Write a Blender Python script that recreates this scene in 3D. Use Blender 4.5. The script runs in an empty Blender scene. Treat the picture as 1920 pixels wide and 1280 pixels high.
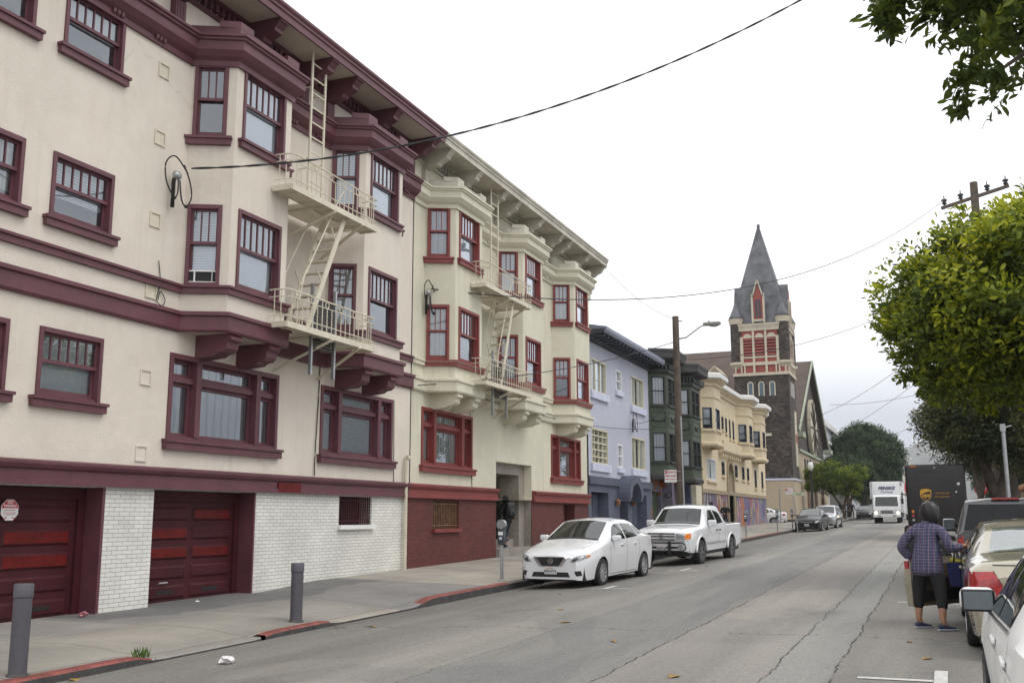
import bpy, bmesh, math, random
import numpy as np
from mathutils import Vector, Matrix
from mathutils.bvhtree import BVHTree

random.seed(7)
rng = np.random.default_rng(11)
SC = bpy.context.scene
COL = SC.collection
R = math.radians
WL = {}                     # object name -> world offset its mesh is built against


# ------------------------------------------------------------------ scene bookkeeping
def tag(o, label=None, cat=None, group=None, kind=None):
    if label: o['label'] = label
    if cat: o['category'] = cat
    if group: o['group'] = group
    if kind: o['kind'] = kind
    return o


def thing(name, label, cat, loc=(0, 0, 0), rotz=0.0, group=None):
    o = bpy.data.objects.new(name, None)
    o.empty_display_size = 0.3
    COL.objects.link(o)
    o.location = loc
    o.rotation_euler = (0, 0, rotz)
    WL[o.name] = Vector(loc)
    return tag(o, label, cat, group)


def copy_tree(o, parent=None):
    c = o.copy()
    COL.objects.link(c)
    if parent is not None:
        c.parent = parent
    for ch in list(o.children):
        copy_tree(ch, c)
    return c


class MB:
    """collects faces, then links them as one mesh object"""
    def __init__(s):
        s.v = []; s.f = []; s.m = []

    def add(s, vs, fs, m=0):
        b = len(s.v)
        s.v.extend([tuple(p) for p in vs])
        for f in fs:
            s.f.append([i + b for i in f]); s.m.append(m)
        return s

    def quad(s, a, b, c, d, m=0):
        return s.add([a, b, c, d], [(0, 1, 2, 3)], m)

    def box(s, x0, x1, y0, y1, z0, z1, m=0):
        if x0 > x1: x0, x1 = x1, x0
        if y0 > y1: y0, y1 = y1, y0
        if z0 > z1: z0, z1 = z1, z0
        v = [(x0, y0, z0), (x1, y0, z0), (x1, y1, z0), (x0, y1, z0), (x0, y0, z1), (x1, y0, z1), (x1, y1, z1), (x0, y1, z1)]
        return s.add(v, BOXF, m)

    def obox(s, c, ax, ay, az, m=0):
        """oriented box from centre and three half-axis vectors"""
        c, ax, ay, az = map(Vector, (c, ax, ay, az))
        v = [c + i * ax + j * ay + k * az for k in (-1, 1) for j, i in ((-1, -1), (-1, 1), (1, 1), (1, -1))]
        return s.add(v, BOXF, m)

    def bar(s, p, q, w, h=None, up=(0, 0, 1), m=0):
        """a square bar from p to q"""
        p, q = Vector(p), Vector(q); h = h or w
        d = (q - p)
        L = d.length
        if L < 1e-6: return s
        d.normalize()
        a = d.cross(Vector(up))
        if a.length < 1e-3: a = d.cross(Vector((1, 0, 0)))
        a.normalize(); b = a.cross(d)
        return s.obox((p + q) / 2, d * L / 2, a * w / 2, b * h / 2, m)

    def prism(s, pts, axis, lo, hi, m=0):
        n = len(pts)
        def mk(p, t):
            return (t, p[0], p[1]) if axis == 'x' else ((p[0], t, p[1]) if axis == 'y' else (p[0], p[1], t))
        v = [mk(p, lo) for p in pts] + [mk(p, hi) for p in pts]
        f = [tuple(range(n)), tuple(range(2 * n - 1, n - 1, -1))]
        f += [(i, i + n, (i + 1) % n + n, (i + 1) % n) for i in range(n)]
        return s.add(v, f, m)

    def tube(s, pts, r, n=6, m=0, cap=True):
        pts = [Vector(p) for p in pts]
        rr = r if isinstance(r, (list, tuple)) else [r] * len(pts)
        vs = []; fs = []
        for i, p in enumerate(pts):
            d = (pts[min(i + 1, len(pts) - 1)] - pts[max(i - 1, 0)])
            d = d.normalized() if d.length > 1e-9 else Vector((0, 0, 1))
            a = d.cross(Vector((0, 0, 1)))
            if a.length < 0.05: a = d.cross(Vector((0, 1, 0)))
            a.normalize(); b = d.cross(a)
            for k in range(n):
                t = 2 * math.pi * k / n
                vs.append(p + (a * math.cos(t) + b * math.sin(t)) * rr[i])
        for i in range(len(pts) - 1):
            for k in range(n):
                fs.append((i * n + k, i * n + (k + 1) % n, (i + 1) * n + (k + 1) % n, (i + 1) * n + k))
        if cap:
            fs.append(tuple(range(n - 1, -1, -1))); fs.append(tuple(range((len(pts) - 1) * n, len(pts) * n)))
        return s.add(vs, fs, m)

    def lathe(s, prof, c=(0, 0, 0), n=16, axis='z', m=0, cap=True):
        c = Vector(c); vs = []; fs = []
        for (r, h) in prof:
            for k in range(n):
                t = 2 * math.pi * k / n
                x, y = r * math.cos(t), r * math.sin(t)
                p = (x, y, h) if axis == 'z' else ((x, h, y) if axis == 'y' else (h, x, y))
                vs.append(c + Vector(p))
        for i in range(len(prof) - 1):
            for k in range(n):
                fs.append((i * n + k, i * n + (k + 1) % n, (i + 1) * n + (k + 1) % n, (i + 1) * n + k))
        if prof[0] == prof[-1]: cap = False
        if cap and prof[0][0] > 1e-6: fs.append(tuple(range(n - 1, -1, -1)))
        if cap and prof[-1][0] > 1e-6: fs.append(tuple(range((len(prof) - 1) * n, len(prof) * n)))
        return s.add(vs, fs, m)

    def rbox(s, c, size, bev, seg=2, m=0, rot=None):
        bm = bmesh.new()
        bmesh.ops.create_cube(bm, size=1)
        bmesh.ops.scale(bm, vec=size, verts=bm.verts)
        bmesh.ops.bevel(bm, geom=bm.edges[:], offset=bev, segments=seg, profile=0.5, affect='EDGES')
        if rot is not None: bmesh.ops.transform(bm, matrix=rot, verts=bm.verts)
        bm.verts.index_update()
        s.add([v.co + Vector(c) for v in bm.verts], [[v.index for v in f.verts] for f in bm.faces], m)
        bm.free(); return s

    def sphere(s, c, r, seg=12, rings=8, m=0, sc=(1, 1, 1)):
        prof = [(max(1e-7, math.sin(math.pi * i / rings)) * r, -math.cos(math.pi * i / rings) * r) for i in range(rings + 1)]
        t = MB().lathe(prof, (0, 0, 0), seg)
        return s.add([(Vector((p[0] * sc[0], p[1] * sc[1], p[2] * sc[2])) + Vector(c)) for p in t.v], t.f, m)

    # boxes and walls in a facade frame (o, u, n): u runs along the wall, n points out of it, z is up
    def lb(s, fr, u0, u1, v0, v1, w0, w1, m=0):
        o, u, n = fr
        P = lambda a, b, c: o + u * a + n * c + Vector((0, 0, b))
        v = [P(u0, v0, w0), P(u1, v0, w0), P(u1, v0, w1), P(u0, v0, w1), P(u0, v1, w0), P(u1, v1, w0), P(u1, v1, w1), P(u0, v1, w1)]
        return s.add(v, BOXF, m)

    def lq(s, fr, u0, u1, v0, v1, w, m=0):
        o, u, n = fr
        P = lambda a, b: o + u * a + n * w + Vector((0, 0, b))
        return s.quad(P(u0, v0), P(u1, v0), P(u1, v1), P(u0, v1), m)

    def lp(s, fr, pts, w0, w1, m=0):
        """outline (u, v) with thickness w0..w1"""
        o, u, n = fr
        k = len(pts)
        v = [o + u * a + n * w0 + Vector((0, 0, b)) for a, b in pts] + [o + u * a + n * w1 + Vector((0, 0, b)) for a, b in pts]
        f = [tuple(range(k)), tuple(range(2 * k - 1, k - 1, -1))] + [(i, i + k, (i + 1) % k + k, (i + 1) % k) for i in range(k)]
        return s.add(v, f, m)

    def wall(s, fr, u0, u1, v0, v1, holes=(), depth=0.42, m=0, mback=1, mrev=None):
        """a wall face with rectangular openings, their reveals and a dark back behind each; hole = (u0,u1,v0,v1[,depth[,back]])"""
        o, u, n = fr
        P = lambda a, b, c=0.0: o + u * a + n * c + Vector((0, 0, b))
        us = sorted({u0, u1, *[h[0] for h in holes], *[h[1] for h in holes]}); us = [a for a in us if u0 - 1e-6 <= a <= u1 + 1e-6]
        vs = sorted({v0, v1, *[h[2] for h in holes], *[h[3] for h in holes]}); vs = [a for a in vs if v0 - 1e-6 <= a <= v1 + 1e-6]
        for a, b in zip(us, us[1:]):
            for c, d in zip(vs, vs[1:]):
                mu, mv = (a + b) / 2, (c + d) / 2
                if any(h[0] < mu < h[1] and h[2] < mv < h[3] for h in holes): continue
                s.quad(P(a, c), P(b, c), P(b, d), P(a, d), m)
        mr = m if mrev is None else mrev
        for h in holes:
            a, b, c, d = h[:4]; e = -(h[4] if len(h) > 4 else depth)
            s.quad(P(a, c), P(a, d), P(a, d, e), P(a, c, e), mr)
            s.quad(P(b, c), P(b, c, e), P(b, d, e), P(b, d), mr)
            s.quad(P(a, c), P(a, c, e), P(b, c, e), P(b, c), mr)
            s.quad(P(a, d), P(b, d), P(b, d, e), P(a, d, e), mr)
            s.quad(P(a, c, e), P(a, d, e), P(b, d, e), P(b, c, e), h[5] if len(h) > 5 else mback)
        return s

    def sweep(s, path, prof, m=0):
        """profile [(out, z)] swept along a plan path [(x, y)] that runs towards +y, outward being +x; mitred"""
        P = [Vector((p[0], p[1])) for p in path]; k = len(prof); vs = []
        def nrm(a, b):
            d = (b - a).normalized(); return Vector((d.y, -d.x))
        for i, p in enumerate(P):
            n1 = nrm(P[i - 1], p) if i > 0 else nrm(p, P[i + 1])
            n2 = nrm(p, P[i + 1]) if i < len(P) - 1 else n1
            mm = (n1 + n2); mm = mm / max(0.3, mm.dot(n1))
            for (o, z) in prof: vs.append((p.x + mm.x * o, p.y + mm.y * o, z))
        fs = []
        for i in range(len(P) - 1):
            for j in range(k):
                fs.append((i * k + j, (i + 1) * k + j, (i + 1) * k + (j + 1) % k, i * k + (j + 1) % k))
        fs.append(tuple(range(k))); fs.append(tuple(range((len(P) - 1) * k, len(P) * k))[::-1])
        return s.add(vs, fs, m)

    def build(s, name, mats, parent=None, smooth=False, bevel=0.0, fix=True, off=None):
        if not isinstance(mats, (list, tuple)): mats = [mats]
        if off is None: off = WL.get(parent.name, Vector()) if parent is not None else Vector()
        me = bpy.data.meshes.new(name)
        me.from_pydata([(p[0] - off.x, p[1] - off.y, p[2] - off.z) for p in s.v], [], s.f)
        for mt in mats: me.materials.append(mt)
        if len(mats) > 1: me.polygons.foreach_set('material_index', s.m)
        if fix or bevel:
            bm = bmesh.new(); bm.from_mesh(me)
            if bevel:
                es = [e for e in bm.edges if len(e.link_faces) == 2 and e.calc_face_angle(0) > 0.6]
                bmesh.ops.bevel(bm, geom=es, offset=bevel, segments=1, affect='EDGES', clamp_overlap=True)
            bmesh.ops.recalc_face_normals(bm, faces=bm.faces)
            bm.to_mesh(me); bm.free()
        if smooth:
            me.polygons.foreach_set('use_smooth', [True] * len(me.polygons))
            if smooth is not True: me.set_sharp_from_angle(angle=R(smooth))
        o = bpy.data.objects.new(name, me)
        COL.objects.link(o)
        if parent is not None:
            o.parent = parent
        WL[o.name] = off.copy()
        return o


BOXF = [(0, 3, 2, 1), (4, 5, 6, 7), (0, 1, 5, 4), (1, 2, 6, 5), (2, 3, 7, 6), (3, 0, 4, 7)]


def solo(mb, name, mats, label, cat, loc=None, group=None, kind=None, smooth=False, bevel=0.0):
    """a thing that is one mesh; its origin goes to loc"""
    o = mb.build(name, mats, None, smooth, bevel, off=Vector(loc) if loc else Vector())
    if loc: o.location = loc
    return tag(o, label, cat, group, kind)


def text(s, size, o, u, v, mat, parent=None, name='lettering', align='CENTER', shear=0.0, bold=0.0, depth=0.004, sx=1.0):
    """solid lettering; o = world anchor, u = reading direction, v = up"""
    cu = bpy.data.curves.new(name, 'FONT')
    cu.body = s; cu.size = size; cu.align_x = align; cu.align_y = 'CENTER'; cu.shear = shear; cu.offset = bold; cu.extrude = depth / 2
    cu.resolution_u = 3
    t = bpy.data.objects.new(name, cu); COL.objects.link(t)
    bpy.context.view_layer.update()
    dg = bpy.context.evaluated_depsgraph_get()
    me = bpy.data.meshes.new_from_object(t.evaluated_get(dg))
    bpy.data.objects.remove(t); bpy.data.curves.remove(cu)
    u, v, o = Vector(u).normalized(), Vector(v).normalized(), Vector(o)
    n = u.cross(v)
    off = WL.get(parent.name, Vector()) if parent is not None else Vector()
    M = Matrix((((u * sx).x, v.x, n.x, o.x - off.x), ((u * sx).y, v.y, n.y, o.y - off.y), ((u * sx).z, v.z, n.z, o.z - off.z), (0, 0, 0, 1)))
    me.transform(M)
    me.materials.clear(); me.materials.append(mat)
    ob = bpy.data.objects.new(name, me); COL.objects.link(ob)
    if parent is not None: ob.parent = parent
    WL[ob.name] = off.copy()
    return ob


def part_empty(name, parent):
    o = bpy.data.objects.new(name, None); COL.objects.link(o); o.parent = parent; o.empty_display_size = 0.2
    WL[o.name] = WL[parent.name].copy(); return o


def spline(pts, k=6):
    P = [Vector(p) for p in pts]; out = []
    for i in range(len(P) - 1):
        a, b, c, d = P[max(0, i - 1)], P[i], P[i + 1], P[min(len(P) - 1, i + 2)]
        for j in range(k):
            t = j / k
            out.append(0.5 * ((2 * b) + (c - a) * t + (2 * a - 5 * b + 4 * c - d) * t * t + (3 * b - a - 3 * c + d) * t ** 3))
    return out + [P[-1]]


# ------------------------------------------------------------------ materials
def newmat(name):
    m = bpy.data.materials.new(name); m.use_nodes = True
    nt = m.node_tree
    return m, nt, nt.nodes['Principled BSDF']


def link(nt, a, b): nt.links.new(a, b)


def coords(nt, scale=(1, 1, 1), kind='Object'):
    tc = nt.nodes.new('ShaderNodeTexCoord'); mp = nt.nodes.new('ShaderNodeMapping')
    mp.inputs['Scale'].default_value = scale
    link(nt, tc.outputs[kind], mp.inputs['Vector'])
    return mp.outputs['Vector']


def noise(nt, vec, scale, detail=4, rough=0.6, dist=0.0):
    n = nt.nodes.new('ShaderNodeTexNoise')
    n.inputs['Scale'].default_value = scale; n.inputs['Detail'].default_value = detail
    n.inputs['Roughness'].default_value = rough; n.inputs['Distortion'].default_value = dist
    link(nt, vec, n.inputs['Vector']); return n.outputs['Fac']


def ramp(nt, fac, stops, interp='LINEAR'):
    r = nt.nodes.new('ShaderNodeValToRGB'); r.color_ramp.interpolation = interp
    el = r.color_ramp.elements
    while len(el) < len(stops): el.new(0.5)
    for e, (p, c) in zip(el, stops):
        e.position = p; e.color = (*c, 1) if len(c) == 3 else c
    link(nt, fac, r.inputs['Fac']); return r.outputs['Color']


def mixc(nt, fac, a, b, mode='MIX'):
    n = nt.nodes.new('ShaderNodeMix'); n.data_type = 'RGBA'; n.blend_type = mode
    for i, x in ((0, fac), (6, a), (7, b)):
        if isinstance(x, (int, float)): n.inputs[i].default_value = x
        elif isinstance(x, tuple): n.inputs[i].default_value = (*x[:3], 1)
        else: link(nt, x, n.inputs[i])
    return n.outputs[2]


def math_(nt, op, a, b=0.0, c=None):
    n = nt.nodes.new('ShaderNodeMath'); n.operation = op
    for i, x in enumerate((a, b) if c is None else (a, b, c)):
        if isinstance(x, (int, float)): n.inputs[i].default_value = x
        else: link(nt, x, n.inputs[i])
    return n.outputs[0]


def bump(nt, bs, h, strength=0.3, dist=0.01):
    b = nt.nodes.new('ShaderNodeBump'); b.inputs['Strength'].default_value = strength; b.inputs['Distance'].default_value = dist
    link(nt, h, b.inputs['Height']); link(nt, b.outputs['Normal'], bs.inputs['Normal'])


def sh(c, k): return tuple(min(1.0, x * k) for x in c)


def mat(name, col, rough=0.6, var=0.12, scale=3.0, metal=0.0, coat=0.0, bmp=0.0, bscale=60.0, spec=0.5):
    m, nt, bs = newmat(name)
    bs.inputs['Roughness'].default_value = rough; bs.inputs['Metallic'].default_value = metal
    bs.inputs['Coat Weight'].default_value = coat; bs.inputs['Coat Roughness'].default_value = 0.05
    bs.inputs['Specular IOR Level'].default_value = spec
    v = coords(nt)
    f = noise(nt, v, scale, 5)
    c = ramp(nt, f, [(0.3, sh(col, 1 - var)), (0.7, sh(col, 1 + var))])
    g = noise(nt, v, scale * 6 + 5, 6, 0.7)
    c = mixc(nt, 1.0, c, ramp(nt, g, [(0.25, (1 - var * 0.9,) * 3), (0.5, (1, 1, 1)), (0.8, (1 + var * 1.1,) * 3)]), 'MULTIPLY')
    link(nt, c, bs.inputs['Base Color'])
    if bmp: bump(nt, bs, noise(nt, v, bscale, 3), bmp, 0.01)
    return m


def stucco(name, col, dirt=(0.30, 0.26, 0.20), amount=0.35):
    m, nt, bs = newmat(name)
    v = coords(nt)
    big = noise(nt, v, 0.35, 4)
    c = ramp(nt, big, [(0.3, sh(col, 0.93)), (0.7, sh(col, 1.04))])
    mid = noise(nt, v, 2.2, 6, 0.65)                                  # trowel marks and patched areas
    c = mixc(nt, 1.0, c, ramp(nt, mid, [(0.3, (0.93, 0.925, 0.91)), (0.55, (1, 1, 1)), (0.75, (1.03, 1.03, 1.03))]), 'MULTIPLY')
    st = noise(nt, coords(nt, (2.2, 2.2, 0.10)), 1.8, 5, 0.7)         # rain streaks run down the wall
    s2 = noise(nt, v, 0.55, 3)
    f = math_(nt, 'MULTIPLY', ramp(nt, st, [(0.50, (0, 0, 0)), (0.78, (1, 1, 1))]), ramp(nt, s2, [(0.42, (0, 0, 0)), (0.66, (1, 1, 1))]))
    f = math_(nt, 'MULTIPLY', f, amount)
    c = mixc(nt, f, c, dirt)
    cr = nt.nodes.new('ShaderNodeTexVoronoi'); cr.feature = 'DISTANCE_TO_EDGE'; cr.inputs['Scale'].default_value = 0.42   # hairline cracks
    ad = nt.nodes.new('ShaderNodeVectorMath'); ad.operation = 'MULTIPLY_ADD'; ad.inputs[1].default_value = (0.5, 0.5, 0.5)
    nz = nt.nodes.new('ShaderNodeTexNoise'); nz.inputs['Scale'].default_value = 2.0; nz.inputs['Detail'].default_value = 5; link(nt, v, nz.inputs['Vector'])
    link(nt, nz.outputs['Color'], ad.inputs[0]); link(nt, v, ad.inputs[2]); link(nt, ad.outputs[0], cr.inputs['Vector'])
    ck = math_(nt, 'MULTIPLY', ramp(nt, cr.outputs['Distance'], [(0.0015, (1, 1, 1)), (0.004, (0, 0, 0))]), ramp(nt, noise(nt, v, 0.4, 2), [(0.5, (0, 0, 0)), (0.62, (1, 1, 1))]))
    c = mixc(nt, math_(nt, 'MULTIPLY', ck, 0.35), c, sh(dirt, 0.8))
    link(nt, c, bs.inputs['Base Color'])
    bs.inputs['Roughness'].default_value = 0.85
    h = math_(nt, 'ADD', noise(nt, v, 38, 4, 0.65), math_(nt, 'MULTIPLY', mid, 1.5))
    bump(nt, bs, h, 0.6, 0.014)
    return m


def brick(name, c1, c2, mortar, w=0.216, h=0.0645, ms=0.010, var=0.25, rough=0.7, axis='yz'):
    m, nt, bs = newmat(name)
    tc = nt.nodes.new('ShaderNodeTexCoord'); sp = nt.nodes.new('ShaderNodeSeparateXYZ'); cb = nt.nodes.new('ShaderNodeCombineXYZ')
    link(nt, tc.outputs['Object'], sp.inputs[0])
    if axis == 'yz':
        link(nt, math_(nt, 'ADD', sp.outputs['Y'], sp.outputs['X']), cb.inputs['X'])
    else:
        link(nt, sp.outputs['X'], cb.inputs['X'])
    link(nt, sp.outputs['Z'], cb.inputs['Y'])
    b = nt.nodes.new('ShaderNodeTexBrick')
    b.inputs['Scale'].default_value = 1.0; b.inputs['Brick Width'].default_value = w; b.inputs['Row Height'].default_value = h
    b.inputs['Mortar Size'].default_value = ms * 0.5; b.inputs['Mortar Smooth'].default_value = 0.2; b.inputs['Bias'].default_value = 0.0
    b.inputs['Color1'].default_value = (*c1, 1); b.inputs['Color2'].default_value = (*c2, 1); b.inputs['Mortar'].default_value = (*mortar, 1)
    link(nt, cb.outputs[0], b.inputs['Vector'])
    n = noise(nt, coords(nt), 1.1, 5, 0.65)
    link(nt, mixc(nt, 1.0, b.outputs['Color'], ramp(nt, n, [(0.3, (1 - var,) * 3), (0.7, (1, 1, 1))]), 'MULTIPLY'), bs.inputs['Base Color'])
    bs.inputs['Roughness'].default_value = rough
    bump(nt, bs, b.outputs['Fac'], -0.5, 0.01)
    return m


def glass(name, tint=(0.93, 0.96, 0.96), refl=0.05):
    m, nt, bs = newmat(name)
    nt.nodes.remove(bs)
    tr = nt.nodes.new('ShaderNodeBsdfTransparent'); tr.inputs[0].default_value = (*tint, 1)
    gl = nt.nodes.new('ShaderNodeBsdfGlossy'); gl.inputs['Roughness'].default_value = 0.015; gl.inputs['Color'].default_value = (0.88, 0.93, 1.0, 1)
    lw = nt.nodes.new('ShaderNodeFresnel'); lw.inputs['IOR'].default_value = 1.52
    f = math_(nt, 'MINIMUM', math_(nt, 'MULTIPLY_ADD', lw.outputs[0], 2.6, refl), 1.0)
    bn = nt.nodes.new('ShaderNodeBump'); bn.inputs['Strength'].default_value = 0.02; bn.inputs['Distance'].default_value = 0.02
    link(nt, noise(nt, coords(nt), 1.6, 2), bn.inputs['Height']); link(nt, bn.outputs[0], gl.inputs['Normal'])
    mx = nt.nodes.new('ShaderNodeMixShader')
    link(nt, f, mx.inputs[0]); link(nt, tr.outputs[0], mx.inputs[1]); link(nt, gl.outputs[0], mx.inputs[2])
    link(nt, mx.outputs[0], nt.nodes['Material Output'].inputs['Surface'])
    return m


def car_paint(name, col, metal=0.0, rough=0.35):
    m, nt, bs = newmat(name)
    bs.inputs['Base Color'].default_value = (*col, 1)
    bs.inputs['Metallic'].default_value = metal; bs.inputs['Coat Weight'].default_value = 1.0; bs.inputs['Coat Roughness'].default_value = 0.04
    v = coords(nt)
    link(nt, ramp(nt, noise(nt, v, 4, 5), [(0.3, (rough * 0.8,) * 3), (0.75, (rough * 1.3,) * 3)]), bs.inputs['Roughness'])
    # road film: a little dust low on the body
    return m


def emis(name, col, strength):
    m, nt, bs = newmat(name)
    bs.inputs['Base Color'].default_value = (*col, 1)
    bs.inputs['Emission Color'].default_value = (*col, 1); bs.inputs['Emission Strength'].default_value = strength
    return m


def stripes(name, a, b, period, axis='Z', duty=0.25, rough=0.6, wob=0.0):
    """slats of a blind or louvre (axis Z), folds of a curtain (axis Y)"""
    m, nt, bs = newmat(name)
    tc = nt.nodes.new('ShaderNodeTexCoord'); sp = nt.nodes.new('ShaderNodeSeparateXYZ')
    link(nt, tc.outputs['Object'], sp.inputs[0])
    z = math_(nt, 'ADD', sp.outputs['Y'], sp.outputs['X']) if axis == 'Y' else sp.outputs['Z']
    if wob: z = math_(nt, 'MULTIPLY_ADD', noise(nt, coords(nt), 2.5, 2), wob, z)
    t = math_(nt, 'FRACT', math_(nt, 'DIVIDE', z, period))
    link(nt, ramp(nt, t, [(0.0, b), (duty, a), (1 - duty * 0.3, a), (1.0, b)]), bs.inputs['Base Color'])
    bs.inputs['Roughness'].default_value = rough
    bump(nt, bs, ramp(nt, t, [(0, (0, 0, 0)), (0.5, (1, 1, 1)), (1, (0, 0, 0))]), 0.6, period * 0.3)
    return m

# ------------------------------------------------------------------ shared materials
M = {}
M['stucco_a'] = stucco('cream_stucco', (0.72, 0.655, 0.57))
M['stucco_b'] = stucco('yellow_cream_stucco', (0.68, 0.65, 0.52), amount=0.6)
M['maroon'] = mat('maroon_paint', (0.120, 0.040, 0.052), 0.5, 0.18, 2.0, bmp=0.15, bscale=30)
M['redtrim'] = mat('brick_red_paint', (0.21, 0.040, 0.036), 0.5, 0.15, 2.0, bmp=0.12, bscale=30)
M['pale'] = mat('weathered_pale_paint', (0.50, 0.47, 0.40), 0.7, 0.22, 1.2, bmp=0.2, bscale=40)
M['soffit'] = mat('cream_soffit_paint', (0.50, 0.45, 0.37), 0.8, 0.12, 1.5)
M['creampaint'] = mat('cream_enamel', (0.62, 0.57, 0.45), 0.5, 0.10, 4.0)
M['black'] = mat('black_void', (0.012, 0.012, 0.013), 0.7, 0.3, 2)
M['room'] = mat('dim_room', (0.05, 0.047, 0.042), 0.9, 0.5, 0.7)
M['glass'] = glass('window_glass')
M['blind'] = stripes('white_blind', (0.72, 0.74, 0.78), (0.30, 0.31, 0.34), 0.045)
M['finebl'] = stripes('fine_blind', (0.74, 0.76, 0.80), (0.45, 0.47, 0.50), 0.028)
M['shade'] = mat('roller_shade', (0.68, 0.70, 0.75), 0.8, 0.05, 2)
M['curt'] = stripes('grey_curtain', (0.36, 0.35, 0.36), (0.12, 0.12, 0.13), 0.21, 'Y', 0.4, 0.9, 0.10)
M['lace'] = stripes('white_curtain', (0.62, 0.62, 0.60), (0.36, 0.36, 0.35), 0.15, 'Y', 0.4, 0.9, 0.12)
M['wbrick'] = brick('white_painted_brick', (0.84, 0.83, 0.78), (0.76, 0.75, 0.70), (0.30, 0.28, 0.24), ms=0.0085)
M['rbrick'] = brick('red_painted_brick', (0.150, 0.032, 0.026), (0.105, 0.022, 0.020), (0.050, 0.014, 0.013), ms=0.010)
M['garage'] = mat('dark_maroon_garage_paint', (0.058, 0.012, 0.016), 0.55, 0.25, 1.5, bmp=0.1, bscale=20, spec=0.2)
M['patch'] = mat('fresh_red_paint', (0.115, 0.009, 0.007), 0.5, 0.3, 5, spec=0.2)
M['marble'] = mat('grey_marble', (0.28, 0.25, 0.22), 0.4, 0.25, 1.2)
M['iron'] = mat('rusty_iron', (0.20, 0.10, 0.05), 0.7, 0.4, 9)
M['darkmetal'] = mat('dark_metal', (0.03, 0.03, 0.032), 0.5, 0.3, 5)
M['steel'] = mat('galvanised_steel', (0.38, 0.39, 0.40), 0.4, 0.15, 6, metal=0.7)
M['rubber'] = mat('cable_rubber', (0.018, 0.018, 0.018), 0.6, 0.3, 8)
M['white'] = mat('white_enamel', (0.78, 0.78, 0.77), 0.4, 0.05, 4)
M['signred'] = mat('sign_red', (0.50, 0.015, 0.03), 0.4, 0.06, 4)
M['ink'] = mat('black_ink', (0.02, 0.02, 0.02), 0.5, 0.05, 4)


# ------------------------------------------------------------------ ground heights
def xk(y): return -8.07 + 0.0085 * y                       # left kerb face
def xr(y): return 2.35 + 0.0085 * y                        # right kerb face
def sl(y): return 0.0121 * y if y < 130 else 0.0121 * 130 + 0.004 * (y - 130)
def sm(a, b, t):
    t = min(1.0, max(0.0, (t - a) / (b - a))); return t * t * (3 - 2 * t)


def zroad(x, y):
    k = xk(y); r = xr(y)
    t = [(k - 9, -0.08), (k, -0.08), (k + 1.75, 0.0), (k + 3.9, 0.06), (k + 5.6, 0.09), (0.0085 * y, 0.10), (r - 1.0, 0.04), (r, -0.03), (r + 60, -0.03)]
    return sl(y) + float(np.interp(x, [a for a, _ in t], [b for _, b in t]))


def kh(y):                                                 # kerb height with the driveway cuts
    if y < 8.9: return 0.08
    if y < 9.3: return 0.08 - 0.06 * sm(8.9, 9.3, y)
    if y < 11.0: return 0.02
    if y < 11.6: return 0.02 + 0.05 * sm(11.0, 11.6, y)
    if y < 12.6: return 0.07
    if y < 13.1: return 0.07 - 0.04 * sm(12.6, 13.1, y)
    if y < 15.2: return 0.03
    return 0.03 + 0.11 * sm(15.2, 16.0, y)


def zwalk(x, y):
    """left pavement surface"""
    k = xk(y)
    z0 = sl(y) - 0.08 + kh(y)
    z1 = sl(y) + 0.05 + 0.08 * sm(15.9, 18.0, y)
    z2 = sl(y) + 0.055
    t = min(1.0, max(0.0, (k - x) / 3.4))
    if t < 0.3: return z0 + (z2 - z0) * (t / 0.3) if kh(y) < 0.12 else z0 + (z1 - z0) * t
    return z2 + (z1 - z2) * ((t - 0.3) / 0.7) if kh(y) < 0.12 else z0 + (z1 - z0) * t


XF = -11.5
FRONT = (Vector((XF, 0, 0)), Vector((0, 1, 0)), Vector((1, 0, 0)))


def fr_at(x): return (Vector((x, 0, 0)), Vector((0, 1, 0)), Vector((1, 0, 0)))


def fr_seg(a, b):
    a, b = Vector((a[0], a[1], 0)), Vector((b[0], b[1], 0)); u = (b - a).normalized()
    return (a, u, Vector((u.y, -u.x, 0)))


def curtain_for(w, parent, fr, u0, u1, v0, v1, kind, drop=1.0):
    if kind is None: return
    mtx = {'blind': M['blind'], 'fine': M['finebl'], 'shade': M['shade'], 'curt': M['curt'], 'lace': M['lace']}[kind]
    nm = {'blind': 'blind', 'fine': 'blind', 'shade': 'roller_shade', 'curt': 'curtain', 'lace': 'curtain'}[kind]
    MB().lb(fr, u0, u1, v1 - (v1 - v0) * drop, v1, -0.160, -0.150).build(nm, mtx, w)


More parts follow.
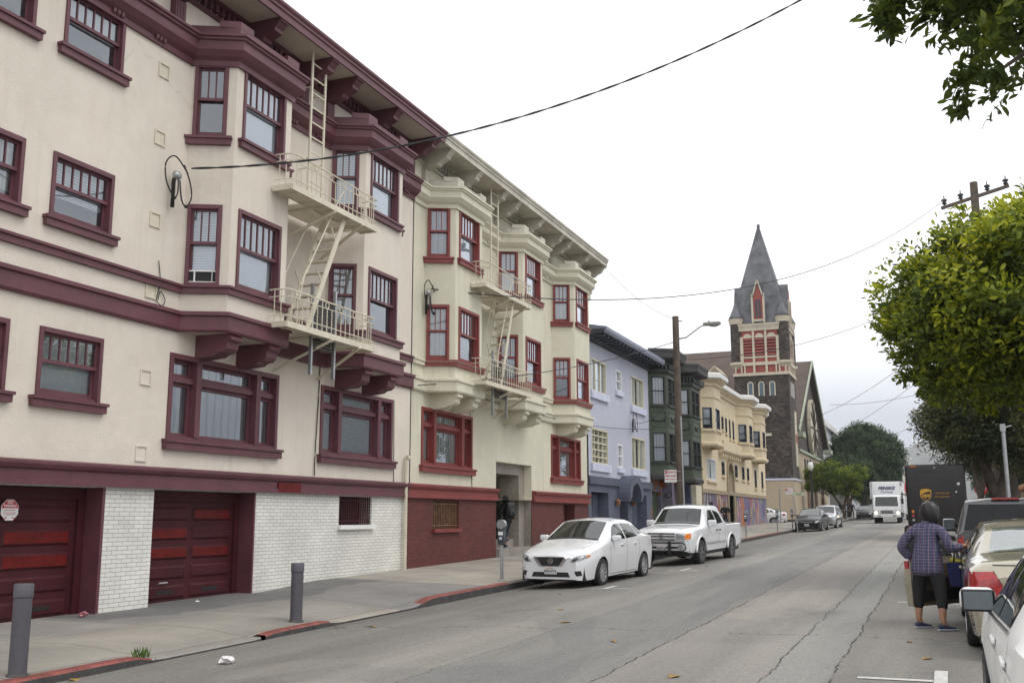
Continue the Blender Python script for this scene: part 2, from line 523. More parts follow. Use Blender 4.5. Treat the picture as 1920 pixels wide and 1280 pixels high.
def sash_window(parent, fr, u0, u1, v0, v1, trim, cover='blind', drop=1.0, panes=6, sill=True, rail=0.54, glass_m=None, open_=0.0):
    f = MB(); c = 0.062
    f.lb(fr, u0, u0 + c, v0, v1, -0.15, 0.03).lb(fr, u1 - c, u1, v0, v1, -0.15, 0.03).lb(fr, u0 + c, u1 - c, v1 - c * 1.15, v1, -0.15, 0.034)
    f.lb(fr, u0 + c, u1 - c, v0, v0 + 0.05, -0.15, 0.0)
    a, b = u0 + c, u1 - c; vt = v1 - c * 1.15; vb = v0 + 0.05; vm = vb + (vt - vb) * rail
    s = 0.036
    # upper sash, outside
    f.lb(fr, a, a + s, vm, vt, -0.075, -0.03).lb(fr, b - s, b, vm, vt, -0.075, -0.03).lb(fr, a + s, b - s, vt - s, vt, -0.074, -0.031).lb(fr, a, b, vm - 0.03, vm + 0.02, -0.08, -0.022)
    for i in range(1, panes):
        x = a + s + (b - a - 2 * s) * i / panes
        f.lb(fr, x - 0.011, x + 0.011, vm + 0.02, vt - s, -0.068, -0.036)
    # lower sash, inside
    lo = vb + open_
    f.lb(fr, a, a + s, lo, vm - 0.03, -0.12, -0.082).lb(fr, b - s, b, lo, vm - 0.03, -0.12, -0.082).lb(fr, a + s, b - s, lo, lo + 0.075, -0.119, -0.083)
    w = f.build('window', trim, parent)
    g = MB()
    g.lq(fr, a + s, b - s, vm + 0.02, vt - s, -0.053).lq(fr, a + s, b - s, lo + 0.075, vm - 0.03, -0.10)
    g.build('window_glass', glass_m or M['glass'], w, fix=False)
    curtain_for(w, parent, fr, a, b, v0, v1, cover, drop)
    if sill:
        q = MB()
        q.lb(fr, u0 - 0.09, u1 + 0.09, v0 - 0.15, v0 - 0.045, -0.02, 0.085).lb(fr, u0 - 0.11, u1 + 0.11, v0 - 0.045, v0, -0.02, 0.115)
        q.build('sill', trim, w)
    return w


def triple_window(parent, fr, u0, u1, v0, v1, trim, cover='curt'):
    f = MB(); c = 0.085; L = u1 - u0
    f.lb(fr, u0, u0 + c, v0, v1, -0.2, 0.03).lb(fr, u1 - c, u1, v0, v1, -0.2, 0.03).lb(fr, u0 + c, u1 - c, v1 - c, v1, -0.2, 0.034)
    f.lb(fr, u0 + c, u1 - c, v0, v0 + 0.06, -0.2, 0.02)
    m1, m2 = u0 + L * 0.235, u1 - L * 0.215
    vt = v0 + (v1 - v0) * 0.70
    for x in (m1, m2): f.lb(fr, x - 0.065, x + 0.065, v0 + 0.06, v1 - c, -0.19, 0.045)
    g = MB()
    cols = [(u0 + c, m1 - 0.065), (m1 + 0.065, m2 - 0.065), (m2 + 0.065, u1 - c)]
    for (a, b) in cols:
        f.lb(fr, a, b, vt - 0.04, vt + 0.05, -0.17, -0.02)
        for (p, q) in ((v0 + 0.06, vt - 0.04), (vt + 0.05, v1 - c)):
            s = 0.06
            f.lb(fr, a, a + s, p, q, -0.16, -0.09).lb(fr, b - s, b, p, q, -0.16, -0.09).lb(fr, a + s, b - s, p, p + s, -0.159, -0.091).lb(fr, a + s, b - s, q - s, q, -0.159, -0.091)
            g.lq(fr, a + s, b - s, p + s, q - s, -0.125)
    w = f.build('window', trim, parent)
    g.build('window_glass', M['glass'], w, fix=False)
    curtain_for(w, parent, fr, u0 + c, u1 - c, v0, v1, cover, 1.0)
    q = MB()
    q.lb(fr, u0 - 0.07, u1 + 0.07, v0 - 0.17, v0 - 0.05, -0.02, 0.10).lb(fr, u0 - 0.09, u1 + 0.09, v0 - 0.05, v0, -0.02, 0.13)
    q.build('sill', trim, w)
    return w


BD = 0.70; BS = 0.36      # bay depth and the run of its splayed sides


def facade_path(y0, y1, bays):
    p = [(XF, y0)]
    for (c0, c1) in bays:
        p += [(XF, c0 - BS), (XF + BD, c0), (XF + BD, c1), (XF, c1 + BS)]
    return p + [(XF, y1)]


def apartment(b, y0, y1, bays, wallm, corb, cornm, low_trim, bands, brackets, covers, win, triples, base, extra_holes=(), sof=None):
    """two bay-windowed storeys over a raised ground floor and a brick base"""
    path = facade_path(y0, y1, bays)
    # --- walls
    w = MB()
    holes = [(c0 - BS + 0.02, c1 + BS - 0.02, 4.75, 9.8, 0.75) for c0, c1 in bays]
    holes += [(a, c, d, e) for (a, c, d, e, _) in win] + [(a, c, 2.86, 4.29) for a, c, _ in triples] + list(extra_holes)
    w.wall(FRONT, y0, y1, 2.1, 10.9, holes)
    for (c0, c1) in bays:
        for k, (p, q) in enumerate((((XF, c0 - BS), (XF + BD, c0)), ((XF + BD, c0), (XF + BD, c1)), ((XF + BD, c1), (XF, c1 + BS)))):
            fr = fr_seg(p, q); L = (Vector(p) - Vector(q)).length
            if k == 1: hs = [(0.19, 1.45, 5.47, 6.88), (0.19, 1.45, 8.13, 9.48)]
            elif k == 0: hs = [(0.06, 0.64, 5.47, 6.88), (0.06, 0.64, 8.10, 9.45)]
            else: hs = [(0.15, 0.73, 5.47, 6.88), (0.15, 0.73, 8.10, 9.45)]
            w.wall(fr, 0, L, 4.66, 9.9, hs, depth=0.28)
    w.box(-26, -14, y0, y1, -0.5, 10.9)
    w.box(-14, XF - 0.5, y0, y0 + 0.1, 0, 10.9); w.box(-14, XF - 0.01, y1 - 0.1, y1 - 0.002, 0, 10.9)
    w.box(-26, XF, y0 + 0.002, y1 - 0.004, 10.9, 10.98)
    w.build('wall', [wallm, M['room'], M['marble'], M['black']], b, fix=False)
    # --- bay floors, corbels, roofs, parapets
    for (c0, c1) in bays:
        pl = [(XF, c0 - BS), (XF + BD, c0), (XF + BD, c1), (XF, c1 + BS)]
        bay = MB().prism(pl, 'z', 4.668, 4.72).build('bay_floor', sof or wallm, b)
        for yy in (c0 + 0.10, c1 - 0.44):
            q = MB()
            q.prism([(XF, 4.664), (-10.80, 4.664), (-10.77, 4.60), (-10.84, 4.52), (-10.85, 4.42), (-10.92, 4.36), (-11.02, 4.35), (-11.10, 4.30), (XF, 4.27)], 'y', yy, yy + 0.32)
            for j in range(5): q.lathe([(0.0, 0), (0.034, 0.0), (0.034, 0.055), (0, 0.055)], (-10.79, yy + 0.01 + j * 0.061, 4.575), 8, 'y')
            q.build('corbel', corb, bay)
        cap = MB().prism(pl, 'z', 9.86, 9.90)
        cap.sweep([(x - 0.04, y) for x, y in pl], [(0.0, 9.9), (0.12, 9.9), (0.12, 10.12), (0.0, 10.12)])
        for (x, y, dx) in ((XF + BD, c0, 0.0), (XF + BD, c1, 0.0)):
            sgn = 1 if y == c0 else -1
            cap.sweep([(XF + BD - 0.30, y - sgn * 0.155), (XF + BD - 0.04, y), (XF + BD - 0.04, y + 0.3)] if sgn == 1 else [(XF + BD - 0.04, y - 0.3), (XF + BD - 0.04, y), (XF + BD - 0.30, y + 0.155)],
                      [(-0.003, 10.10), (0.123, 10.10), (0.123, 10.22), (-0.003, 10.22)])
        cap.build('bay_parapet', cornm, b)
    # --- bands
    low, thin, top, water = bands
    MB().sweep(path, [(0, 4.655), (0.06, 4.655), (0.085, 4.69), (0.085, 4.91), (0.13, 4.93), (0.13, 4.99), (0, 5.02)]).build('lower_cornice', low, b)
    MB().sweep(path, [(0, 5.315), (0.065, 5.315), (0.065, 5.405), (0.10, 5.415), (0.10, 5.455), (0, 5.472)]).build('sill_band', thin, b)
    MB().sweep(path, [(0, 9.40), (0.05, 9.40), (0.05, 9.50), (0.13, 9.55), (0.21, 9.64), (0.21, 9.80), (0.25, 9.815), (0.25, 9.85), (0.29, 9.865), (0.29, 9.905), (0, 9.925)]).build('upper_cornice', top, b)
    for i_, yy in enumerate([y for y in np.arange(y0 + 0.75, y1, 0.97) if all(not (c0 - BS - 0.3 < y < c1 + BS + 0.3) for c0, c1 in bays)]):
        q = MB()
        for k_ in (-1, 0, 1): q.prism([(XF + 0.04, 9.60 - 0.0), (XF + 0.10, 9.56), (XF + 0.09, 9.47), (XF + 0.06, 9.44)], 'y', yy + k_ * 0.09 - 0.03, yy + k_ * 0.09 + 0.03)
        q.build('frieze_ornament', top, b)
    # --- main cornice
    c = MB()
    c.sweep([(XF, y0), (XF, y1 + 0.02)], [(0, 10.86), (0.83, 10.86), (0.83, 10.80), (0.87, 10.80), (0.87, 10.93), (0.90, 10.95), (0.90, 10.99), (0.94, 11.04), (0.94, 11.09), (0.0, 11.16)])
    cn = c.build('main_cornice', cornm, b)
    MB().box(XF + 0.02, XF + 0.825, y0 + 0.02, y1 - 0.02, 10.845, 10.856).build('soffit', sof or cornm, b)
    d = MB()
    yy = y0 + 0.1
    while yy < y1 - 0.1:
        d.box(XF, XF + 0.10, yy, yy + 0.085, 10.62, 10.78); yy += 0.165
    d.box(XF, XF + 0.13, y0, y1, 10.78, 10.844).box(XF, XF + 0.05, y0, y1, 10.52, 10.60)
    d.build('dentil_band', cornm, b)
    for yb in brackets:
        q = MB()
        q.prism([(XF, 10.843), (-10.71, 10.843), (-10.69, 10.78), (-10.74, 10.71), (-10.79, 10.66), (-10.80, 10.60), (-10.92, 10.55), (-11.02, 10.50), (-11.06, 10.44), (-11.3, 10.41), (XF, 10.36)], 'y', yb - 0.12, yb + 0.12)
        q.box(XF, -11.38, yb - 0.13, yb + 0.13, 9.93, 10.36)
        for j in (-1, 0, 1): q.box(-11.38, -11.37, yb + j * 0.07 - 0.015, yb + j * 0.07 + 0.015, 9.97, 10.3)
        q.lathe([(0, -0.13), (0.045, -0.13), (0.045, 0.13), (0, 0.13)], (-10.70, yb, 10.80), 8, 'y')
        q.build('bracket', cornm, cn)
    # --- windows
    for i, (c0, c1) in enumerate(bays):
        for k, (p, q) in enumerate((((XF, c0 - BS), (XF + BD, c0)), ((XF + BD, c0), (XF + BD, c1)), ((XF + BD, c1), (XF, c1 + BS)))):
            fr = fr_seg(p, q)
            cv = covers[i]
            if k == 0:
                sash_window(b, fr, 0.06, 0.64, 5.47, 6.88, low_trim, *cv[0], panes=3, sill=False); sash_window(b, fr, 0.06, 0.64, 8.10, 9.45, low_trim, *cv[2], panes=3)
            elif k == 1:
                sash_window(b, fr, 0.19, 1.45, 5.47, 6.88, low_trim, *cv[1], sill=False); sash_window(b, fr, 0.19, 1.45, 8.13, 9.48, low_trim, *cv[3])
            else:
                sash_window(b, fr, 0.15, 0.73, 5.47, 6.88, low_trim, 'shade', 1.0, panes=3, sill=False); sash_window(b, fr, 0.15, 0.73, 8.10, 9.45, low_trim, 'shade', 1.0, panes=3)
    for (a, c, d, e, cv) in win: sash_window(b, FRONT, a, c, d, e, low_trim, *cv)
    for (a, c, cv) in triples: triple_window(b, FRONT, a, c, 2.86, 4.29, low_trim, cv)


def fire_escape(b, ya, yb, zs, stair, ladder_y, bay_l, bay_r, posts):
    """two slatted balconies with railings, the stair between them, the roof ladder and the drop ladder; ya..yb on the outer face"""
    XO, XI = -10.36, -10.77
    f = part_empty('fire_escape', b)
    for z in zs:     # frames of the balconies
        fe = MB()
        fe.bar((XO, ya, z), (XO, yb, z), 0.04, 0.11).bar((XI, ya, z), (XI, yb, z), 0.03, 0.06)
        fe.bar((XO, ya, z), (XI, ya, z), 0.04, 0.10).bar((XO, yb, z), (XI, yb, z), 0.04, 0.10)
        for yy in (bay_l + 0.28, bay_r - 0.28):
            fe.bar((-11.46, yy, z - 0.62), (XO + 0.05, yy + (0.25 if yy < (ya + yb) / 2 else -0.25), z - 0.06), 0.045)
            fe.bar((-11.49, yy, z - 0.02), (XO, yy, z - 0.02), 0.05)
        fe.build('balcony_frame', M['creampaint'], f)
    for z in zs:
        p = MB()
        n = 9
        for i in range(n):
            x = XO - 0.03 - (XO - XI - 0.05) * i / (n - 1)
            p.box(x - 0.017, x + 0.017, ya, yb, z - 0.012, z + 0.012)
        x = XI - 0.06
        while x > -11.44:
            t = (x + 11.5) / BD * BS
            p.box(x - 0.017, x + 0.017, bay_l + 0.02 + BS - (BS - 0) + max(0, 0), bay_r - 0.02, z - 0.012, z + 0.012); x -= 0.052
        for yy in np.arange(ya + 0.3, yb, 0.62): p.box(XI + 0.01, XO - 0.01, yy - 0.02, yy + 0.02, z - 0.03, z - 0.012)
        p.build('platform', M['creampaint'], f)
        r = MB(); h = 0.64
        def ring(zz, w):
            r.tube([(XI + 0.02, ya, zz), (XO - 0.12, ya, zz), (XO - 0.03, ya + 0.04, zz), (XO, ya + 0.14, zz), (XO, yb - 0.03, zz), (XO - 0.02, yb, zz), (XI + 0.02, yb, zz)], w, 6)
        ring(z + h, 0.015); ring(z + h - 0.13, 0.010); ring(z + 0.16, 0.010)
        yy = ya + 0.14; k = 0
        while yy < yb:
            r.bar((XO, yy, z), (XO, yy, z + h - (0.0 if k % 3 == 0 else 0.13)), 0.013); 
            if k % 3 == 1: r.lathe([(0.052, -0.006), (0.066, -0.006), (0.066, 0.006), (0.052, 0.006), (0.052, -0.006)], (XO, yy, z + h - 0.066), 10, 'x')
            yy += 0.165; k += 1
        for yy in (ya, yb):
            for x in (XO - 0.14, XO - 0.28): r.bar((x, yy, z), (x, yy, z + h), 0.013)
        r.build('railing', M['creampaint'], f)
    # stair
    (yt, yl) = stair; zt, zb = zs[1], zs[0]
    s = MB()
    for x in (-10.50, -10.98):
        s.bar((x, yt, zt + 0.02), (x, yl, zb + 0.05), 0.03, 0.11)
        pts = [(x, yt - 0.05, zt + 0.55), (x, yt - 0.25, zt + 0.30), (x, yl - 0.18, zb + 0.95), (x, yl - 0.26, zb + 0.55), (x, yl - 0.26, zb + 0.1)]
        s.tube(pts, 0.014, 6)
        for t in (0.25, 0.62): 
            q = Vector((x, yt + (yl - yt) * t, zt + (zb - zt) * t)); s.bar(q, q + Vector((0, -0.20, 0.30)), 0.02)
    for i in range(1, 10):
        t = i / 10; yy, zz = yt + (yl - yt) * t, zt + (zb - zt) * t
        s.box(-10.98, -10.50, yy - 0.07, yy + 0.07, zz - 0.012, zz + 0.012)
    s.build('stair', M['creampaint'], f)
    l = MB(); y1, y2 = ladder_y
    for yy in (y1, y2): l.bar((-10.95, yy, zs[1]), (-10.93, yy, 10.84), 0.05, 0.03)
    zz = zs[1] + 0.3
    while zz < 10.8: l.bar((-10.94, y1, zz), (-10.94, y2, zz), 0.024); zz += 0.31
    for zz in (8.6, 10.1):
        for yy in (y1, y2): l.bar((-10.94, yy, zz), (-11.5, yy, zz), 0.02)
    l.build('roof_ladder', M['creampaint'], f)
    d = MB(); y1, y2 = posts; z = zs[0]
    for yy in (y1, y2): d.bar((-10.62, yy, z - 0.75), (-10.62, yy, z + 1.0), 0.05, 0.06, m=1)
    zz = z - 0.22
    while zz < z + 0.72: d.bar((-10.66, y1 + 0.05, zz), (-10.66, y2 - 0.05, zz), 0.05, 0.035); zz += 0.055
    d.build('drop_ladder', [M['darkmetal'], M['steel']], f)


def service_head(b, y, z, side=1):
    q = MB()
    x = XF
    q.tube([(x + 0.10, y, z - 0.55), (x + 0.10, y, z - 0.1), (x + 0.14, y, z + 0.02)], 0.035, 8)
    q.sphere((x + 0.15, y + 0.02, z), 0.085, 12, 8, 1, (.8, 1.1, 0.9))
    q.tube(spline([(x + 0.18, y + 0.02, z - 0.08), (x + 0.2, y + 0.0, z - 0.3), (x + 0.22, y - 0.1, z - 0.42), (x + 0.22, y - 0.3, z - 0.22), (x + 0.22, y - 0.34, z + 0.1), (x + 0.22, y - 0.12, z + 0.28), (x + 0.22, y + 0.2, z + 0.08)]), 0.013, 6)
    q.tube(spline([(x + 0.18, y + 0.06, z - 0.08), (x + 0.2, y + 0.1, z - 0.4), (x + 0.22, y + 0.2, z - 0.5), (x + 0.22, y + 0.32, z - 0.3), (x + 0.22, y + 0.26, z - 0.05), (x + 0.22, y + 0.1, z + 0.2)]), 0.013, 6)
    q.sphere((x + 0.22, y - 0.1, z - 0.43), 0.035, 8, 6).sphere((x + 0.22, y + 0.2, z - 0.5), 0.035, 8, 6)
    q.build('service_head', [M['rubber'], M['steel']], b, smooth=True)


def barred_vent(b, u0, u1, v0, v1, trim, barm='iron'):
    q = MB(); f = FRONT
    q.lb(f, u0 - 0.05, u1 + 0.05, v0 - 0.09, v0, -0.05, 0.09)
    v = q.build('cellar_vent', trim, b)
    g = MB(); n = int((u1 - u0) / 0.09)
    for i in range(n + 1):
        x = u0 + (u1 - u0) * i / n; g.lb(f, x - 0.011, x + 0.011, v0, v1, -0.07, -0.045)
    for zz in (v0 + 0.08, v1 - 0.08): g.lb(f, u0, u1, zz - 0.012, zz + 0.012, -0.075, -0.04)
    g.build('bars', M[barm], v)


def garage_door(b, u0, u1, z0, z1, cols, reds, slots):
    fr = fr_at(XF - 0.36)
    q = MB().lb(fr, u0, u1, z0 - 0.1, z1, -0.05, 0.0)
    q.lb(fr, u0, u0 + 0.14, z0 - 0.1, z1, 0.0, 0.05).lb(fr, u1 - 0.14, u1, z0 - 0.1, z1, 0.0, 0.05).lb(fr, u0 + 0.14, u1 - 0.14, z1 - 0.17, z1, 0, 0.05)
    a, c = u0 + 0.18, u1 - 0.18; rows = 5; H = (z1 - 0.22 - z0) / rows; Wd = (c - a) / cols
    for i in range(cols):
        for j in range(rows):
            x0, x1 = a + Wd * i + 0.06, a + Wd * (i + 1) - 0.06; v0, v1 = z0 + H * j + 0.05, z0 + H * (j + 1) - 0.05
            o, u, n = fr
            m = 1 if (i, j) in reds else 0
            P = lambda s, t, w: o + u * s + n * w + Vector((0, 0, t))
            e = 0.035
            A = [P(x0, v0, 0.004), P(x1, v0, 0.004), P(x1, v1, 0.004), P(x0, v1, 0.004)]
            B = [P(x0 + e, v0 + e, 0.03), P(x1 - e, v0 + e, 0.03), P(x1 - e, v1 - e, 0.03), P(x0 + e, v1 - e, 0.03)]
            q.add(A + B, [(0, 1, 5, 4), (1, 2, 6, 5), (2, 3, 7, 6), (3, 0, 4, 7)], 0); q.add(B, [(0, 1, 2, 3)], m)
            if (i, j) in slots: q.lb(fr, x0 + 0.3, x1 - 0.3, (v0 + v1) / 2 - 0.03, (v0 + v1) / 2 + 0.03, 0.02, 0.034, 2)
    d = q.build('garage_door', [M['garage'], M['patch'], M['black']], b)
    MB().tube([(XF - 0.33, u0 + 0.55, z0 + H - 0.02), (XF - 0.29, u0 + 0.55, z0 + H), (XF - 0.29, u0 + 0.75, z0 + H), (XF - 0.33, u0 + 0.75, z0 + H - 0.02)], 0.014, 6).build('door_handle', M['steel'], d)


# ================================================================== the maroon-trimmed apartment house
YA0, YS, YB1 = 4.0, 21.75, 35.65
ba = thing('apartment_house', 'cream apartment house with dark maroon trim, bay windows and white brick garages', 'building', (XF, 12, 0.2))
BAYS_A = [(13.76, 15.42), (18.23, 19.88)]
N = None
apartment(ba, YA0, YS, BAYS_A, M['stucco_a'], M['maroon'], M['maroon'], M['maroon'], (M['maroon'],) * 4,
          [6.9, 7.9, 9.8, 11.8, 12.9, 14.9, 16.72, 17.7, 19.5, 21.45],
          [[('blind',), ('finebl' if 0 else 'fine',), (None,), ('shade',)], [('lace',), ('lace', 0.45), ('blind',), ('fine',)]],
          [(8.84, 10.04, 8.52, 9.48, (None,)), (10.57, 11.77, 8.52, 9.48, ('fine', 0.5)), (8.84, 10.04, 5.88, 6.86, ('lace', 0.8)), (10.55, 11.75, 5.88, 6.86, ('blind', 0.62)),
           (8.82, 10.03, 3.28, 4.27, ('fine',)), (10.55, 11.75, 3.28, 4.27, ('fine',)), (6.2, 7.4, 5.88, 6.86, ('blind',)), (6.2, 7.4, 3.28, 4.27, ('blind',)), (6.2, 7.4, 8.52, 9.48, ('blind',))],
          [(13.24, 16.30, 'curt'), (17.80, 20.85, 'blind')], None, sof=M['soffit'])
g = MB().wall(FRONT, YA0, 21.58, -0.3, 2.1, [(7.6, 12.0, -0.3, 2.04, 0.55, 1), (13.06, 15.74, -0.3, 2.04, 0.55, 1), (18.63, 20.0, 1.43, 2.03, 0.3, 1)], mback=1)
g.build('brick_base', [M['wbrick'], M['black']], ba, fix=False)
for bx_ in ((XF - 0.34, XF + 0.004, 11.955, 12.012, -0.2, 2.04), (XF - 0.34, XF + 0.003, 15.70, 15.745, -0.1, 2.04), (XF - 0.35, XF - 0.02, 13.055, 13.07, 0, 2.04)): MB().box(*bx_).build('garage_jamb', M['maroon'], ba)
MB().sweep([(XF, YA0), (XF, YS - 0.12)], [(0, 2.05), (0.10, 2.05), (0.10, 2.12), (0.075, 2.13), (0.075, 2.25), (0.12, 2.28), (0.15, 2.33), (0.15, 2.37), (0, 2.40)]).box(XF + 0.09, XF + 0.104, 16.3, 17.05, 2.07, 2.24, 1).build('water_table', [M['maroon'], M['patch']], ba)
garage_door(ba, 7.6, 11.95, 0.16, 2.03, 3, {(1, 2), (2, 3), (2, 2), (0, 1)}, {(2, 0), (0, 0)})
garage_door(ba, 13.07, 15.70, 0.21, 2.03, 2, {(0, 3), (0, 2), (1, 4), (1, 2)}, {(0, 0), (1, 0)})
barred_vent(ba, 18.63, 20.0, 1.43, 2.03, M['white'], 'garage')
fire_escape(ba, 14.88, 17.98, (4.98, 7.52), (16.95, 15.72), (16.27, 16.75), 15.80, 17.86, (16.05, 16.85))
service_head(ba, 12.98, 7.25)
for z in (9.01, 7.82, 6.41, 5.22, 3.80, 2.59):
    q = MB(); s = 0.125
    for a in ((-s, s, -s, -s + 0.022), (-s, s, s - 0.022, s), (-s, -s + 0.022, -s + 0.022, s - 0.022), (s - 0.022, s, -s + 0.022, s - 0.022)): q.lb(FRONT, 12.70 + a[0], 12.70 + a[1], z + a[2], z + a[3], -0.01, 0.022)
    q.lb(FRONT, 12.60, 12.80, z - 0.1, z + 0.1, -0.02, 0.004)
    q.build('wall_vent', M['creampaint'] if z > 4 else M['stucco_a'], ba)
q = MB().tube([(XF + 0.09, 21.42, 0.3), (XF + 0.09, 21.42, 2.9), (XF + 0.09, 21.47, 2.98), (XF + 0.09, 21.55, 2.99)], 0.045, 8); q.lathe([(0.0, -0.04), (0.06, -0.04), (0.06, 0.04), (0, 0.04)], (XF + 0.09, 21.5, 2.98), 8, 'y')
q.build('vent_pipe', M['creampaint'], ba, smooth=40)
for pts, r_ in (([(XF + 0.02, 17.72, 4.7), (XF + 0.02, 17.70, 4.0), (XF + 0.03, 17.62, 2.9), (XF + 0.03, 17.62, 2.42)], 0.012), ([(XF + 0.02, 20.9, 4.3), (XF + 0.02, 20.95, 2.4)], 0.009), ([(XF + 0.012, YS, 2.4), (XF + 0.012, YS, 9.4)], 0.010),
               ([(XF + 0.02, 12.83, 5.75), (XF + 0.03, 12.88, 5.4), (XF + 0.03, 12.82, 5.1), (XF + 0.03, 12.95, 5.02), (XF + 0.03, 13.02, 5.12), (XF + 0.03, 12.9, 5.25), (XF + 0.03, 12.85, 5.1)], 0.008)):
    MB().tube(spline(pts), r_, 5).build('wall_cable', M['rubber'], ba)
# the framed fan screen in the lower side sash of the first bay
fr = fr_seg((XF, 13.40), (XF + BD, 13.76))
q = MB()
for a in ((0.07, 0.63, 5.52, 5.545), (0.07, 0.63, 5.715, 5.74), (0.07, 0.09, 5.545, 5.715), (0.20, 0.225, 5.545, 5.715), (0.50, 0.512, 5.545, 5.715), (0.61, 0.63, 5.545, 5.715)): q.lb(fr, *a, -0.075, -0.045)
q.lb(fr, 0.09, 0.61, 5.545, 5.715, -0.066, -0.060, 1)
q.build('window_fan', [M['white'], M['black']], ba)

# ================================================================== the red-trimmed apartment house
bb = thing('apartment_house', 'yellowish cream apartment house with red window frames and dark red brick base', 'building', (XF, 28, 0.4))
BAYS_B = [(22.77, 24.43), (27.45, 29.10), (32.20, 33.85)]
apartment(bb, YS + 0.002, YB1, BAYS_B, M['stucco_b'], M['stucco_b'], M['pale'], M['redtrim'], (M['stucco_b'], M['stucco_b'], M['stucco_b'], M['redtrim']),
          [22.3, 24.1, 25.95, 26.98, 28.92, 30.85, 31.73, 33.7, 35.5],
          [[('lace',), ('lace', 0.5), ('curt',), ('shade',)], [('lace', 0.6), (None,), ('blind',), ('shade',)], [('shade', 0.4), ('shade',), ('lace',), ('shade',)]],
          [], [(22.33, 25.37, 'lace'), (31.70, 34.78, 'lace')], None, extra_holes=[(27.06, 29.90, 2.1, 3.17, 1.7, 2)])
for (c0, c1) in BAYS_B:        # the red sills only run under the bay windows
    MB().sweep([(XF, c0 - BS), (XF + BD, c0), (XF + BD, c1), (XF, c1 + BS)], [(0, 5.312), (0.07, 5.312), (0.07, 5.41), (0.106, 5.42), (0.106, 5.462), (0, 5.478)]).build('sill_band', M['redtrim'], bb)
    for yy in (c0 + 0.10, c1 - 0.44): pass
MB().wall(FRONT, 21.58, 27.06, -0.2, 2.1, [(23.04, 24.56, 1.30, 2.0, 0.25, 1)]).build('brick_base', [M['rbrick'], M['black']], bb, fix=False)
MB().wall(FRONT, 29.90, YB1, -0.2, 2.1, [(32.9, 34.1, 0.5, 2.0, 0.5, 1)]).build('brick_base', [M['rbrick'], M['black']], bb, fix=False)
for a, c in ((YS - 0.12, 27.04), (29.92, YB1)):
    MB().sweep([(XF, a), (XF, c)], [(0, 2.05), (0.10, 2.05), (0.10, 2.12), (0.075, 2.13), (0.075, 2.25), (0.12, 2.28), (0.15, 2.33), (0.15, 2.37), (0, 2.40)]).build('water_table', M['redtrim'], bb)
barred_vent(bb, 23.04, 24.56, 1.30, 2.0, M['redtrim'])
fire_escape(bb, 23.68, 26.98, (5.0, 7.57), (25.95, 25.05), (25.35, 25.85), 24.80, 27.08, (24.75, 25.7))
service_head(bb, 22.33, 7.16)
# recessed entrance with its steps
e = MB()
e.box(XF - 1.75, XF - 1.7, 27.0, 29.95, 0.2, 3.17)
e.box(XF - 1.7, XF - 0.02, 27.0, 27.06, 0.2, 2.1).box(XF - 1.7, XF - 0.02, 29.90, 29.96, 0.2, 2.1)
e.box(XF - 0.9, XF - 0.25, 29.45, 29.9, 0.5, 3.165).box(XF - 0.9, XF - 0.25, 27.06, 27.3, 0.5, 3.165).box(XF - 0.9, XF - 0.25, 27.3, 29.45, 2.86, 3.165)
en = e.build('entrance', M['marble'], bb)
for s_ in ((XF - 1.0, XF + 0.10, 27.08, 30.6, 0.2, 0.70), (XF - 1.7, XF - 0.42, 27.09, 29.6, 0.69, 0.93)): MB().box(*s_).build('step', M['marble'], en)
dd = MB().box(XF - 1.70, XF - 1.64, 27.4, 29.3, 0.92, 2.75, 0).box(XF - 1.64, XF - 1.63, 27.6, 28.3, 1.2, 2.6, 1).box(XF - 1.64, XF - 1.63, 28.5, 29.1, 1.2, 2.6, 1)
dd.build('door', [mat('dark_varnished_wood', (0.05, 0.03, 0.02), 0.4), M['black']], en)
MB().box(XF - 0.42, XF - 0.36, 32.9, 34.1, 0.5, 2.0).box(XF - 0.36, XF - 0.34, 33.05, 33.95, 0.8, 1.8).build('door', M['rbrick'], bb)
for pts, r_ in (([(XF + 0.02, 25.2, 4.4), (XF + 0.02, 25.35, 2.4)], .009), ([(XF + 0.02, YB1 - 0.05, 2.4), (XF + 0.02, YB1 - 0.05, 4.6)], .03)): MB().tube(pts, r_, 6).build('wall_cable', M['rubber'], bb)

# ================================================================== pale blue house
M['blue'] = stucco('periwinkle_stucco', (0.49, 0.51, 0.60), (0.25, 0.25, 0.3), 0.25)
M['slate'] = mat('slate_grey_paint', (0.085, 0.095, 0.135), 0.5, 0.15, 2)
M['slatedark'] = mat('dark_slate_paint', (0.04, 0.045, 0.06), 0.5, 0.2, 2)
M['slatebrick'] = brick('slate_painted_brick', (0.13, 0.145, 0.20), (0.10, 0.115, 0.165), (0.05, 0.055, 0.08))
M['palesill'] = mat('pale_blue_sill', (0.56, 0.59, 0.72), 0.6, 0.1, 3)
M['ivory'] = mat('ivory_frame', (0.62, 0.58, 0.44), 0.5, 0.1, 3)


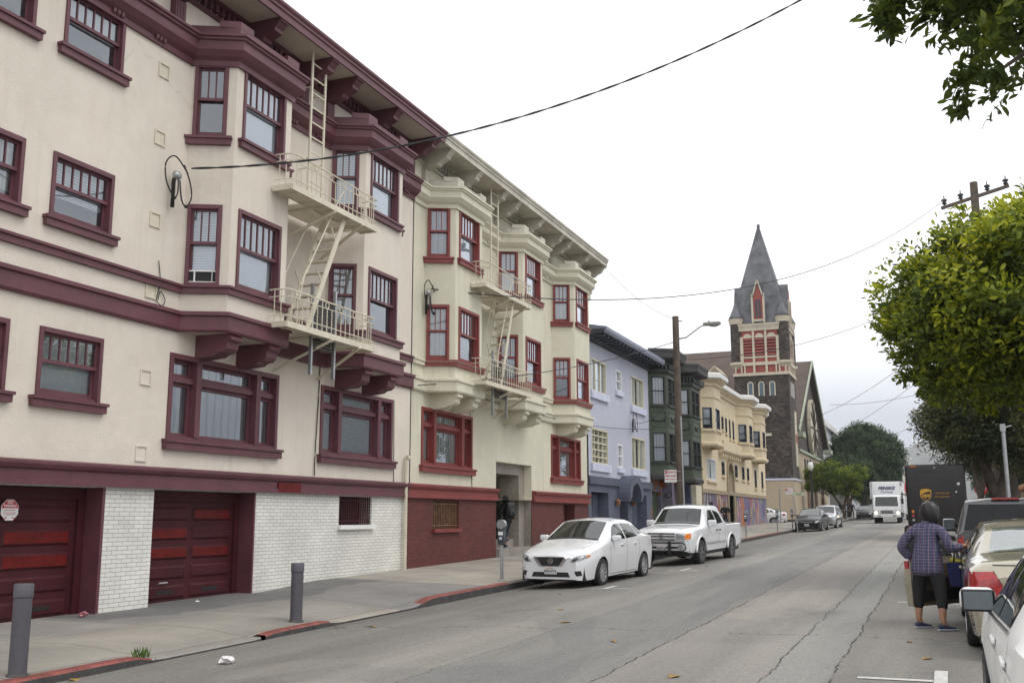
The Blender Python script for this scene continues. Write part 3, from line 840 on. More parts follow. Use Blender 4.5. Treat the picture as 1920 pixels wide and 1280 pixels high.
def plain_window(b, fr, u0, u1, v0, v1, trim, cols=2, rows=1, cover='lace', sillm=None, drop=1.0, casing=0.06, sill_h=0.12, sill_over=0.1):
    f = MB(); c = casing
    f.lb(fr, u0, u0 + c, v0, v1, -0.12, 0.015).lb(fr, u1 - c, u1, v0, v1, -0.12, 0.015).lb(fr, u0 + c, u1 - c, v1 - c, v1, -0.12, 0.016).lb(fr, u0 + c, u1 - c, v0, v0 + c, -0.12, 0.014)
    for i in range(1, cols):
        x = u0 + (u1 - u0) * i / cols; f.lb(fr, x - 0.022, x + 0.022, v0 + c, v1 - c, -0.10, -0.03)
    for j in range(1, rows):
        z = v0 + (v1 - v0) * j / rows; f.lb(fr, u0 + c, u1 - c, z - 0.022, z + 0.022, -0.098, -0.025)
    w = f.build('window', trim, b)
    MB().lq(fr, u0 + c, u1 - c, v0 + c, v1 - c, -0.08).build('window_glass', M['glass'], w, fix=False)
    curtain_for(w, b, fr, u0 + c, u1 - c, v0, v1, cover, drop)
    if sillm is not None:
        MB().lb(fr, u0 - sill_over, u1 + sill_over, v0 - sill_h, v0, -0.02, 0.10).build('sill', sillm, w)
    return w


bl = thing('town_house', 'pale blue stucco town house with slate cornice and two grey garage doors', 'house', (XF, 40, 0.5))
W6 = [(36.20, 38.12, 6.27, 7.52), (39.48, 40.30, 6.64, 7.50), (41.80, 43.80, 6.27, 7.56), (36.16, 38.20, 3.55, 4.88), (39.57, 40.30, 3.53, 4.48), (41.70, 43.85, 3.58, 4.93)]
w = MB().wall(FRONT, 35.67, 44.70, 2.8, 8.3, W6, 0.3)
w.box(-24, -12.2, 35.67, 44.70, -0.2, 8.55); w.box(-12.2, XF - 0.01, 44.6, 44.69, 0.3, 8.5)
w.build('wall', [M['blue'], M['room']], bl, fix=False)
MB().wall(FRONT, 35.67, 44.70, 0.2, 2.8, [(36.0, 38.2, 0.2, 2.5, 0.5), (41.5, 44.0, 0.2, 2.5, 0.5), (39.75, 40.95, 0.2, 2.45, 0.7)], mback=1).build('brick_base', [M['slatebrick'], M['slatedark']], bl, fix=False)
for k, h in enumerate(W6):
    fr = FRONT
    if k == 3: plain_window(bl, fr, *h, M['ivory'], 4, 5, None, M['palesill'], sill_h=0.28, sill_over=0.18)
    elif k in (1, 4): plain_window(bl, fr, *h, M['white'], 1, 2, 'shade', M['palesill'], 0.5, sill_h=0.2)
    elif k == 5: plain_window(bl, fr, *h, M['ivory'], 3, 1, 'lace', M['palesill'], sill_h=0.28, sill_over=0.18)
    else: plain_window(bl, fr, *h, M['ivory'], 3, 1, 'shade', M['palesill'], 1.0, sill_h=0.28, sill_over=0.18)
c = MB().sweep([(XF, 35.67), (XF, 44.72)], [(0, 8.12), (0.08, 8.12), (0.08, 8.2), (0.16, 8.24), (0.16, 8.30), (0.72, 8.36), (0.72, 8.50), (0.0, 8.50)], 0)
c.sweep([(XF, 35.67), (XF, 44.74)], [(0.70, 8.34), (0.76, 8.34), (0.80, 8.44), (0.80, 8.57), (0.0, 8.72), (0.0, 8.505), (0.70, 8.505)], 1)
yy = 35.8
while yy < 44.5: c.box(XF + 0.165, XF + 0.66, yy, yy + 0.16, 8.245, 8.34, 0); yy += 0.52
c.build('cornice', [M['slatedark'], mat('pale_slate_fascia', (0.20, 0.22, 0.28), 0.5, 0.15, 2)], bl)
MB().sweep([(XF, 35.67), (XF, 44.71)], [(0, 2.78), (0.09, 2.78), (0.09, 3.07), (0, 3.09)]).build('belt_course', M['slate'], bl)
hd = MB(); pts = [(math.cos(math.pi * i / 14), math.sin(math.pi * i / 14)) for i in range(15)]
hd.prism([(40.4 - 1.05 * a, 2.32 + 0.92 * s_) for a, s_ in pts] + [(40.4 + 0.72 * a, 2.32 + 0.60 * s_) for a, s_ in pts], 'x', XF, XF + 0.55)
hd.box(XF, XF + 0.5, 39.36, 39.66, 2.2, 2.33).box(XF, XF + 0.5, 41.14, 41.44, 2.2, 2.33)
hd.build('door_hood', M['slate'], bl)
MB().box(XF - 0.69, XF - 0.62, 39.78, 40.92, 0.5, 2.4).box(XF - 0.62, XF - 0.60, 39.95, 40.75, 1.5, 2.25).build('door', M['slatedark'], bl)
for a, e in ((36.0, 38.2), (41.5, 44.0)):
    q = MB().box(XF - 0.49, XF - 0.42, a + 0.05, e - 0.05, 0.3, 2.45)
    for i in range(3):
        for j in range(3):
            Wd = (e - a - 0.2) / 3; q.box(XF - 0.42, XF - 0.40, a + 0.12 + Wd * i, a + 0.04 + Wd * (i + 1), 0.6 + 0.6 * j, 1.1 + 0.6 * j)
    q.build('garage_door', M['slate'], bl)
for y in (39.1, 41.35): MB().lathe([(0, 0), (0.09, 0.03), (0.11, 0.2), (0.05, 0.28), (0, 0.30)], (XF + 0.12, y, 2.0), 8).build('wall_lamp', M['iron'], bl)
service_head(bl, 41.6, 5.65)

# ================================================================== dark green bay-windowed house
M['green'] = mat('dark_green_paint', (0.045, 0.066, 0.038), 0.55, 0.2, 1.5, bmp=0.1)
M['greendark'] = mat('very_dark_trim', (0.018, 0.020, 0.017), 0.55, 0.25, 2)
M['graf'] = None


def mural(name, seedv, pal, scale=0.9, base=None):
    m, nt, bs = newmat(name)
    v = coords(nt, (1, 1, 0.75))
    mp = nt.nodes.new('ShaderNodeMapping'); mp.inputs['Location'].default_value = (seedv, seedv * 2.3, seedv * 0.7); link(nt, v, mp.inputs['Vector'])
    n1 = nt.nodes.new('ShaderNodeTexNoise'); n1.inputs['Scale'].default_value = 1.1; n1.inputs['Detail'].default_value = 2; link(nt, mp.outputs[0], n1.inputs['Vector'])
    ad = nt.nodes.new('ShaderNodeVectorMath'); ad.operation = 'MULTIPLY_ADD'; ad.inputs[1].default_value = (0, 2.6, 1.3)
    link(nt, n1.outputs['Color'], ad.inputs[0]); link(nt, mp.outputs[0], ad.inputs[2])
    vo = nt.nodes.new('ShaderNodeTexVoronoi'); vo.inputs['Scale'].default_value = scale; link(nt, ad.outputs[0], vo.inputs['Vector'])
    sp = nt.nodes.new('ShaderNodeSeparateColor'); link(nt, vo.outputs['Color'], sp.inputs[0])
    k = len(pal)
    c = ramp(nt, sp.outputs[0], [(i / k, p) for i, p in enumerate(pal)], 'CONSTANT')
    wv = nt.nodes.new('ShaderNodeTexWave'); wv.bands_direction = 'Y'; wv.inputs['Scale'].default_value = 0.55; wv.inputs['Distortion'].default_value = 9; wv.inputs['Detail'].default_value = 2
    link(nt, mp.outputs[0], wv.inputs['Vector'])
    c2 = ramp(nt, sp.outputs[1], [(i / k, p) for i, p in enumerate(reversed(pal))], 'CONSTANT')
    c = mixc(nt, ramp(nt, wv.outputs['Fac'], [(0.62, (0, 0, 0)), (0.66, (1, 1, 1))]), c, c2)
    ed = ramp(nt, wv.outputs['Fac'], [(0.55, (1, 1, 1)), (0.60, (0.08, 0.07, 0.09)), (0.64, (1, 1, 1))])
    c = mixc(nt, 1.0, c, ed, 'MULTIPLY')
    link(nt, mixc(nt, 1.0, c, ramp(nt, noise(nt, v, 3, 5), [(0.3, (0.6, 0.6, 0.6)), (0.7, (1, 1, 1))]), 'MULTIPLY'), bs.inputs['Base Color'])
    bs.inputs['Roughness'].default_value = 0.75
    return m


M['mural_b'] = mural('painted_mural_blue', 3.1, [(0.16, 0.20, 0.30), (0.55, 0.16, 0.04), (0.10, 0.12, 0.20), (0.25, 0.33, 0.05), (0.18, 0.20, 0.27), (0.50, 0.30, 0.24), (0.20, 0.10, 0.26), (0.22, 0.25, 0.33), (0.60, 0.28, 0.06)])
M['mural_p'] = mural('painted_mural_purple', 8.4, [(0.17, 0.12, 0.22), (0.20, 0.15, 0.25), (0.30, 0.08, 0.14), (0.12, 0.10, 0.15), (0.32, 0.14, 0.06), (0.45, 0.42, 0.40)])
M['mural_g'] = mural('painted_mural_grey', 5.2, [(0.16, 0.15, 0.18), (0.13, 0.14, 0.22), (0.22, 0.20, 0.20), (0.30, 0.10, 0.04), (0.18, 0.16, 0.24)], 1.3)
M['teal'] = mat('teal_door_paint', (0.02, 0.22, 0.19), 0.45, 0.2, 3)
M['redor'] = mat('orange_red_paint', (0.35, 0.06, 0.03), 0.5, 0.3, 3)
gr = thing('town_house', 'dark green wooden town house with two stacked bay window towers and painted doorways', 'house', (XF, 50, 0.6))
w = MB()
w.wall(FRONT, 44.72, 55.55, 3.3, 8.6, [(46.0, 46.9, 3.6, 8.0, 0.1), (51.0, 52.0, 3.6, 8.0, 0.1)])
w.box(-24, -12.2, 44.72, 55.55, 0.2, 9.1).box(-12.2, XF - 0.005, 44.72, 55.55, 8.6, 9.0)
GB = [(45.28, 47.08), (50.35, 52.30)]; gd = 0.75; gs = 0.46
for (c0, c1) in GB:
    for k, (p, q) in enumerate((((XF, c0 - gs), (XF + gd, c0)), ((XF + gd, c0), (XF + gd, c1)), ((XF + gd, c1), (XF, c1 + gs)))):
        L = (Vector(p) - Vector(q)).length; fr = fr_seg(p, q)
        hs = [(0.13, L - 0.10, 4.02, 5.34), (0.13, L - 0.10, 6.58, 7.90)] if k != 1 else [(0.10, 0.86, 4.02, 5.34), (0.94, L - 0.1, 4.02, 5.34), (0.10, 0.86, 6.58, 7.90), (0.94, L - 0.1, 6.58, 7.90)]
        w.wall(fr, 0, L, 3.3, 8.7, hs, 0.2)
    w.prism([(XF, c0 - gs), (XF + gd, c0), (XF + gd, c1), (XF, c1 + gs)], 'z', 3.3, 3.36)
w.build('wall', [M['green'], M['room']], gr, fix=False)
for i, (c0, c1) in enumerate(GB):
    pl = [(XF, c0 - gs), (XF + gd, c0), (XF + gd, c1), (XF, c1 + gs)]
    for k, (p, q) in enumerate(((pl[0], pl[1]), (pl[1], pl[2]), (pl[2], pl[3]))):
        L = (Vector(p) - Vector(q)).length; fr = fr_seg(p, q)
        for zz in (4.02, 6.58):
            for (a, e) in ([(0.13, L - 0.10)] if k != 1 else [(0.10, 0.86), (0.94, L - 0.1)]):
                plain_window(gr, fr, a, e, zz, zz + 1.32, M['greendark'], 1, 2, 'curt' if k == 0 and i == 0 else 'lace', M['greendark'], 1.0 if k == 0 else 0.6, 0.055, 0.07, 0.06)
        q2 = MB(); c_ = L / 2
        q2.lb(fr, 0.10, L - 0.08, 5.60, 5.64, 0, 0.03).lb(fr, 0.10, L - 0.08, 6.28, 6.32, 0, 0.03).lb(fr, 0.10, 0.14, 5.64, 6.28, 0, 0.03).lb(fr, L - 0.12, L - 0.08, 5.64, 6.28, 0, 0.03)
        o, u, n = fr
        q2.tube([o + u * (c_ + t * 0.30) + n * 0.03 + Vector((0, 0, 5.98 - 0.12 * (1 - t * t))) for t in np.linspace(-1, 1, 9)], 0.035, 5, 1)
        q2.lb(fr, c_ - 0.34, c_ - 0.28, 5.84, 6.08, 0, 0.04, 1).lb(fr, c_ + 0.28, c_ + 0.34, 5.84, 6.08, 0, 0.04, 1)
        q2.build('garland_panel', [M['green'], M['greendark']], gr)
    q = MB().sweep(pl, [(0, 3.22), (0.10, 3.25), (0.10, 3.42), (0.05, 3.47), (0, 3.5)])
    q.sweep(pl, [(0, 8.02), (0.06, 8.02), (0.10, 8.12), (0.10, 8.2), (0, 8.2)])
    q.build('bay_moulding', M['greendark'], gr)
    d = MB().sweep(pl, [(0, 8.58), (0.40, 8.66), (0.45, 8.72), (0.45, 8.98), (0.48, 9.0), (0.48, 9.12), (0, 9.2)], 0)
    d.prism(pl, 'z', 9.0, 9.19, 0)
    fr = fr_seg(pl[0], pl[1])
    for (p, q_) in ((pl[0], pl[1]), (pl[1], pl[2]), (pl[2], pl[3])):
        fr = fr_seg(p, q_); L = (Vector(p) - Vector(q_)).length; t = 0.08
        while t < L - 0.1: d.lb(fr, t, t + 0.08, 8.25, 8.5, 0, 0.12, 1); t += 0.17
    d.build('bay_cornice', [mat('dark_roof_tar', (0.05, 0.05, 0.05), 0.8), M['greendark']], gr)
MB().sweep([(XF, 47.4), (XF, 50.0)], [(0, 8.5), (0.5, 8.6), (0.5, 9.0), (0, 9.1)]).sweep([(XF, 52.6), (XF, 55.55)], [(0, 8.5), (0.4, 8.6), (0.4, 8.9), (0, 9.0)]).build('cornice', M['greendark'], gr)
MB().box(-12.3, -11.9, 53.0, 53.5, 9.0, 9.85, 0).box(-12.35, -11.85, 52.95, 53.55, 9.85, 10.0, 1).build('chimney', [M['pale'], M['steel']], gr)
q = MB().wall(fr_at(XF - 0.5), 44.72, 55.55, 0.3, 3.3, [(45.0, 45.7, 0.4, 2.2, 0.3), (46.4, 48.6, 0.4, 2.75, 0.8), (50.2, 51.4, 0.4, 2.8, 0.8)])
q.box(XF - 0.5, XF, 44.72, 44.95, 0.3, 3.3).box(XF - 0.5, XF - 0.0, 48.9, 49.3, 0.3, 3.3, 0).box(XF - 0.5, XF, 53.0, 55.5, 0.3, 3.3, 0)
q.build('painted_ground_floor', [M['mural_g'], M['black']], gr, fix=False)
q = MB().box(XF - 1.25, XF - 1.2, 46.45, 48.0, 0.5, 2.3).box(XF - 1.25, XF - 1.2, 48.05, 48.55, 0.5, 1.7).box(XF - 0.55, XF - 0.45, 46.42, 46.6, 0.5, 2.4); q.build('door', M['teal'], gr)
MB().box(XF - 0.78, XF - 0.7, 45.05, 45.65, 0.4, 2.1).box(XF - 0.5, XF - 0.44, 44.96, 45.06, 0.4, 2.3).build('door', M['redor'], gr)
MB().box(XF - 1.2, XF - 1.1, 50.25, 51.35, 0.4, 2.7).build('door', M['greendark'], gr)
MB().box(XF, XF + 0.25, 53.2, 54.6, 2.2, 3.2).build('awning_box', M['ivory'], gr)

# ================================================================== beige corner building with the mural
M['beige'] = stucco('beige_stucco', (0.62, 0.525, 0.365), (0.3, 0.22, 0.12), 0.25)
M['tan'] = mat('tan_stone', (0.30, 0.24, 0.16), 0.8, 0.15, 2)
M['whiteroof'] = mat('white_roof_edge', (0.66, 0.65, 0.63), 0.6, 0.1, 2)
ye = thing('corner_building', 'beige two-storey corner building with a colourful mural along its ground floor', 'building', (XF, 68, 0.8))
YBAY = [(56.6, 58.5), (68.2, 70.05), (74.0, 75.9)]; YS_ = 0.6
wins = [(62.35, 63.05, 6.85, 7.65), (63.6, 64.2, 6.72, 7.66), (64.92, 65.4, 6.46, 7.67), (66.15, 66.7, 6.46, 7.68)]
lws = [(57.5, 60.05, 3.63, 4.87), (61.9, 62.85, 4.05, 4.87), (66.4, 67.45, 4.05, 4.86), (69.15, 70.1, 4.0, 4.87), (71.15, 72.05, 4.0, 4.88), (74.45, 75.3, 3.61, 4.87), (77.6, 78.5, 3.62, 4.88)]
w = MB().wall(FRONT, 55.6, 79.75, 3.05, 9.3, wins + lws + [(63.75, 65.6, 3.05, 4.95, 0.6)], 0.25)
w.box(-24, -12.3, 55.6, 79.70, 0.3, 9.2).box(-12.3, XF - 0.002, 79.6, 79.745, 0.5, 9.3)
for (c0, c1) in YBAY:
    for k, (p, q) in enumerate((((XF, c0 - YS_), (XF + 0.7, c0)), ((XF + 0.7, c0), (XF + 0.7, c1)), ((XF + 0.7, c1), (XF, c1 + YS_)))):
        L = (Vector(p) - Vector(q)).length
        w.wall(fr_seg(p, q), 0, L, 5.55, 9.2, [(0.16, L - 0.16, 6.4, 7.58)] if k != 1 else [(0.3, 1.5, 6.4, 7.57)], 0.2)
    w.prism([(XF, c0 - YS_), (XF + 0.7, c0), (XF + 0.7, c1), (XF, c1 + YS_)], 'z', 5.55, 5.6)
w.build('wall', [M['beige'], M['room'], M['tan']], ye, fix=False)
MB().wall(FRONT, 55.6, 63.6, 0.3, 2.92, [(57.6, 58.9, 0.5, 2.4, 0.15, 1)], mback=1).build('mural', [M['mural_p'], M['mural_g']], ye, fix=False)
MB().wall(FRONT, 65.7, 79.75, 0.3, 2.92).build('mural', M['mural_b'], ye, fix=False)
for (a, c, d, e) in wins: plain_window(ye, FRONT, a, c, d, e, M['slatedark'], 1, 2, 'lace', M['beige'], 0.6, 0.05)
for k, (a, c, d, e) in enumerate(lws): plain_window(ye, FRONT, a, c, d, e, M['white'] if k == 0 else M['slatedark'], 3 if k == 0 else 1, 1 if k == 0 else 2, 'lace' if k % 2 else None, M['beige'], 0.6, 0.06, 0.14)
for (c0, c1) in YBAY:
    pl = [(XF, c0 - YS_), (XF + 0.7, c0), (XF + 0.7, c1), (XF, c1 + YS_)]
    for k, (p, q) in enumerate(((pl[0], pl[1]), (pl[1], pl[2]), (pl[2], pl[3]))):
        L = (Vector(p) - Vector(q)).length
        plain_window(ye, fr_seg(p, q), *((0.16, L - 0.16) if k != 1 else (0.3, 1.5)), 6.4, 7.575, M['slatedark'], 1, 2, 'fine' if k == 0 else 'lace', M['beige'], 0.8 if k == 0 else 0.5, 0.05)
    MB().sweep(pl, [(0, 5.38), (0.12, 5.5), (0.12, 5.62), (0.05, 5.68), (0, 5.7)]).sweep(pl, [(0, 6.2), (0.04, 6.2), (0.04, 6.27), (0, 6.27)]).sweep(pl, [(0, 8.15), (0.05, 8.15), (0.05, 8.24), (0, 8.24)]).build('bay_moulding', M['beige'], ye)
pth = [(XF, 55.6)]
for (c0, c1) in YBAY: pth += [(XF, c0 - YS_), (XF + 0.7, c0), (XF + 0.7, c1), (XF, c1 + YS_)]
pth += [(XF, 79.75)]
MB().sweep(pth, [(0, 8.78), (0.1, 8.82), (0.12, 8.95), (0.34, 9.12), (0.36, 9.18), (0, 9.2)]).build('cornice', M['beige'], ye)
q = MB().sweep(pth, [(-0.02, 9.202), (0.42, 9.18), (0.46, 9.22), (0.46, 9.44), (0.40, 9.5), (-0.02, 9.56)])
for (c0, c1) in YBAY: q.prism([(XF, c0 - YS_), (XF + 0.7, c0), (XF + 0.7, c1), (XF, c1 + YS_)], 'z', 9.3, 9.55)
q.box(-24, XF, 55.62, 79.7, 9.31, 9.5); q.build('roof', M['whiteroof'], ye)
MB().sweep([(XF, 55.6), (XF, 79.76)], [(0, 2.88), (0.06, 2.88), (0.06, 3.09), (0, 3.12)]).build('belt_course', M['tan'], ye)
q = MB().sweep([(XF, 61.0), (XF, 67.4)], [(0, 5.3), (0.3, 5.42), (0.35, 5.5), (0.35, 6.1), (0, 6.15)])
for yy in np.arange(61.2, 67.3, 0.75): q.box(XF, XF + 0.25, yy, yy + 0.2, 5.1, 5.35)
q.build('balcony_front', M['beige'], ye)
q = MB(); pts = [(math.cos(math.pi * i / 12), math.sin(math.pi * i / 12)) for i in range(13)]
q.prism([(64.67 - 1.25 * a, 4.1 + 1.1 * s_) for a, s_ in pts] + [(64.67 + 0.92 * a, 4.1 + 0.8 * s_) for a, s_ in pts], 'x', XF - 0.02, XF + 0.08)
q.box(XF - 0.02, XF + 0.08, 63.42, 63.75, 0.6, 4.1).box(XF - 0.02, XF + 0.08, 65.59, 65.92, 0.6, 4.1); en = q.build('door_arch', M['tan'], ye)
MB().box(XF - 0.5, XF - 0.42, 63.7, 65.65, 0.7, 3.5, 0).build('door', M['slatedark'], en)
q = MB().box(XF - 0.45, XF - 0.43, 63.7, 65.65, 3.5, 4.9, 0)
for i in range(9): q.box(XF - 0.42, XF - 0.40, 63.8 + i * 0.2, 63.86 + i * 0.2, 3.5, 4.9, 1)
q.build('fanlight', [M['black'], M['tan']], en)
MB().tube([(XF + 0.05, 55.75, 1), (XF + 0.05, 55.75, 8.7)], 0.05, 6).build('downpipe', M['tan'], ye)

# ================================================================== the shingled church
M['shingle'] = brick('dark_shingle', (0.125, 0.100, 0.086), (0.046, 0.036, 0.031), (0.012, 0.010, 0.010), 0.30, 0.21, 0.03, 0.5, 0.9)
M['shinglex'] = brick('dark_shingle_side', (0.125, 0.098, 0.083), (0.046, 0.036, 0.031), (0.012, 0.010, 0.010), 0.30, 0.21, 0.03, 0.5, 0.9, 'xz')
M['slateroof'] = mat('mossy_slate_roof', (0.125, 0.128, 0.138), 0.8, 0.4, 1.2, bmp=0.4, bscale=6)
M['brownroof'] = mat('brown_shingle_roof', (0.085, 0.060, 0.048), 0.9, 0.2, 0.8, bmp=0.3, bscale=6)
M['churchred'] = mat('church_red', (0.30, 0.060, 0.045), 0.6, 0.15, 1)
M['churchcream'] = mat('church_cream', (0.50, 0.44, 0.34), 0.6, 0.12, 1)
M['churchtan'] = stucco('church_tan_stucco', (0.42, 0.345, 0.245))
M['bluepane'] = mat('blue_grey_pane', (0.07, 0.11, 0.14), 0.2, 0.3, 2)
ch = thing('church', 'dark shingled church with a grey spire and red and cream belfry on the far corner', 'church', (-13.85, 98.5, 1.2))
TX0, TX1, TY0, TY1 = -16.35, -11.35, 96.0, 101.0
tw = MB().box(TX0, TX1, TY0, TY1, 5.0, 14.6)
tw.build('tower', [M['shinglex']], ch)
tw2 = MB().quad((TX1 + 0.004, TY0, 5.0), (TX1 + 0.004, TY1, 5.0), (TX1 + 0.004, TY1, 14.6), (TX1 + 0.004, TY0, 14.6)).box(TX1 - 0.2, TX1 + 0.003, TY0 + 0.003, TY1, 5.0, 14.6)
tw2.build('tower_street_face', M['shingle'], ch)
bs_ = MB().box(-30, TX1 + 0.12, TY0 - 0.12, TY1, 0.2, 4.85).box(-30, TX1 + 0.2, TY0 - 0.2, TY1, 4.85, 5.0, 1); bs_.build('plinth', [M['churchtan'], M['palesill']], ch)
# belfry
cx, cy = -13.85, 98.5
be = MB().box(TX0 + 0.05, TX1 - 0.05, TY0 + 0.05, TY1 - 0.05, 14.8, 19.4).build('belfry', M['churchred'], ch)
tr = MB()
for (o, u, n) in ((Vector((cx, TY0, 0)), Vector((1, 0, 0)), Vector((0, -1, 0))), (Vector((TX1, cy, 0)), Vector((0, 1, 0)), Vector((1, 0, 0)))):
    fr = (o, u, n)
    tr.lb(fr, -2.55, 2.55, 14.58, 14.85, -0.1, 0.14).lb(fr, -2.5, 2.5, 15.55, 15.85, -0.1, 0.12)
    tr.lb(fr, -1.9, 1.9, 18.85, 19.35, -0.1, 0.16).lb(fr, -1.95, 1.95, 19.35, 19.5, -0.1, 0.25).lb(fr, -1.8, 1.8, 16.25, 16.4, -0.04, 0.08)
    for x in np.arange(-1.8, 1.81, 0.3): tr.lb(fr, x - 0.06, x + 0.06, 19.12, 19.3, 0.16, 0.24)
    for x in (-1.72, 1.72): tr.lb(fr, x - 0.2, x + 0.2, 15.85, 18.3, -0.04, 0.10)
    for x in (-0.57, 0.57): tr.lb(fr, x - 0.10, x + 0.10, 14.85, 18.85, -0.04, 0.11)
    for x in (-2.3, -1.75, -1.45, -0.57, 0.57, 1.45, 1.75, 2.3): tr.lb(fr, x - 0.07, x + 0.07, 14.85, 15.55, -0.04, 0.10)
    for x in (-1.1, 0.0, 1.1):
        tr.lp(fr, [(x + 0.42 * math.cos(math.pi * i / 10), 18.17 + 0.42 * math.sin(math.pi * i / 10)) for i in range(11)], -0.04, 0.06)
        lo = MB(); lo.lb(fr, x - 0.40, x + 0.40, 16.4, 18.17, -0.04, 0.02, 1)
        for j in range(6):
            z = 16.5 + j * 0.29
            o2 = o + u * x + Vector((0, 0, z + 0.08))
            lo.obox(o2 + n * 0.05, u * 0.39, n * 0.05 - Vector((0, 0, 0.08)), Vector((0, 0, 0.012)) + n * 0.012, 0)
        lo.build('louvre', [M['churchred'], M['black']], be)
    # lancets
    for x in (-1.0, 0.0, 1.0):
        out = lambda k: [(x - k, 12.65), (x + k, 12.65)] + [(x + k * math.cos(math.pi * i / 8), 13.75 + k * math.sin(math.pi * i / 8)) for i in range(9)]
        tr2 = MB().lp(fr, out(0.28), -0.05, 0.04, 0).lp(fr, out(0.18), 0.04, 0.045, 1)
        tr2.build('lancet_window', [M['churchcream'], M['bluepane']], ch)
tr.build('belfry_trim', M['churchcream'], be)
for (x, y) in ((TX0 + 0.32, TY0 + 0.3), (TX1 - 0.35, TY0 + 0.3), (TX1 - 0.35, TY1 - 0.3), (TX0 + 0.32, TY1 - 0.3)):
    tu = MB().lathe([(0.56, 15.86), (0.56, 19.75)], (x, y, 0), 14).build('turret', M['shinglex'], ch, smooth=40)
    q = MB().lathe([(0.3, 15.3), (0.70, 15.7), (0.70, 15.9), (0.57, 15.92)], (x, y, 0), 14).lathe([(0.57, 19.55), (0.64, 19.6), (0.64, 19.72), (0.70, 19.95), (0.72, 20.1), (0.5, 20.12)], (x, y, 0), 14)
    q.build('turret_cornice', M['churchcream'], tu)
    MB().lathe([(0.74, 20.1), (0.55, 20.45), (0.36, 20.9), (0.18, 21.4), (0.02, 21.9)], (x, y, 0), 14).build('turret_roof', M['slateroof'], tu, smooth=True)
# spire and its cross gables
h = 2.35
base = [(cx - h, cy - h, 19.45), (cx + h, cy - h, 19.45), (cx + h, cy + h, 19.45), (cx - h, cy + h, 19.45)]
k2 = 1.78
midp = [(cx - k2, cy - k2, 23.0), (cx + k2, cy - k2, 23.0), (cx + k2, cy + k2, 23.0), (cx - k2, cy + k2, 23.0)]
s_ = MB().add(base + midp + [(cx - .1, cy - .1, 29.6), (cx + .1, cy - .1, 29.6), (cx + .1, cy + .1, 29.6), (cx - .1, cy + .1, 29.6)], [(0, 1, 5, 4), (1, 2, 6, 5), (2, 3, 7, 6), (3, 0, 4, 7), (4, 5, 9, 8), (5, 6, 10, 9), (6, 7, 11, 10), (7, 4, 8, 11), (8, 9, 10, 11), (3, 2, 1, 0)])
s_.box(cx - .14, cx + .14, cy - .14, cy + .14, 29.55, 29.85)
s_.build('spire', M['slateroof'], ch)
q = MB()
q.prism([(cy - 1.7, 19.45), (cy + 1.7, 19.45), (cy, 23.65)], 'x', TX0 - 0.05, TX1 + 0.05)
q.prism([(cx - 0.72, 19.45), (cx + 0.72, 19.45), (cx + 0.72, 21.6), (cx, 23.65), (cx - 0.72, 21.6)], 'y', TY0 + 0.1, TY1 - 0.1)
gb = q.build('spire_gable', M['slateroof'], ch)
q = MB(); fr = (Vector((cx, TY0 + 0.1, 0)), Vector((1, 0, 0)), Vector((0, -1, 0)))
q.lp(fr, [(-0.42, 19.75), (0.42, 19.75), (0.42, 22.0), (0, 23.3), (-0.42, 22.0)], 0.0, 0.06, 1)
q.lb(fr, -0.62, -0.44, 19.6, 22.4, 0, 0.2, 0).lb(fr, 0.44, 0.62, 19.6, 22.4, 0, 0.2, 0).lb(fr, -0.62, 0.62, 19.75, 19.95, 0, 0.14, 0)
o, u, n = fr
for sg in (-1, 1): q.bar(o + u * sg * 0.5 + n * 0.1 + Vector((0, 0, 22.1)), o + n * 0.1 + Vector((0, 0, 23.75)), 0.2, 0.12)
q.lp(fr, [(-0.26, 20.1), (0.26, 20.1)] + [(0.26 * math.cos(math.pi * i / 8), 21.6 + 0.3 * math.sin(math.pi * i / 8)) for i in range(9)], 0.06, 0.10, 2)
q.lb(fr, -0.03, 0.03, 20.1, 21.9, 0.10, 0.13, 1)
q.build('gable_window', [M['churchcream'], M['churchred'], M['slatedark']], gb)
q = MB(); fr = (Vector((TX1 + 0.05, cy, 0)), Vector((0, 1, 0)), Vector((1, 0, 0)))
q.lp(fr, [(-0.42, 19.75), (0.42, 19.75), (0.42, 22.0), (0, 23.0), (-0.42, 22.0)], 0.0, 0.06, 1).lb(fr, -0.7, -0.5, 19.6, 22.0, 0, 0.15, 0).lb(fr, 0.5, 0.7, 19.6, 22.0, 0, 0.15, 0)
q.build('gable_window', [M['churchcream'], M['churchred']], gb)
# nave: front gable to the street, long roof behind
q = MB().prism([(104.0, 4.0), (132.0, 4.0), (132.0, 10.6), (118.0, 18.5), (104.0, 10.6)], 'x', -24, XF - 0.4); q.build('nave_front', M['shingle'], ch)
q = MB().prism([(101.0, 0.5), (133.0, 0.5), (133.0, 8.0), (101.0, 8.0)], 'x', -22, XF - 0.1); q.build('nave_plinth', M['churchtan'], ch)
q = MB()
def slab(x0, x1, ya, za, yb, zb, t=0.28):
    q.prism([(ya, za), (yb, zb), (yb, zb + t), (ya, za + t)], 'x', x0, x1)
slab(-24, XF + 0.25, 102.2, 9.7, 118.0, 18.6); slab(-24, XF + 0.25, 118.0, 18.6, 133.8, 9.7)
slab(-62, -17.5, 98.0, 9.0, 116.0, 20.0); slab(-62, -17.5, 116.0, 20.0, 134.0, 9.0)
q.build('nave_roof', M['brownroof'], ch)
MB().box(-62, -18, 101, 131, 0.5, 9.6).build('nave_wall', M['churchtan'], ch)
q = MB(); fr = fr_at(XF - 0.38)
for sg in (-1, 1): q.bar((XF + 0.22, 118 + sg * 15.9, 9.75), (XF + 0.22, 118, 18.75), 0.12, 0.45, m=0)
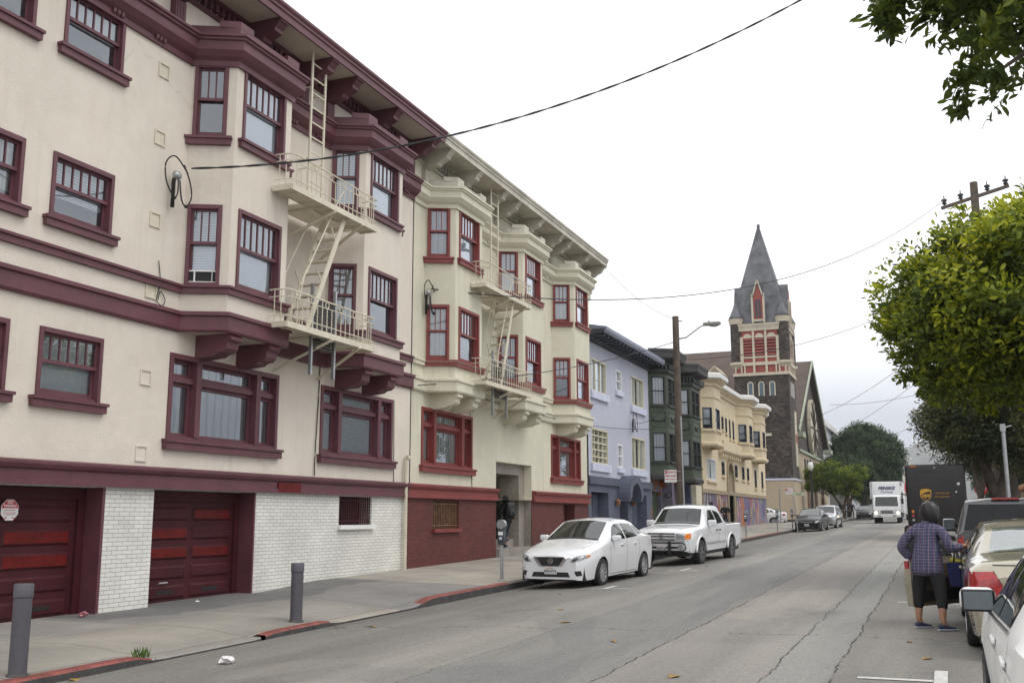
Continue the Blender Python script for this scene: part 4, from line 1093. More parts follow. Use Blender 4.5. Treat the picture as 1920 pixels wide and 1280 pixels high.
q.box(XF - 0.3, XF + 0.6, 131.5, 134.2, 9.2, 9.7).box(XF - 0.3, XF + 0.6, 101.8, 104.2, 9.2, 9.7).box(XF - 0.25, XF + 0.1, 103.2, 132.8, 7.9, 8.15)
q.build('gable_trim', mat('pale_green_trim', (0.33, 0.37, 0.27), 0.6), ch)
q = MB().lp(fr, [(118 + 4.4 * math.cos(2 * math.pi * i / 24), 11.6 + 4.2 * math.sin(2 * math.pi * i / 24)) for i in range(24)], 0, 0.10, 1)
q.lp(fr, [(118 + 3.4 * math.cos(2 * math.pi * i / 24), 11.2 + 3.3 * math.sin(2 * math.pi * i / 24)) for i in range(24)], 0.10, 0.45, 0)
for i in range(6): a = math.pi * i / 6; q.bar((XF + 0.1, 118 - 3.3 * math.cos(a), 11.2 - 3.2 * math.sin(a)), (XF + 0.1, 118 + 3.3 * math.cos(a), 11.2 + 3.2 * math.sin(a)), 0.14, 0.1, m=1)
q.build('rose_window', [M['churchcream'], M['shingle']], ch)
for i in range(9): MB().box(XF - 0.1, XF - 0.02, 108 + i * 2.2, 108.9 + i * 2.2, 4.2, 7.4, 0).build('arcade_window', M['slatedark'], ch)
M['cdoor'] = mat('church_brown_door', (0.12, 0.06, 0.03), 0.6)
for y in (110.5, 118, 125.5): MB().prism([(y - 1.3, 1.4), (y + 1.3, 1.4), (y + 1.3, 3.4)] + [(y + 1.3 * math.cos(math.pi * i / 8), 3.4 + 1.2 * math.sin(math.pi * i / 8)) for i in range(9)] + [(y - 1.3, 3.4)], 'x', XF - 0.12, XF - 0.06).build('church_door', M['cdoor'], ch)
# side wall dormer and tall side window
MB().prism([(-21.3, 16.4), (-19.3, 16.4), (-20.3, 17.4)], 'y', 107.0, 112.0, 0).prism([(-20.95, 16.5), (-19.65, 16.5), (-20.3, 17.2)], 'y', 106.9, 107.0, 1).build('roof_dormer', [M['churchcream'], M['tan']], ch)
fr = (Vector((cx, TY0, 0)), Vector((1, 0, 0)), Vector((0, -1, 0)))
q = MB()
q.lp(fr, [(-4.4, 7.0), (-1.35, 7.0), (-1.35, 13.2), (-1.7, 13.6), (-2.3, 13.8), (-4.4, 13.8)], 0.0, 0.12, 0)
fr2 = (Vector((TX1, cy, 0)), Vector((0, 1, 0)), Vector((1, 0, 0)))
q2 = MB().lb(fr2, 0.2, 1.6, 6.2, 11.4, 0.005, 0.08, 0).lb(fr2, 0.3, 1.5, 8.4, 9.2, 0.08, 0.10, 1).build('tower_window', [M['churchcream'], M['churchred']], ch)
q = MB(); fr = (Vector((cx, TY0, 0)), Vector((1, 0, 0)), Vector((0, -1, 0)))
a0, a1 = -2.5, -0.85
q.lb(fr, a0, a1, 7.0, 7.12, 0, 0.1, 0).lb(fr, a1 - 0.12, a1, 7.12, 11.2, 0, 0.1, 0).lb(fr, a0, a1 - 0.12, 7.12, 9.0, 0, 0.05, 2).lb(fr, a0, a1 - 0.12, 9.05, 9.8, 0, 0.06, 1).lb(fr, a0, a1 - 0.12, 9.85, 11.3, 0, 0.05, 2)
q.lp(fr, [(a1, 11.2), (a1 - 0.06, 11.55), (a1 - 0.3, 11.75), (a0, 11.8), (a0, 11.68), (a1 - 0.34, 11.6), (a1 - 0.12, 11.2)], 0, 0.1, 0)
q.build('stair_window', [M['churchcream'], M['churchred'], M['slateroof']], ch)
fl = MB().box(-0.16, 0.16, -0.1, 0.1, -0.08, 0.08)
MB().lb(fr, 0.1, 0.75, 8.9, 9.15, 0.0, 0.25).build('flood_lamp', M['pale'], ch)
MB().lb((Vector((cx, TY0 - 0.12, 0)), Vector((1, 0, 0)), Vector((0, -1, 0))), -2.6, -2.0, 1.9, 3.4, 0.0, 0.06).build('plinth_window', M['black'], ch)

# ================================================================== ground, road, pavements
def road_mat():
    m, nt, bs = newmat('worn_asphalt')
    tc = nt.nodes.new('ShaderNodeTexCoord'); sp = nt.nodes.new('ShaderNodeSeparateXYZ'); link(nt, tc.outputs['Object'], sp.inputs[0])
    v = tc.outputs['Object']
    wob = math_(nt, 'MULTIPLY', math_(nt, 'SUBTRACT', noise(nt, coords(nt, (1, 1, 1)), 0.9, 5, 0.7), 0.5), 0.22)
    wob = math_(nt, 'ADD', wob, math_(nt, 'MULTIPLY', math_(nt, 'SUBTRACT', noise(nt, coords(nt, (1, 1, 1)), 9, 3, 0.7), 0.5), 0.05))
    x = math_(nt, 'ADD', math_(nt, 'MULTIPLY_ADD', sp.outputs['Y'], -0.0085, sp.outputs['X']), wob)
    t = math_(nt, 'DIVIDE', math_(nt, 'ADD', x, 9.0), 12.0)
    P = lambda a: (a + 9.0) / 12.0
    base = ramp(nt, t, [(P(-8.2), (0.183, 0.174, 0.161)), (P(-5.9), (0.205, 0.195, 0.181)), (P(-5.3), (0.250, 0.239, 0.223)), (P(-4.6), (0.250, 0.239, 0.223)), (P(-4.55), (0.210, 0.205, 0.198)), (P(-2.92), (0.201, 0.198, 0.190)),
                        (P(-2.90), (0.250, 0.232, 0.215)), (P(-1.55), (0.256, 0.239, 0.222)), (P(-1.50), (0.259, 0.256, 0.242)), (P(-0.99), (0.259, 0.256, 0.242)), (P(-0.96), (0.217, 0.205, 0.189)), (P(2.5), (0.183, 0.174, 0.165))])
    st = noise(nt, coords(nt, (1.2, 0.10, 1)), 1.0, 6, 0.65)          # tyre-polished streaks along the lane
    c = mixc(nt, 1.0, base, ramp(nt, st, [(0.3, (0.78, 0.78, 0.78)), (0.7, (1.16, 1.15, 1.13))]), 'MULTIPLY')
    blot = noise(nt, coords(nt, (1, 0.5, 1)), 0.6, 5, 0.6)
    c = mixc(nt, 1.0, c, ramp(nt, blot, [(0.28, (0.72, 0.72, 0.73)), (0.42, (1, 1, 1)), (1, (1.04, 1.03, 1.02))]), 'MULTIPLY')
    ag = noise(nt, v, 75, 4, 0.75)
    c = mixc(nt, 1.0, c, ramp(nt, noise(nt, v, 22, 4, 0.8), [(0.3, (0.80, 0.80, 0.80)), (0.7, (1.2, 1.2, 1.19))]), 'MULTIPLY')
    c = mixc(nt, 1.0, c, ramp(nt, ag, [(0.3, (0.58, 0.58, 0.58)), (0.7, (1.38, 1.38, 1.36))]), 'MULTIPLY')
    oil = math_(nt, 'MULTIPLY', ramp(nt, noise(nt, coords(nt, (1, 0.6, 1)), 1.6, 5, 0.6), [(0.60, (0, 0, 0)), (0.72, (1, 1, 1))]), ramp(nt, t, [(P(-8.0), (1, 1, 1)), (P(-5.9), (0.7, 0.7, 0.7)), (P(-5.2), (0.1, 0.1, 0.1)), (P(-4.0), (0.5, 0.5, 0.5)), (P(-2.5), (0.2, 0.2, 0.2)), (P(-0.5), (0.5, 0.5, 0.5)), (P(2), (1, 1, 1))]))
    c = mixc(nt, math_(nt, 'MULTIPLY', oil, 0.5), c, (0.07, 0.066, 0.062))
    pat = ramp(nt, noise(nt, coords(nt, (0.5, 0.16, 1)), 1.0, 1, 0.4), [(0.50, (1, 1, 1)), (0.515, (0.90, 0.905, 0.915)), (0.64, (0.90, 0.905, 0.915)), (0.65, (1.05, 1.04, 1.02))])
    c = mixc(nt, 1.0, c, pat, 'MULTIPLY')
    vo = nt.nodes.new('ShaderNodeTexVoronoi'); vo.inputs['Scale'].default_value = 3.2; link(nt, v, vo.inputs['Vector'])
    dot = ramp(nt, vo.outputs['Distance'], [(0.06, (1, 1, 1)), (0.085, (0, 0, 0))])
    sp2 = nt.nodes.new('ShaderNodeSeparateColor'); link(nt, vo.outputs['Color'], sp2.inputs[0])
    gum = math_(nt, 'MULTIPLY', dot, ramp(nt, sp2.outputs[0], [(0.62, (0, 0, 0)), (0.64, (1, 1, 1))]))
    c = mixc(nt, math_(nt, 'MULTIPLY', gum, 0.55), c, (0.40, 0.39, 0.37))
    # cracks: three long joints, some cross cracks
    cr = None
    for k, wd in ((-2.90, 0.009), (-1.52, 0.007), (-0.97, 0.009), (-4.58, 0.004)):
        g = ramp(nt, math_(nt, 'ABSOLUTE', math_(nt, 'SUBTRACT', x, k)), [(wd * 0.6, (1, 1, 1)), (wd * 1.6, (0, 0, 0))])
        br = ramp(nt, noise(nt, coords(nt, (1, 1, 1)), 1.7 + abs(k), 3), [(0.34, (0.25,) * 3), (0.5, (1,) * 3)])
        g = math_(nt, 'MULTIPLY', g, br)
        cr = g if cr is None else math_(nt, 'MAXIMUM', cr, g)
    yw = math_(nt, 'ADD', sp.outputs['Y'], math_(nt, 'MULTIPLY', noise(nt, coords(nt, (1, 1, 1)), 0.8, 4, 0.7), 1.3))
    fy = math_(nt, 'ABSOLUTE', math_(nt, 'SUBTRACT', math_(nt, 'FRACT', math_(nt, 'DIVIDE', yw, 5.3)), 0.5))
    g2 = math_(nt, 'MULTIPLY', ramp(nt, fy, [(0.0008, (1, 1, 1)), (0.0025, (0, 0, 0))]), ramp(nt, noise(nt, v, 0.5, 2), [(0.5, (0, 0, 0)), (0.55, (1, 1, 1))]))
    cr = math_(nt, 'MAXIMUM', cr, g2)
    c = mixc(nt, cr, c, (0.035, 0.032, 0.028))
    link(nt, c, bs.inputs['Base Color'])
    bs.inputs['Roughness'].default_value = 0.78; bs.inputs['Specular IOR Level'].default_value = 0.4
    hgt = math_(nt, 'SUBTRACT', math_(nt, 'MULTIPLY', ag, 0.35), cr)
    bump(nt, bs, hgt, 0.55, 0.012)
    return m


def walk_mat():
    m, nt, bs = newmat('old_concrete_pavement')
    tc = nt.nodes.new('ShaderNodeTexCoord'); sp = nt.nodes.new('ShaderNodeSeparateXYZ'); link(nt, tc.outputs['Object'], sp.inputs[0])
    v = tc.outputs['Object']
    wob = math_(nt, 'MULTIPLY', math_(nt, 'SUBTRACT', noise(nt, v, 3, 4, 0.7), 0.5), 0.07)
    y = math_(nt, 'ADD', sp.outputs['Y'], wob); x = math_(nt, 'ADD', math_(nt, 'MULTIPLY_ADD', sp.outputs['Y'], -0.0085, sp.outputs['X']), wob)
    fy = math_(nt, 'FRACT', math_(nt, 'DIVIDE', y, 1.85)); fx = math_(nt, 'FRACT', math_(nt, 'DIVIDE', math_(nt, 'ADD', x, 8.30), 1.75))
    j = math_(nt, 'MAXIMUM', ramp(nt, fy, [(0.004, (1, 1, 1)), (0.010, (0, 0, 0))]), ramp(nt, fx, [(0.004, (1, 1, 1)), (0.010, (0, 0, 0))]))
    cell = nt.nodes.new('ShaderNodeTexWhiteNoise'); cb = nt.nodes.new('ShaderNodeCombineXYZ')
    link(nt, math_(nt, 'FLOOR', math_(nt, 'DIVIDE', y, 3.7)), cb.inputs[0]); link(nt, math_(nt, 'FLOOR', math_(nt, 'DIVIDE', math_(nt, 'ADD', x, 8.30), 1.75)), cb.inputs[1]); link(nt, cb.outputs[0], cell.inputs['Vector'])
    base = ramp(nt, cell.outputs['Value'], [(0.0, (0.225, 0.219, 0.210)), (0.3, (0.307, 0.285, 0.247)), (0.6, (0.352, 0.323, 0.277)), (1.0, (0.277, 0.270, 0.258))])
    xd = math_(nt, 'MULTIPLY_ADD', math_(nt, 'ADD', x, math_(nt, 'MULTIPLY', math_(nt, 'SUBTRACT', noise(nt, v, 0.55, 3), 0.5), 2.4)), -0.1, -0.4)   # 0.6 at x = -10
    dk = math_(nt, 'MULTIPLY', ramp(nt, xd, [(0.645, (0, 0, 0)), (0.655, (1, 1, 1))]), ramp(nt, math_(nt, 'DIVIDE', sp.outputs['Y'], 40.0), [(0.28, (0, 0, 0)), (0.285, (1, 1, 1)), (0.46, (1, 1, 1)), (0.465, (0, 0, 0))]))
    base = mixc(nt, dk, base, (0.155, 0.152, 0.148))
    c = mixc(nt, 1.0, base, ramp(nt, noise(nt, v, 0.7, 6, 0.65), [(0.28, (0.70, 0.70, 0.71)), (0.7, (1.15, 1.14, 1.12))]), 'MULTIPLY')
    c = mixc(nt, 1.0, c, ramp(nt, noise(nt, v, 60, 3), [(0.3, (0.82,) * 3), (0.7, (1.14,) * 3)]), 'MULTIPLY')
    vo = nt.nodes.new('ShaderNodeTexVoronoi'); vo.inputs['Scale'].default_value = 5; link(nt, v, vo.inputs['Vector'])
    sp2 = nt.nodes.new('ShaderNodeSeparateColor'); link(nt, vo.outputs['Color'], sp2.inputs[0])
    gum = math_(nt, 'MULTIPLY', ramp(nt, vo.outputs['Distance'], [(0.07, (1, 1, 1)), (0.10, (0, 0, 0))]), ramp(nt, sp2.outputs[1], [(0.72, (0, 0, 0)), (0.74, (1, 1, 1))]))
    c = mixc(nt, math_(nt, 'MULTIPLY', gum, 0.6), c, (0.075, 0.07, 0.065))
    c = mixc(nt, math_(nt, 'MULTIPLY', j, 0.75), c, (0.045, 0.04, 0.034))
    link(nt, c, bs.inputs['Base Color']); bs.inputs['Roughness'].default_value = 0.85
    bump(nt, bs, math_(nt, 'SUBTRACT', math_(nt, 'MULTIPLY', noise(nt, v, 70, 3), 0.3), j), 0.5, 0.008)
    return m


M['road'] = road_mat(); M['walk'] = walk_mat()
M['kerb'] = mat('stone_kerb', (0.165, 0.155, 0.14), 0.85, 0.35, 2.5, bmp=0.4, bscale=40)
M['kerbred'] = mat('worn_red_kerb_paint', (0.205, 0.055, 0.045), 0.75, 0.45, 6, bmp=0.3, bscale=40)
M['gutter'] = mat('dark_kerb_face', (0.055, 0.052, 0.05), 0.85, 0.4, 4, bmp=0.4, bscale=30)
M['line'] = mat('worn_white_road_paint', (0.55, 0.54, 0.51), 0.7, 0.18, 14, bmp=0.2, bscale=90)


def grid(xs_of, ys, z_of, name, mt, smooth=True):
    vs = []; fs = []
    n = None
    for y in ys:
        xs = xs_of(y); n = len(xs)
        for x in xs: vs.append((x, y, z_of(x, y)))
    for i in range(len(ys) - 1):
        for k in range(n - 1): fs.append((i * n + k, i * n + k + 1, (i + 1) * n + k + 1, (i + 1) * n + k))
    o = MB().add(vs, fs).build(name, mt, smooth=smooth)
    return o


YS_ROAD = list(np.arange(-12, 32, 0.4)) + list(np.arange(32, 130, 2.0)) + list(np.arange(130, 620, 20.0))
tag(grid(lambda y: list(np.linspace(xk(y) + 0.001, xr(y) - 0.001, 24)), YS_ROAD, zroad, 'road', M['road']), kind='structure')
YW = [y for y in list(np.arange(-12, 36, 0.2)) + list(np.arange(36, 80.6, 1.5)) + [80.5]]
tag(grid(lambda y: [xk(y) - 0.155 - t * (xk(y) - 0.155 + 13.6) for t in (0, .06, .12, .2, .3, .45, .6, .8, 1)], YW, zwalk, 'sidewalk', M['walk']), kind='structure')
tag(grid(lambda y: [xk(y) - 0.155 - t * 5.5 for t in (0, .1, .3, .6, 1)], [95.4] + list(np.arange(100, 420, 10.0)), zwalk, 'sidewalk', M['walk']), kind='structure')
tag(grid(lambda y: [-70, -30, -12, xk(y) - 0.01], [80.5, 88, 95.4], lambda x, y: zroad(xk(y), y) + 0.012 * max(0, -9 - x), 'side_street', M['road']), kind='structure')
tag(grid(lambda y: [xr(y) + 0.155 + t for t in (0, .5, 1.5, 3, 5)], YS_ROAD, lambda x, y: sl(y) + 0.10, 'sidewalk', M['walk']), kind='structure')
tag(grid(lambda y: list(np.linspace(-900, 900, 25)), [-60, 0, 60, 130, 300, 620, 1200, 2200, 3600], lambda x, y: sl(y) - 0.45, 'ground', mat('city_ground', (0.13, 0.125, 0.115), 0.9, 0.3, 0.05)), kind='structure')


def kerb_strip(y0, y1, step, left=True, top=None):
    q = MB(); ys = list(np.arange(y0, y1, step)) + [y1]
    def ring(y):
        if left:
            k = xk(y); zt = zwalk(k - 0.16, y); zg = sl(y) - 0.14
            return [(k, y, zg), (k, y, zt - 0.02), (k - 0.02, y, zt), (k - 0.156, y, zt + 0.002), (k - 0.156, y, zg)]
        k = xr(y); zt = sl(y) + 0.10
        return [(k, y, zt - 0.2), (k, y, zt - 0.02), (k + 0.02, y, zt), (k + 0.156, y, zt + 0.002), (k + 0.156, y, zt - 0.2)]
    rr = [ring(y) for y in ys]
    for a, b in zip(rr, rr[1:]):
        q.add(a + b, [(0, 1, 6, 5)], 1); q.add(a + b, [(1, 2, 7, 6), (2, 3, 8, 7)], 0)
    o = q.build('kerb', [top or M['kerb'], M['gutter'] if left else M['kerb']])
    return tag(o, kind='structure')


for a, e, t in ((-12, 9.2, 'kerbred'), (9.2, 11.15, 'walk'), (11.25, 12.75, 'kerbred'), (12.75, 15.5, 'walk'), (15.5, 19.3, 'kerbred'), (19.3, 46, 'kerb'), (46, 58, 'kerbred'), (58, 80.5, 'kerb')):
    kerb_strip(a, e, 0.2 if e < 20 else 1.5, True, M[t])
kerb_strip(95.4, 400, 12, True); kerb_strip(-12, 400, 4, False)


def paint(name, pts, dz=0.006):
    o = MB().add([(x, y, zroad(x, y) + dz) for x, y in pts], [tuple(range(len(pts)))]).build(name, M['line'])
    tag(o, kind='structure')


def strip(x0, y0, x1, y1, w):
    d = Vector((x1 - x0, y1 - y0)); n = Vector((-d.y, d.x)).normalized() * w / 2; k = max(1, int(d.length / 0.4))
    q = MB()
    for i in range(k):
        a, b = i / k, (i + 1) / k
        pa, pb = Vector((x0, y0)) + d * a, Vector((x0, y0)) + d * b
        pts = [pa - n, pb - n, pb + n, pa + n]
        q.add([(p.x, p.y, zroad(p.x, p.y) + 0.006) for p in pts], [(0, 1, 2, 3)])
    tag(q.build('road_marking', M['line']), kind='structure')


strip(-6.36, 19.08, -5.36, 19.08, 0.075); strip(-5.86, 19.12, -5.84, 19.8, 0.10)
strip(-5.95, 24.6, -5.2, 24.6, 0.08); strip(-5.64, 24.65, -5.62, 25.6, 0.10)
strip(-0.55, 17.0, 0.40, 17.0, 0.10)
strip(-0.68, 9.66, -0.07, 9.66, 0.10); strip(-0.02, 9.0, 0.0, 10.25, 0.11)
strip(-5.6, 31.0, -4.9, 31.0, 0.1); strip(-5.3, 44.0, -4.6, 44.0, 0.12)

# ================================================================== street furniture
M['bollard'] = mat('grey_purple_bollard_paint', (0.085, 0.080, 0.095), 0.55, 0.15, 3, bmp=0.1)
for i, (x, y, hgt, lab) in enumerate(((-8.22, 7.60, 0.86, 'round grey steel bollard nearest the garage with the no parking sign'), (-8.30, 12.40, 0.80, 'round grey steel bollard between the second garage and the red kerb stub'))):
    z = zwalk(x, y)
    t = thing('bollard', lab, 'bollard', (x, y, z), 0, 'bollards along the kerb')
    MB().lathe([(0.085, -0.05), (0.085, hgt - 0.13)], (x, y, z), 20).build('post', M['bollard'], t, smooth=40)
    MB().lathe([(0.092, hgt - 0.125), (0.093, hgt - 0.01), (0.086, hgt), (0, hgt)], (x, y, z), 20).build('cap', M['bollard'], t, smooth=40)
    MB().lathe([(0.12, -0.02), (0.10, 0.012), (0.086, 0.02)], (x, y, z), 20).build('base_collar', M['gutter'], t, smooth=True)

M['meterhead'] = mat('dark_meter_head', (0.05, 0.055, 0.065), 0.4, 0.1, 6)
def meter(x, y, lab):
    z = zwalk(x, y)
    t = thing('parking_meter', lab, 'parking meter', (x, y, z), 0, 'parking meters along the left kerb')
    MB().lathe([(0.035, -0.05), (0.035, 0.72)], (x, y, z), 10).lathe([(0.07, 0), (0.07, 0.015), (0.036, 0.03)], (x, y, z), 10).build('post', M['steel'], t, smooth=40)
    q = MB().rbox((x, y, z + 0.88), (0.15, 0.12, 0.32), 0.03).rbox((x, y, z + 1.08), (0.17, 0.11, 0.12), 0.02)
    hd_ = q.build('meter_head', M['meterhead'], t, smooth=40)
    MB().lathe([(0.095, -0.058), (0.095, 0.058)], (x, y, z + 1.14), 16, 'y').build('dome', M['steel'], hd_, smooth=40)
    MB().box(x - 0.05, x + 0.05, y - 0.066, y - 0.06, z + 0.92, z + 0.99).build('label', M['white'], hd_)
    MB().box(x - 0.03, x + 0.03, y - 0.064, y - 0.06, z + 0.83, z + 0.88).build('card_slot', M['palesill'], hd_)


for x, y, lab in ((-8.22, 19.65, 'parking meter in front of the entrance steps, ahead of the white sedan'), (-7.95, 48.3, 'parking meter beside the mural, first one beyond the white pickup'), (-7.85, 58.2, 'parking meter left of the leaning sign post near the side street'),
                  (-7.75, 64.0, 'parking meter just behind the front of the black sedan'), (-7.4, 103.0, 'parking meter by the dark tree trunk past the silver wagon'), (-7.4, 109.0, 'farthest parking meter, between the tree trunk and the pedestrians')):
    meter(x, y, lab)

# wooden pole with the street light
M['wood'] = mat('weathered_pole_wood', (0.105, 0.080, 0.062), 0.85, 0.3, 5, bmp=0.4, bscale=25)
z = zwalk(-7.9, 34.8)
t = thing('utility_pole', 'weathered wooden utility pole with a cobra-head street light beside the white pickup', 'utility pole', (-7.9, 34.8, z))
MB().lathe([(0.15, -0.1), (0.115, 8.56 - z)], (-7.9, 34.8, z), 12).build('pole', M['wood'], t, smooth=50)
la = MB().tube([(-7.82, 34.8, 7.75), (-7.55, 34.8, 7.78), (-7.25, 34.8, 7.98), (-7.0, 34.8, 8.15), (-6.85, 34.8, 8.18)], 0.025, 8).build('lamp_arm', M['steel'], t, smooth=True)
MB().rbox((-6.62, 34.8, 8.21), (0.62, 0.22, 0.12), 0.05).sphere((-6.55, 34.8, 8.15), 0.1, 10, 6, 0, (1.8, 1, 0.6)).sphere((-6.72, 34.8, 8.28), 0.05, 8, 6).build('lamp_head', mat('lamp_head_grey', (0.25, 0.25, 0.24), 0.5), la, smooth=40)
MB().tube([(-7.76, 34.7, 0.5), (-7.78, 34.7, 2.6), (-7.80, 34.72, 5.0)], 0.03, 6).build('conduit', M['steel'], t)
q = MB()
for zz in (8.4, 7.0): q.bar((-7.95, 34.8, zz), (-7.66, 34.8, zz - 0.02), 0.03)
q.build('hook', M['darkmetal'], t)
s = thing('parking_sign', 'white no parking sign with red lettering strapped to the wooden pole', 'sign', (-8.18, 34.62, 2.95))
MB().rbox((-8.19, 34.62, 2.96), (0.42, 0.012, 0.42), 0.004, 1).build('plate', M['white'], s)
MB().box(-8.40 + 0.015, -8.29, 34.609, 34.613, 3.05, 3.155).build('red_block', M['signred'], s)
text('NO', 0.085, (-8.338, 34.606, 3.10), (1, 0, 0), (0, 0, 1), M['white'], s)
text('PARKING', 0.075, (-8.14, 34.606, 3.10), (1, 0, 0), (0, 0, 1), M['signred'], s, bold=0.001)
text('8AM-10AM', 0.08, (-8.19, 34.608, 2.97), (1, 0, 0), (0, 0, 1), M['signred'], s, bold=0.001)
text('STREET CLEANING', 0.047, (-8.19, 34.608, 2.86), (1, 0, 0), (0, 0, 1), M['signred'], s, bold=0.001)
MB().box(-8.1, -7.82, 34.63, 34.65, 3.11, 3.13).box(-8.1, -7.82, 34.63, 34.65, 2.80, 2.82).build('bracket', M['steel'], s)

# globe lamp post, leaning sign post, bare post
z = zwalk(-7.55, 74)
t = thing('lamp_post', 'black cast iron lamp post with a white acorn globe outside the church', 'street lamp', (-7.55, 74, z))
MB().lathe([(0.2, 0), (0.2, 0.5), (0.13, 0.6), (0.10, 0.7), (0.07, 3.6), (0.12, 3.7), (0.07, 3.8)], (-7.55, 74, z), 14).build('post', M['darkmetal'], t, smooth=40)
MB().lathe([(0.10, 3.8), (0.2, 4.0), (0.19, 4.22), (0.12, 4.38), (0, 4.42)], (-7.55, 74, z), 14).build('globe', mat('milk_glass', (0.75, 0.75, 0.72), 0.2, 0.03), t, smooth=True)
MB().lathe([(0.13, 4.38), (0.04, 4.48), (0.02, 4.6), (0, 4.62)], (-7.55, 74, z), 10).build('finial', M['darkmetal'], t, smooth=True)
z = zwalk(-7.0, 60)
t = thing('sign_post', 'thin leaning post with parking and street name plates before the church', 'sign post', (-7.0, 60, z))
MB().bar((-6.98, 60, z - 0.05), (-7.19, 60, 3.25), 0.055).build('post', M['steel'], t)
q = MB().rbox((-7.36, 59.96, 3.0), (0.40, 0.012, 0.34), 0.004, 1).build('parking_plate', M['white'], t)
MB().box(-7.55, -7.46, 59.948, 59.952, 3.04, 3.15).build('red_block', M['signred'], q)
text('PARKING', 0.07, (-7.33, 59.948, 3.09), (1, 0, 0), (0, 0, 1), M['signred'], q)
text('8AM-6PM', 0.07, (-7.36, 59.948, 2.96), (1, 0, 0), (0, 0, 1), M['signred'], q)
q = MB().rbox((-6.84, 59.96, 2.83), (0.62, 0.012, 0.17), 0.004, 1).build('street_name_plate', mat('pale_green_plate', (0.55, 0.60, 0.42), 0.5), t)
text('STREET', 0.11, (-6.84, 59.948, 2.83), (1, 0, 0), (0, 0, 1), M['slatedark'], q)
z = sl(79.5)
solo(MB().lathe([(0.05, 0), (0.05, 2.7)], (-10.45, 79.4, z), 8).lathe([(0.09, 0), (0.09, 0.05)], (-10.45, 79.4, z), 8), 'sign_post', M['steel'], 'plain thin steel post at the corner of the mural building', 'post', (-10.45, 79.4, z))

# octagonal sign on the garage door
oy, oz, ox = 10.575, 1.70, XF - 0.318
s = thing('no_parking_sign', 'small red and white octagonal no parking sign on the first garage door', 'sign', (ox, oy, oz))
rr_ = 0.155
octo = lambda r: [(oy + r * math.cos(R(22.5 + 45 * i)), oz + r * math.sin(R(22.5 + 45 * i))) for i in range(8)]
MB().prism(octo(rr_), 'x', ox, ox + 0.006).build('plate', M['white'], s)
ins = octo(rr_ - 0.008); top = [p for p in ins if p[1] > oz + 0.02]
edge = 0.155 * 0.86
q = MB().prism([(oy - edge + 0.0, oz + 0.025), (oy + edge, oz + 0.025)] + sorted([p for p in ins if p[1] > oz + 0.03], key=lambda p: math.atan2(p[1] - oz, p[0] - oy)), 'x', ox + 0.006, ox + 0.008).build('red_field', M['signred'], s)
text('NO', 0.062, (ox + 0.0095, oy, oz + 0.107), (0, 1, 0), (0, 0, 1), M['white'], s, bold=0.0012, depth=0.002)
text('PARKING', 0.050, (ox + 0.0095, oy, oz + 0.056), (0, 1, 0), (0, 0, 1), M['white'], s, bold=0.0012, depth=0.002)
text('PRIVATE DRIVEWAY', 0.021, (ox + 0.0075, oy, oz - 0.005), (0, 1, 0), (0, 0, 1), M['signred'], s, depth=0.002)
text('VIOLATORS WILL BE TOWED', 0.016, (ox + 0.0075, oy, oz - 0.04), (0, 1, 0), (0, 0, 1), M['signred'], s, depth=0.002)
text('AT OWNERS EXPENSE', 0.016, (ox + 0.0075, oy, oz - 0.064), (0, 1, 0), (0, 0, 1), M['signred'], s, depth=0.002)
q = MB()
for sg in (-1, 1): q.prism([(oy + sg * 0.10, oz - 0.115), (oy + sg * 0.04, oz - 0.095), (oy + sg * 0.035, oz - 0.105), (oy + sg * 0.085, oz - 0.125)], 'x', ox + 0.006, ox + 0.008)
q.build('tow_mark', M['signred'], s)

# litter and the kerb weed
def crumple(r, seed_, flat=0.5):
    rs = np.random.default_rng(seed_); bm = bmesh.new(); bmesh.ops.create_icosphere(bm, subdivisions=2, radius=r)
    q = MB(); k = rs.uniform(0.55, 1.25, len(bm.verts)); bm.verts.index_update()
    q.add([(v.co.x * k[v.index] * 1.3, v.co.y * k[v.index], (v.co.z * k[v.index] + r) * flat) for v in bm.verts], [[v.index for v in f.verts] for f in bm.faces]); bm.free(); return q


def litter(r, sd, x, y, z, mt, name, lab, cat, flat=0.5):
    o = crumple(r, sd, flat).build(name, mt); o.location = (x, y, z); o.rotation_euler = (0, 0, sd); tag(o, lab, cat)


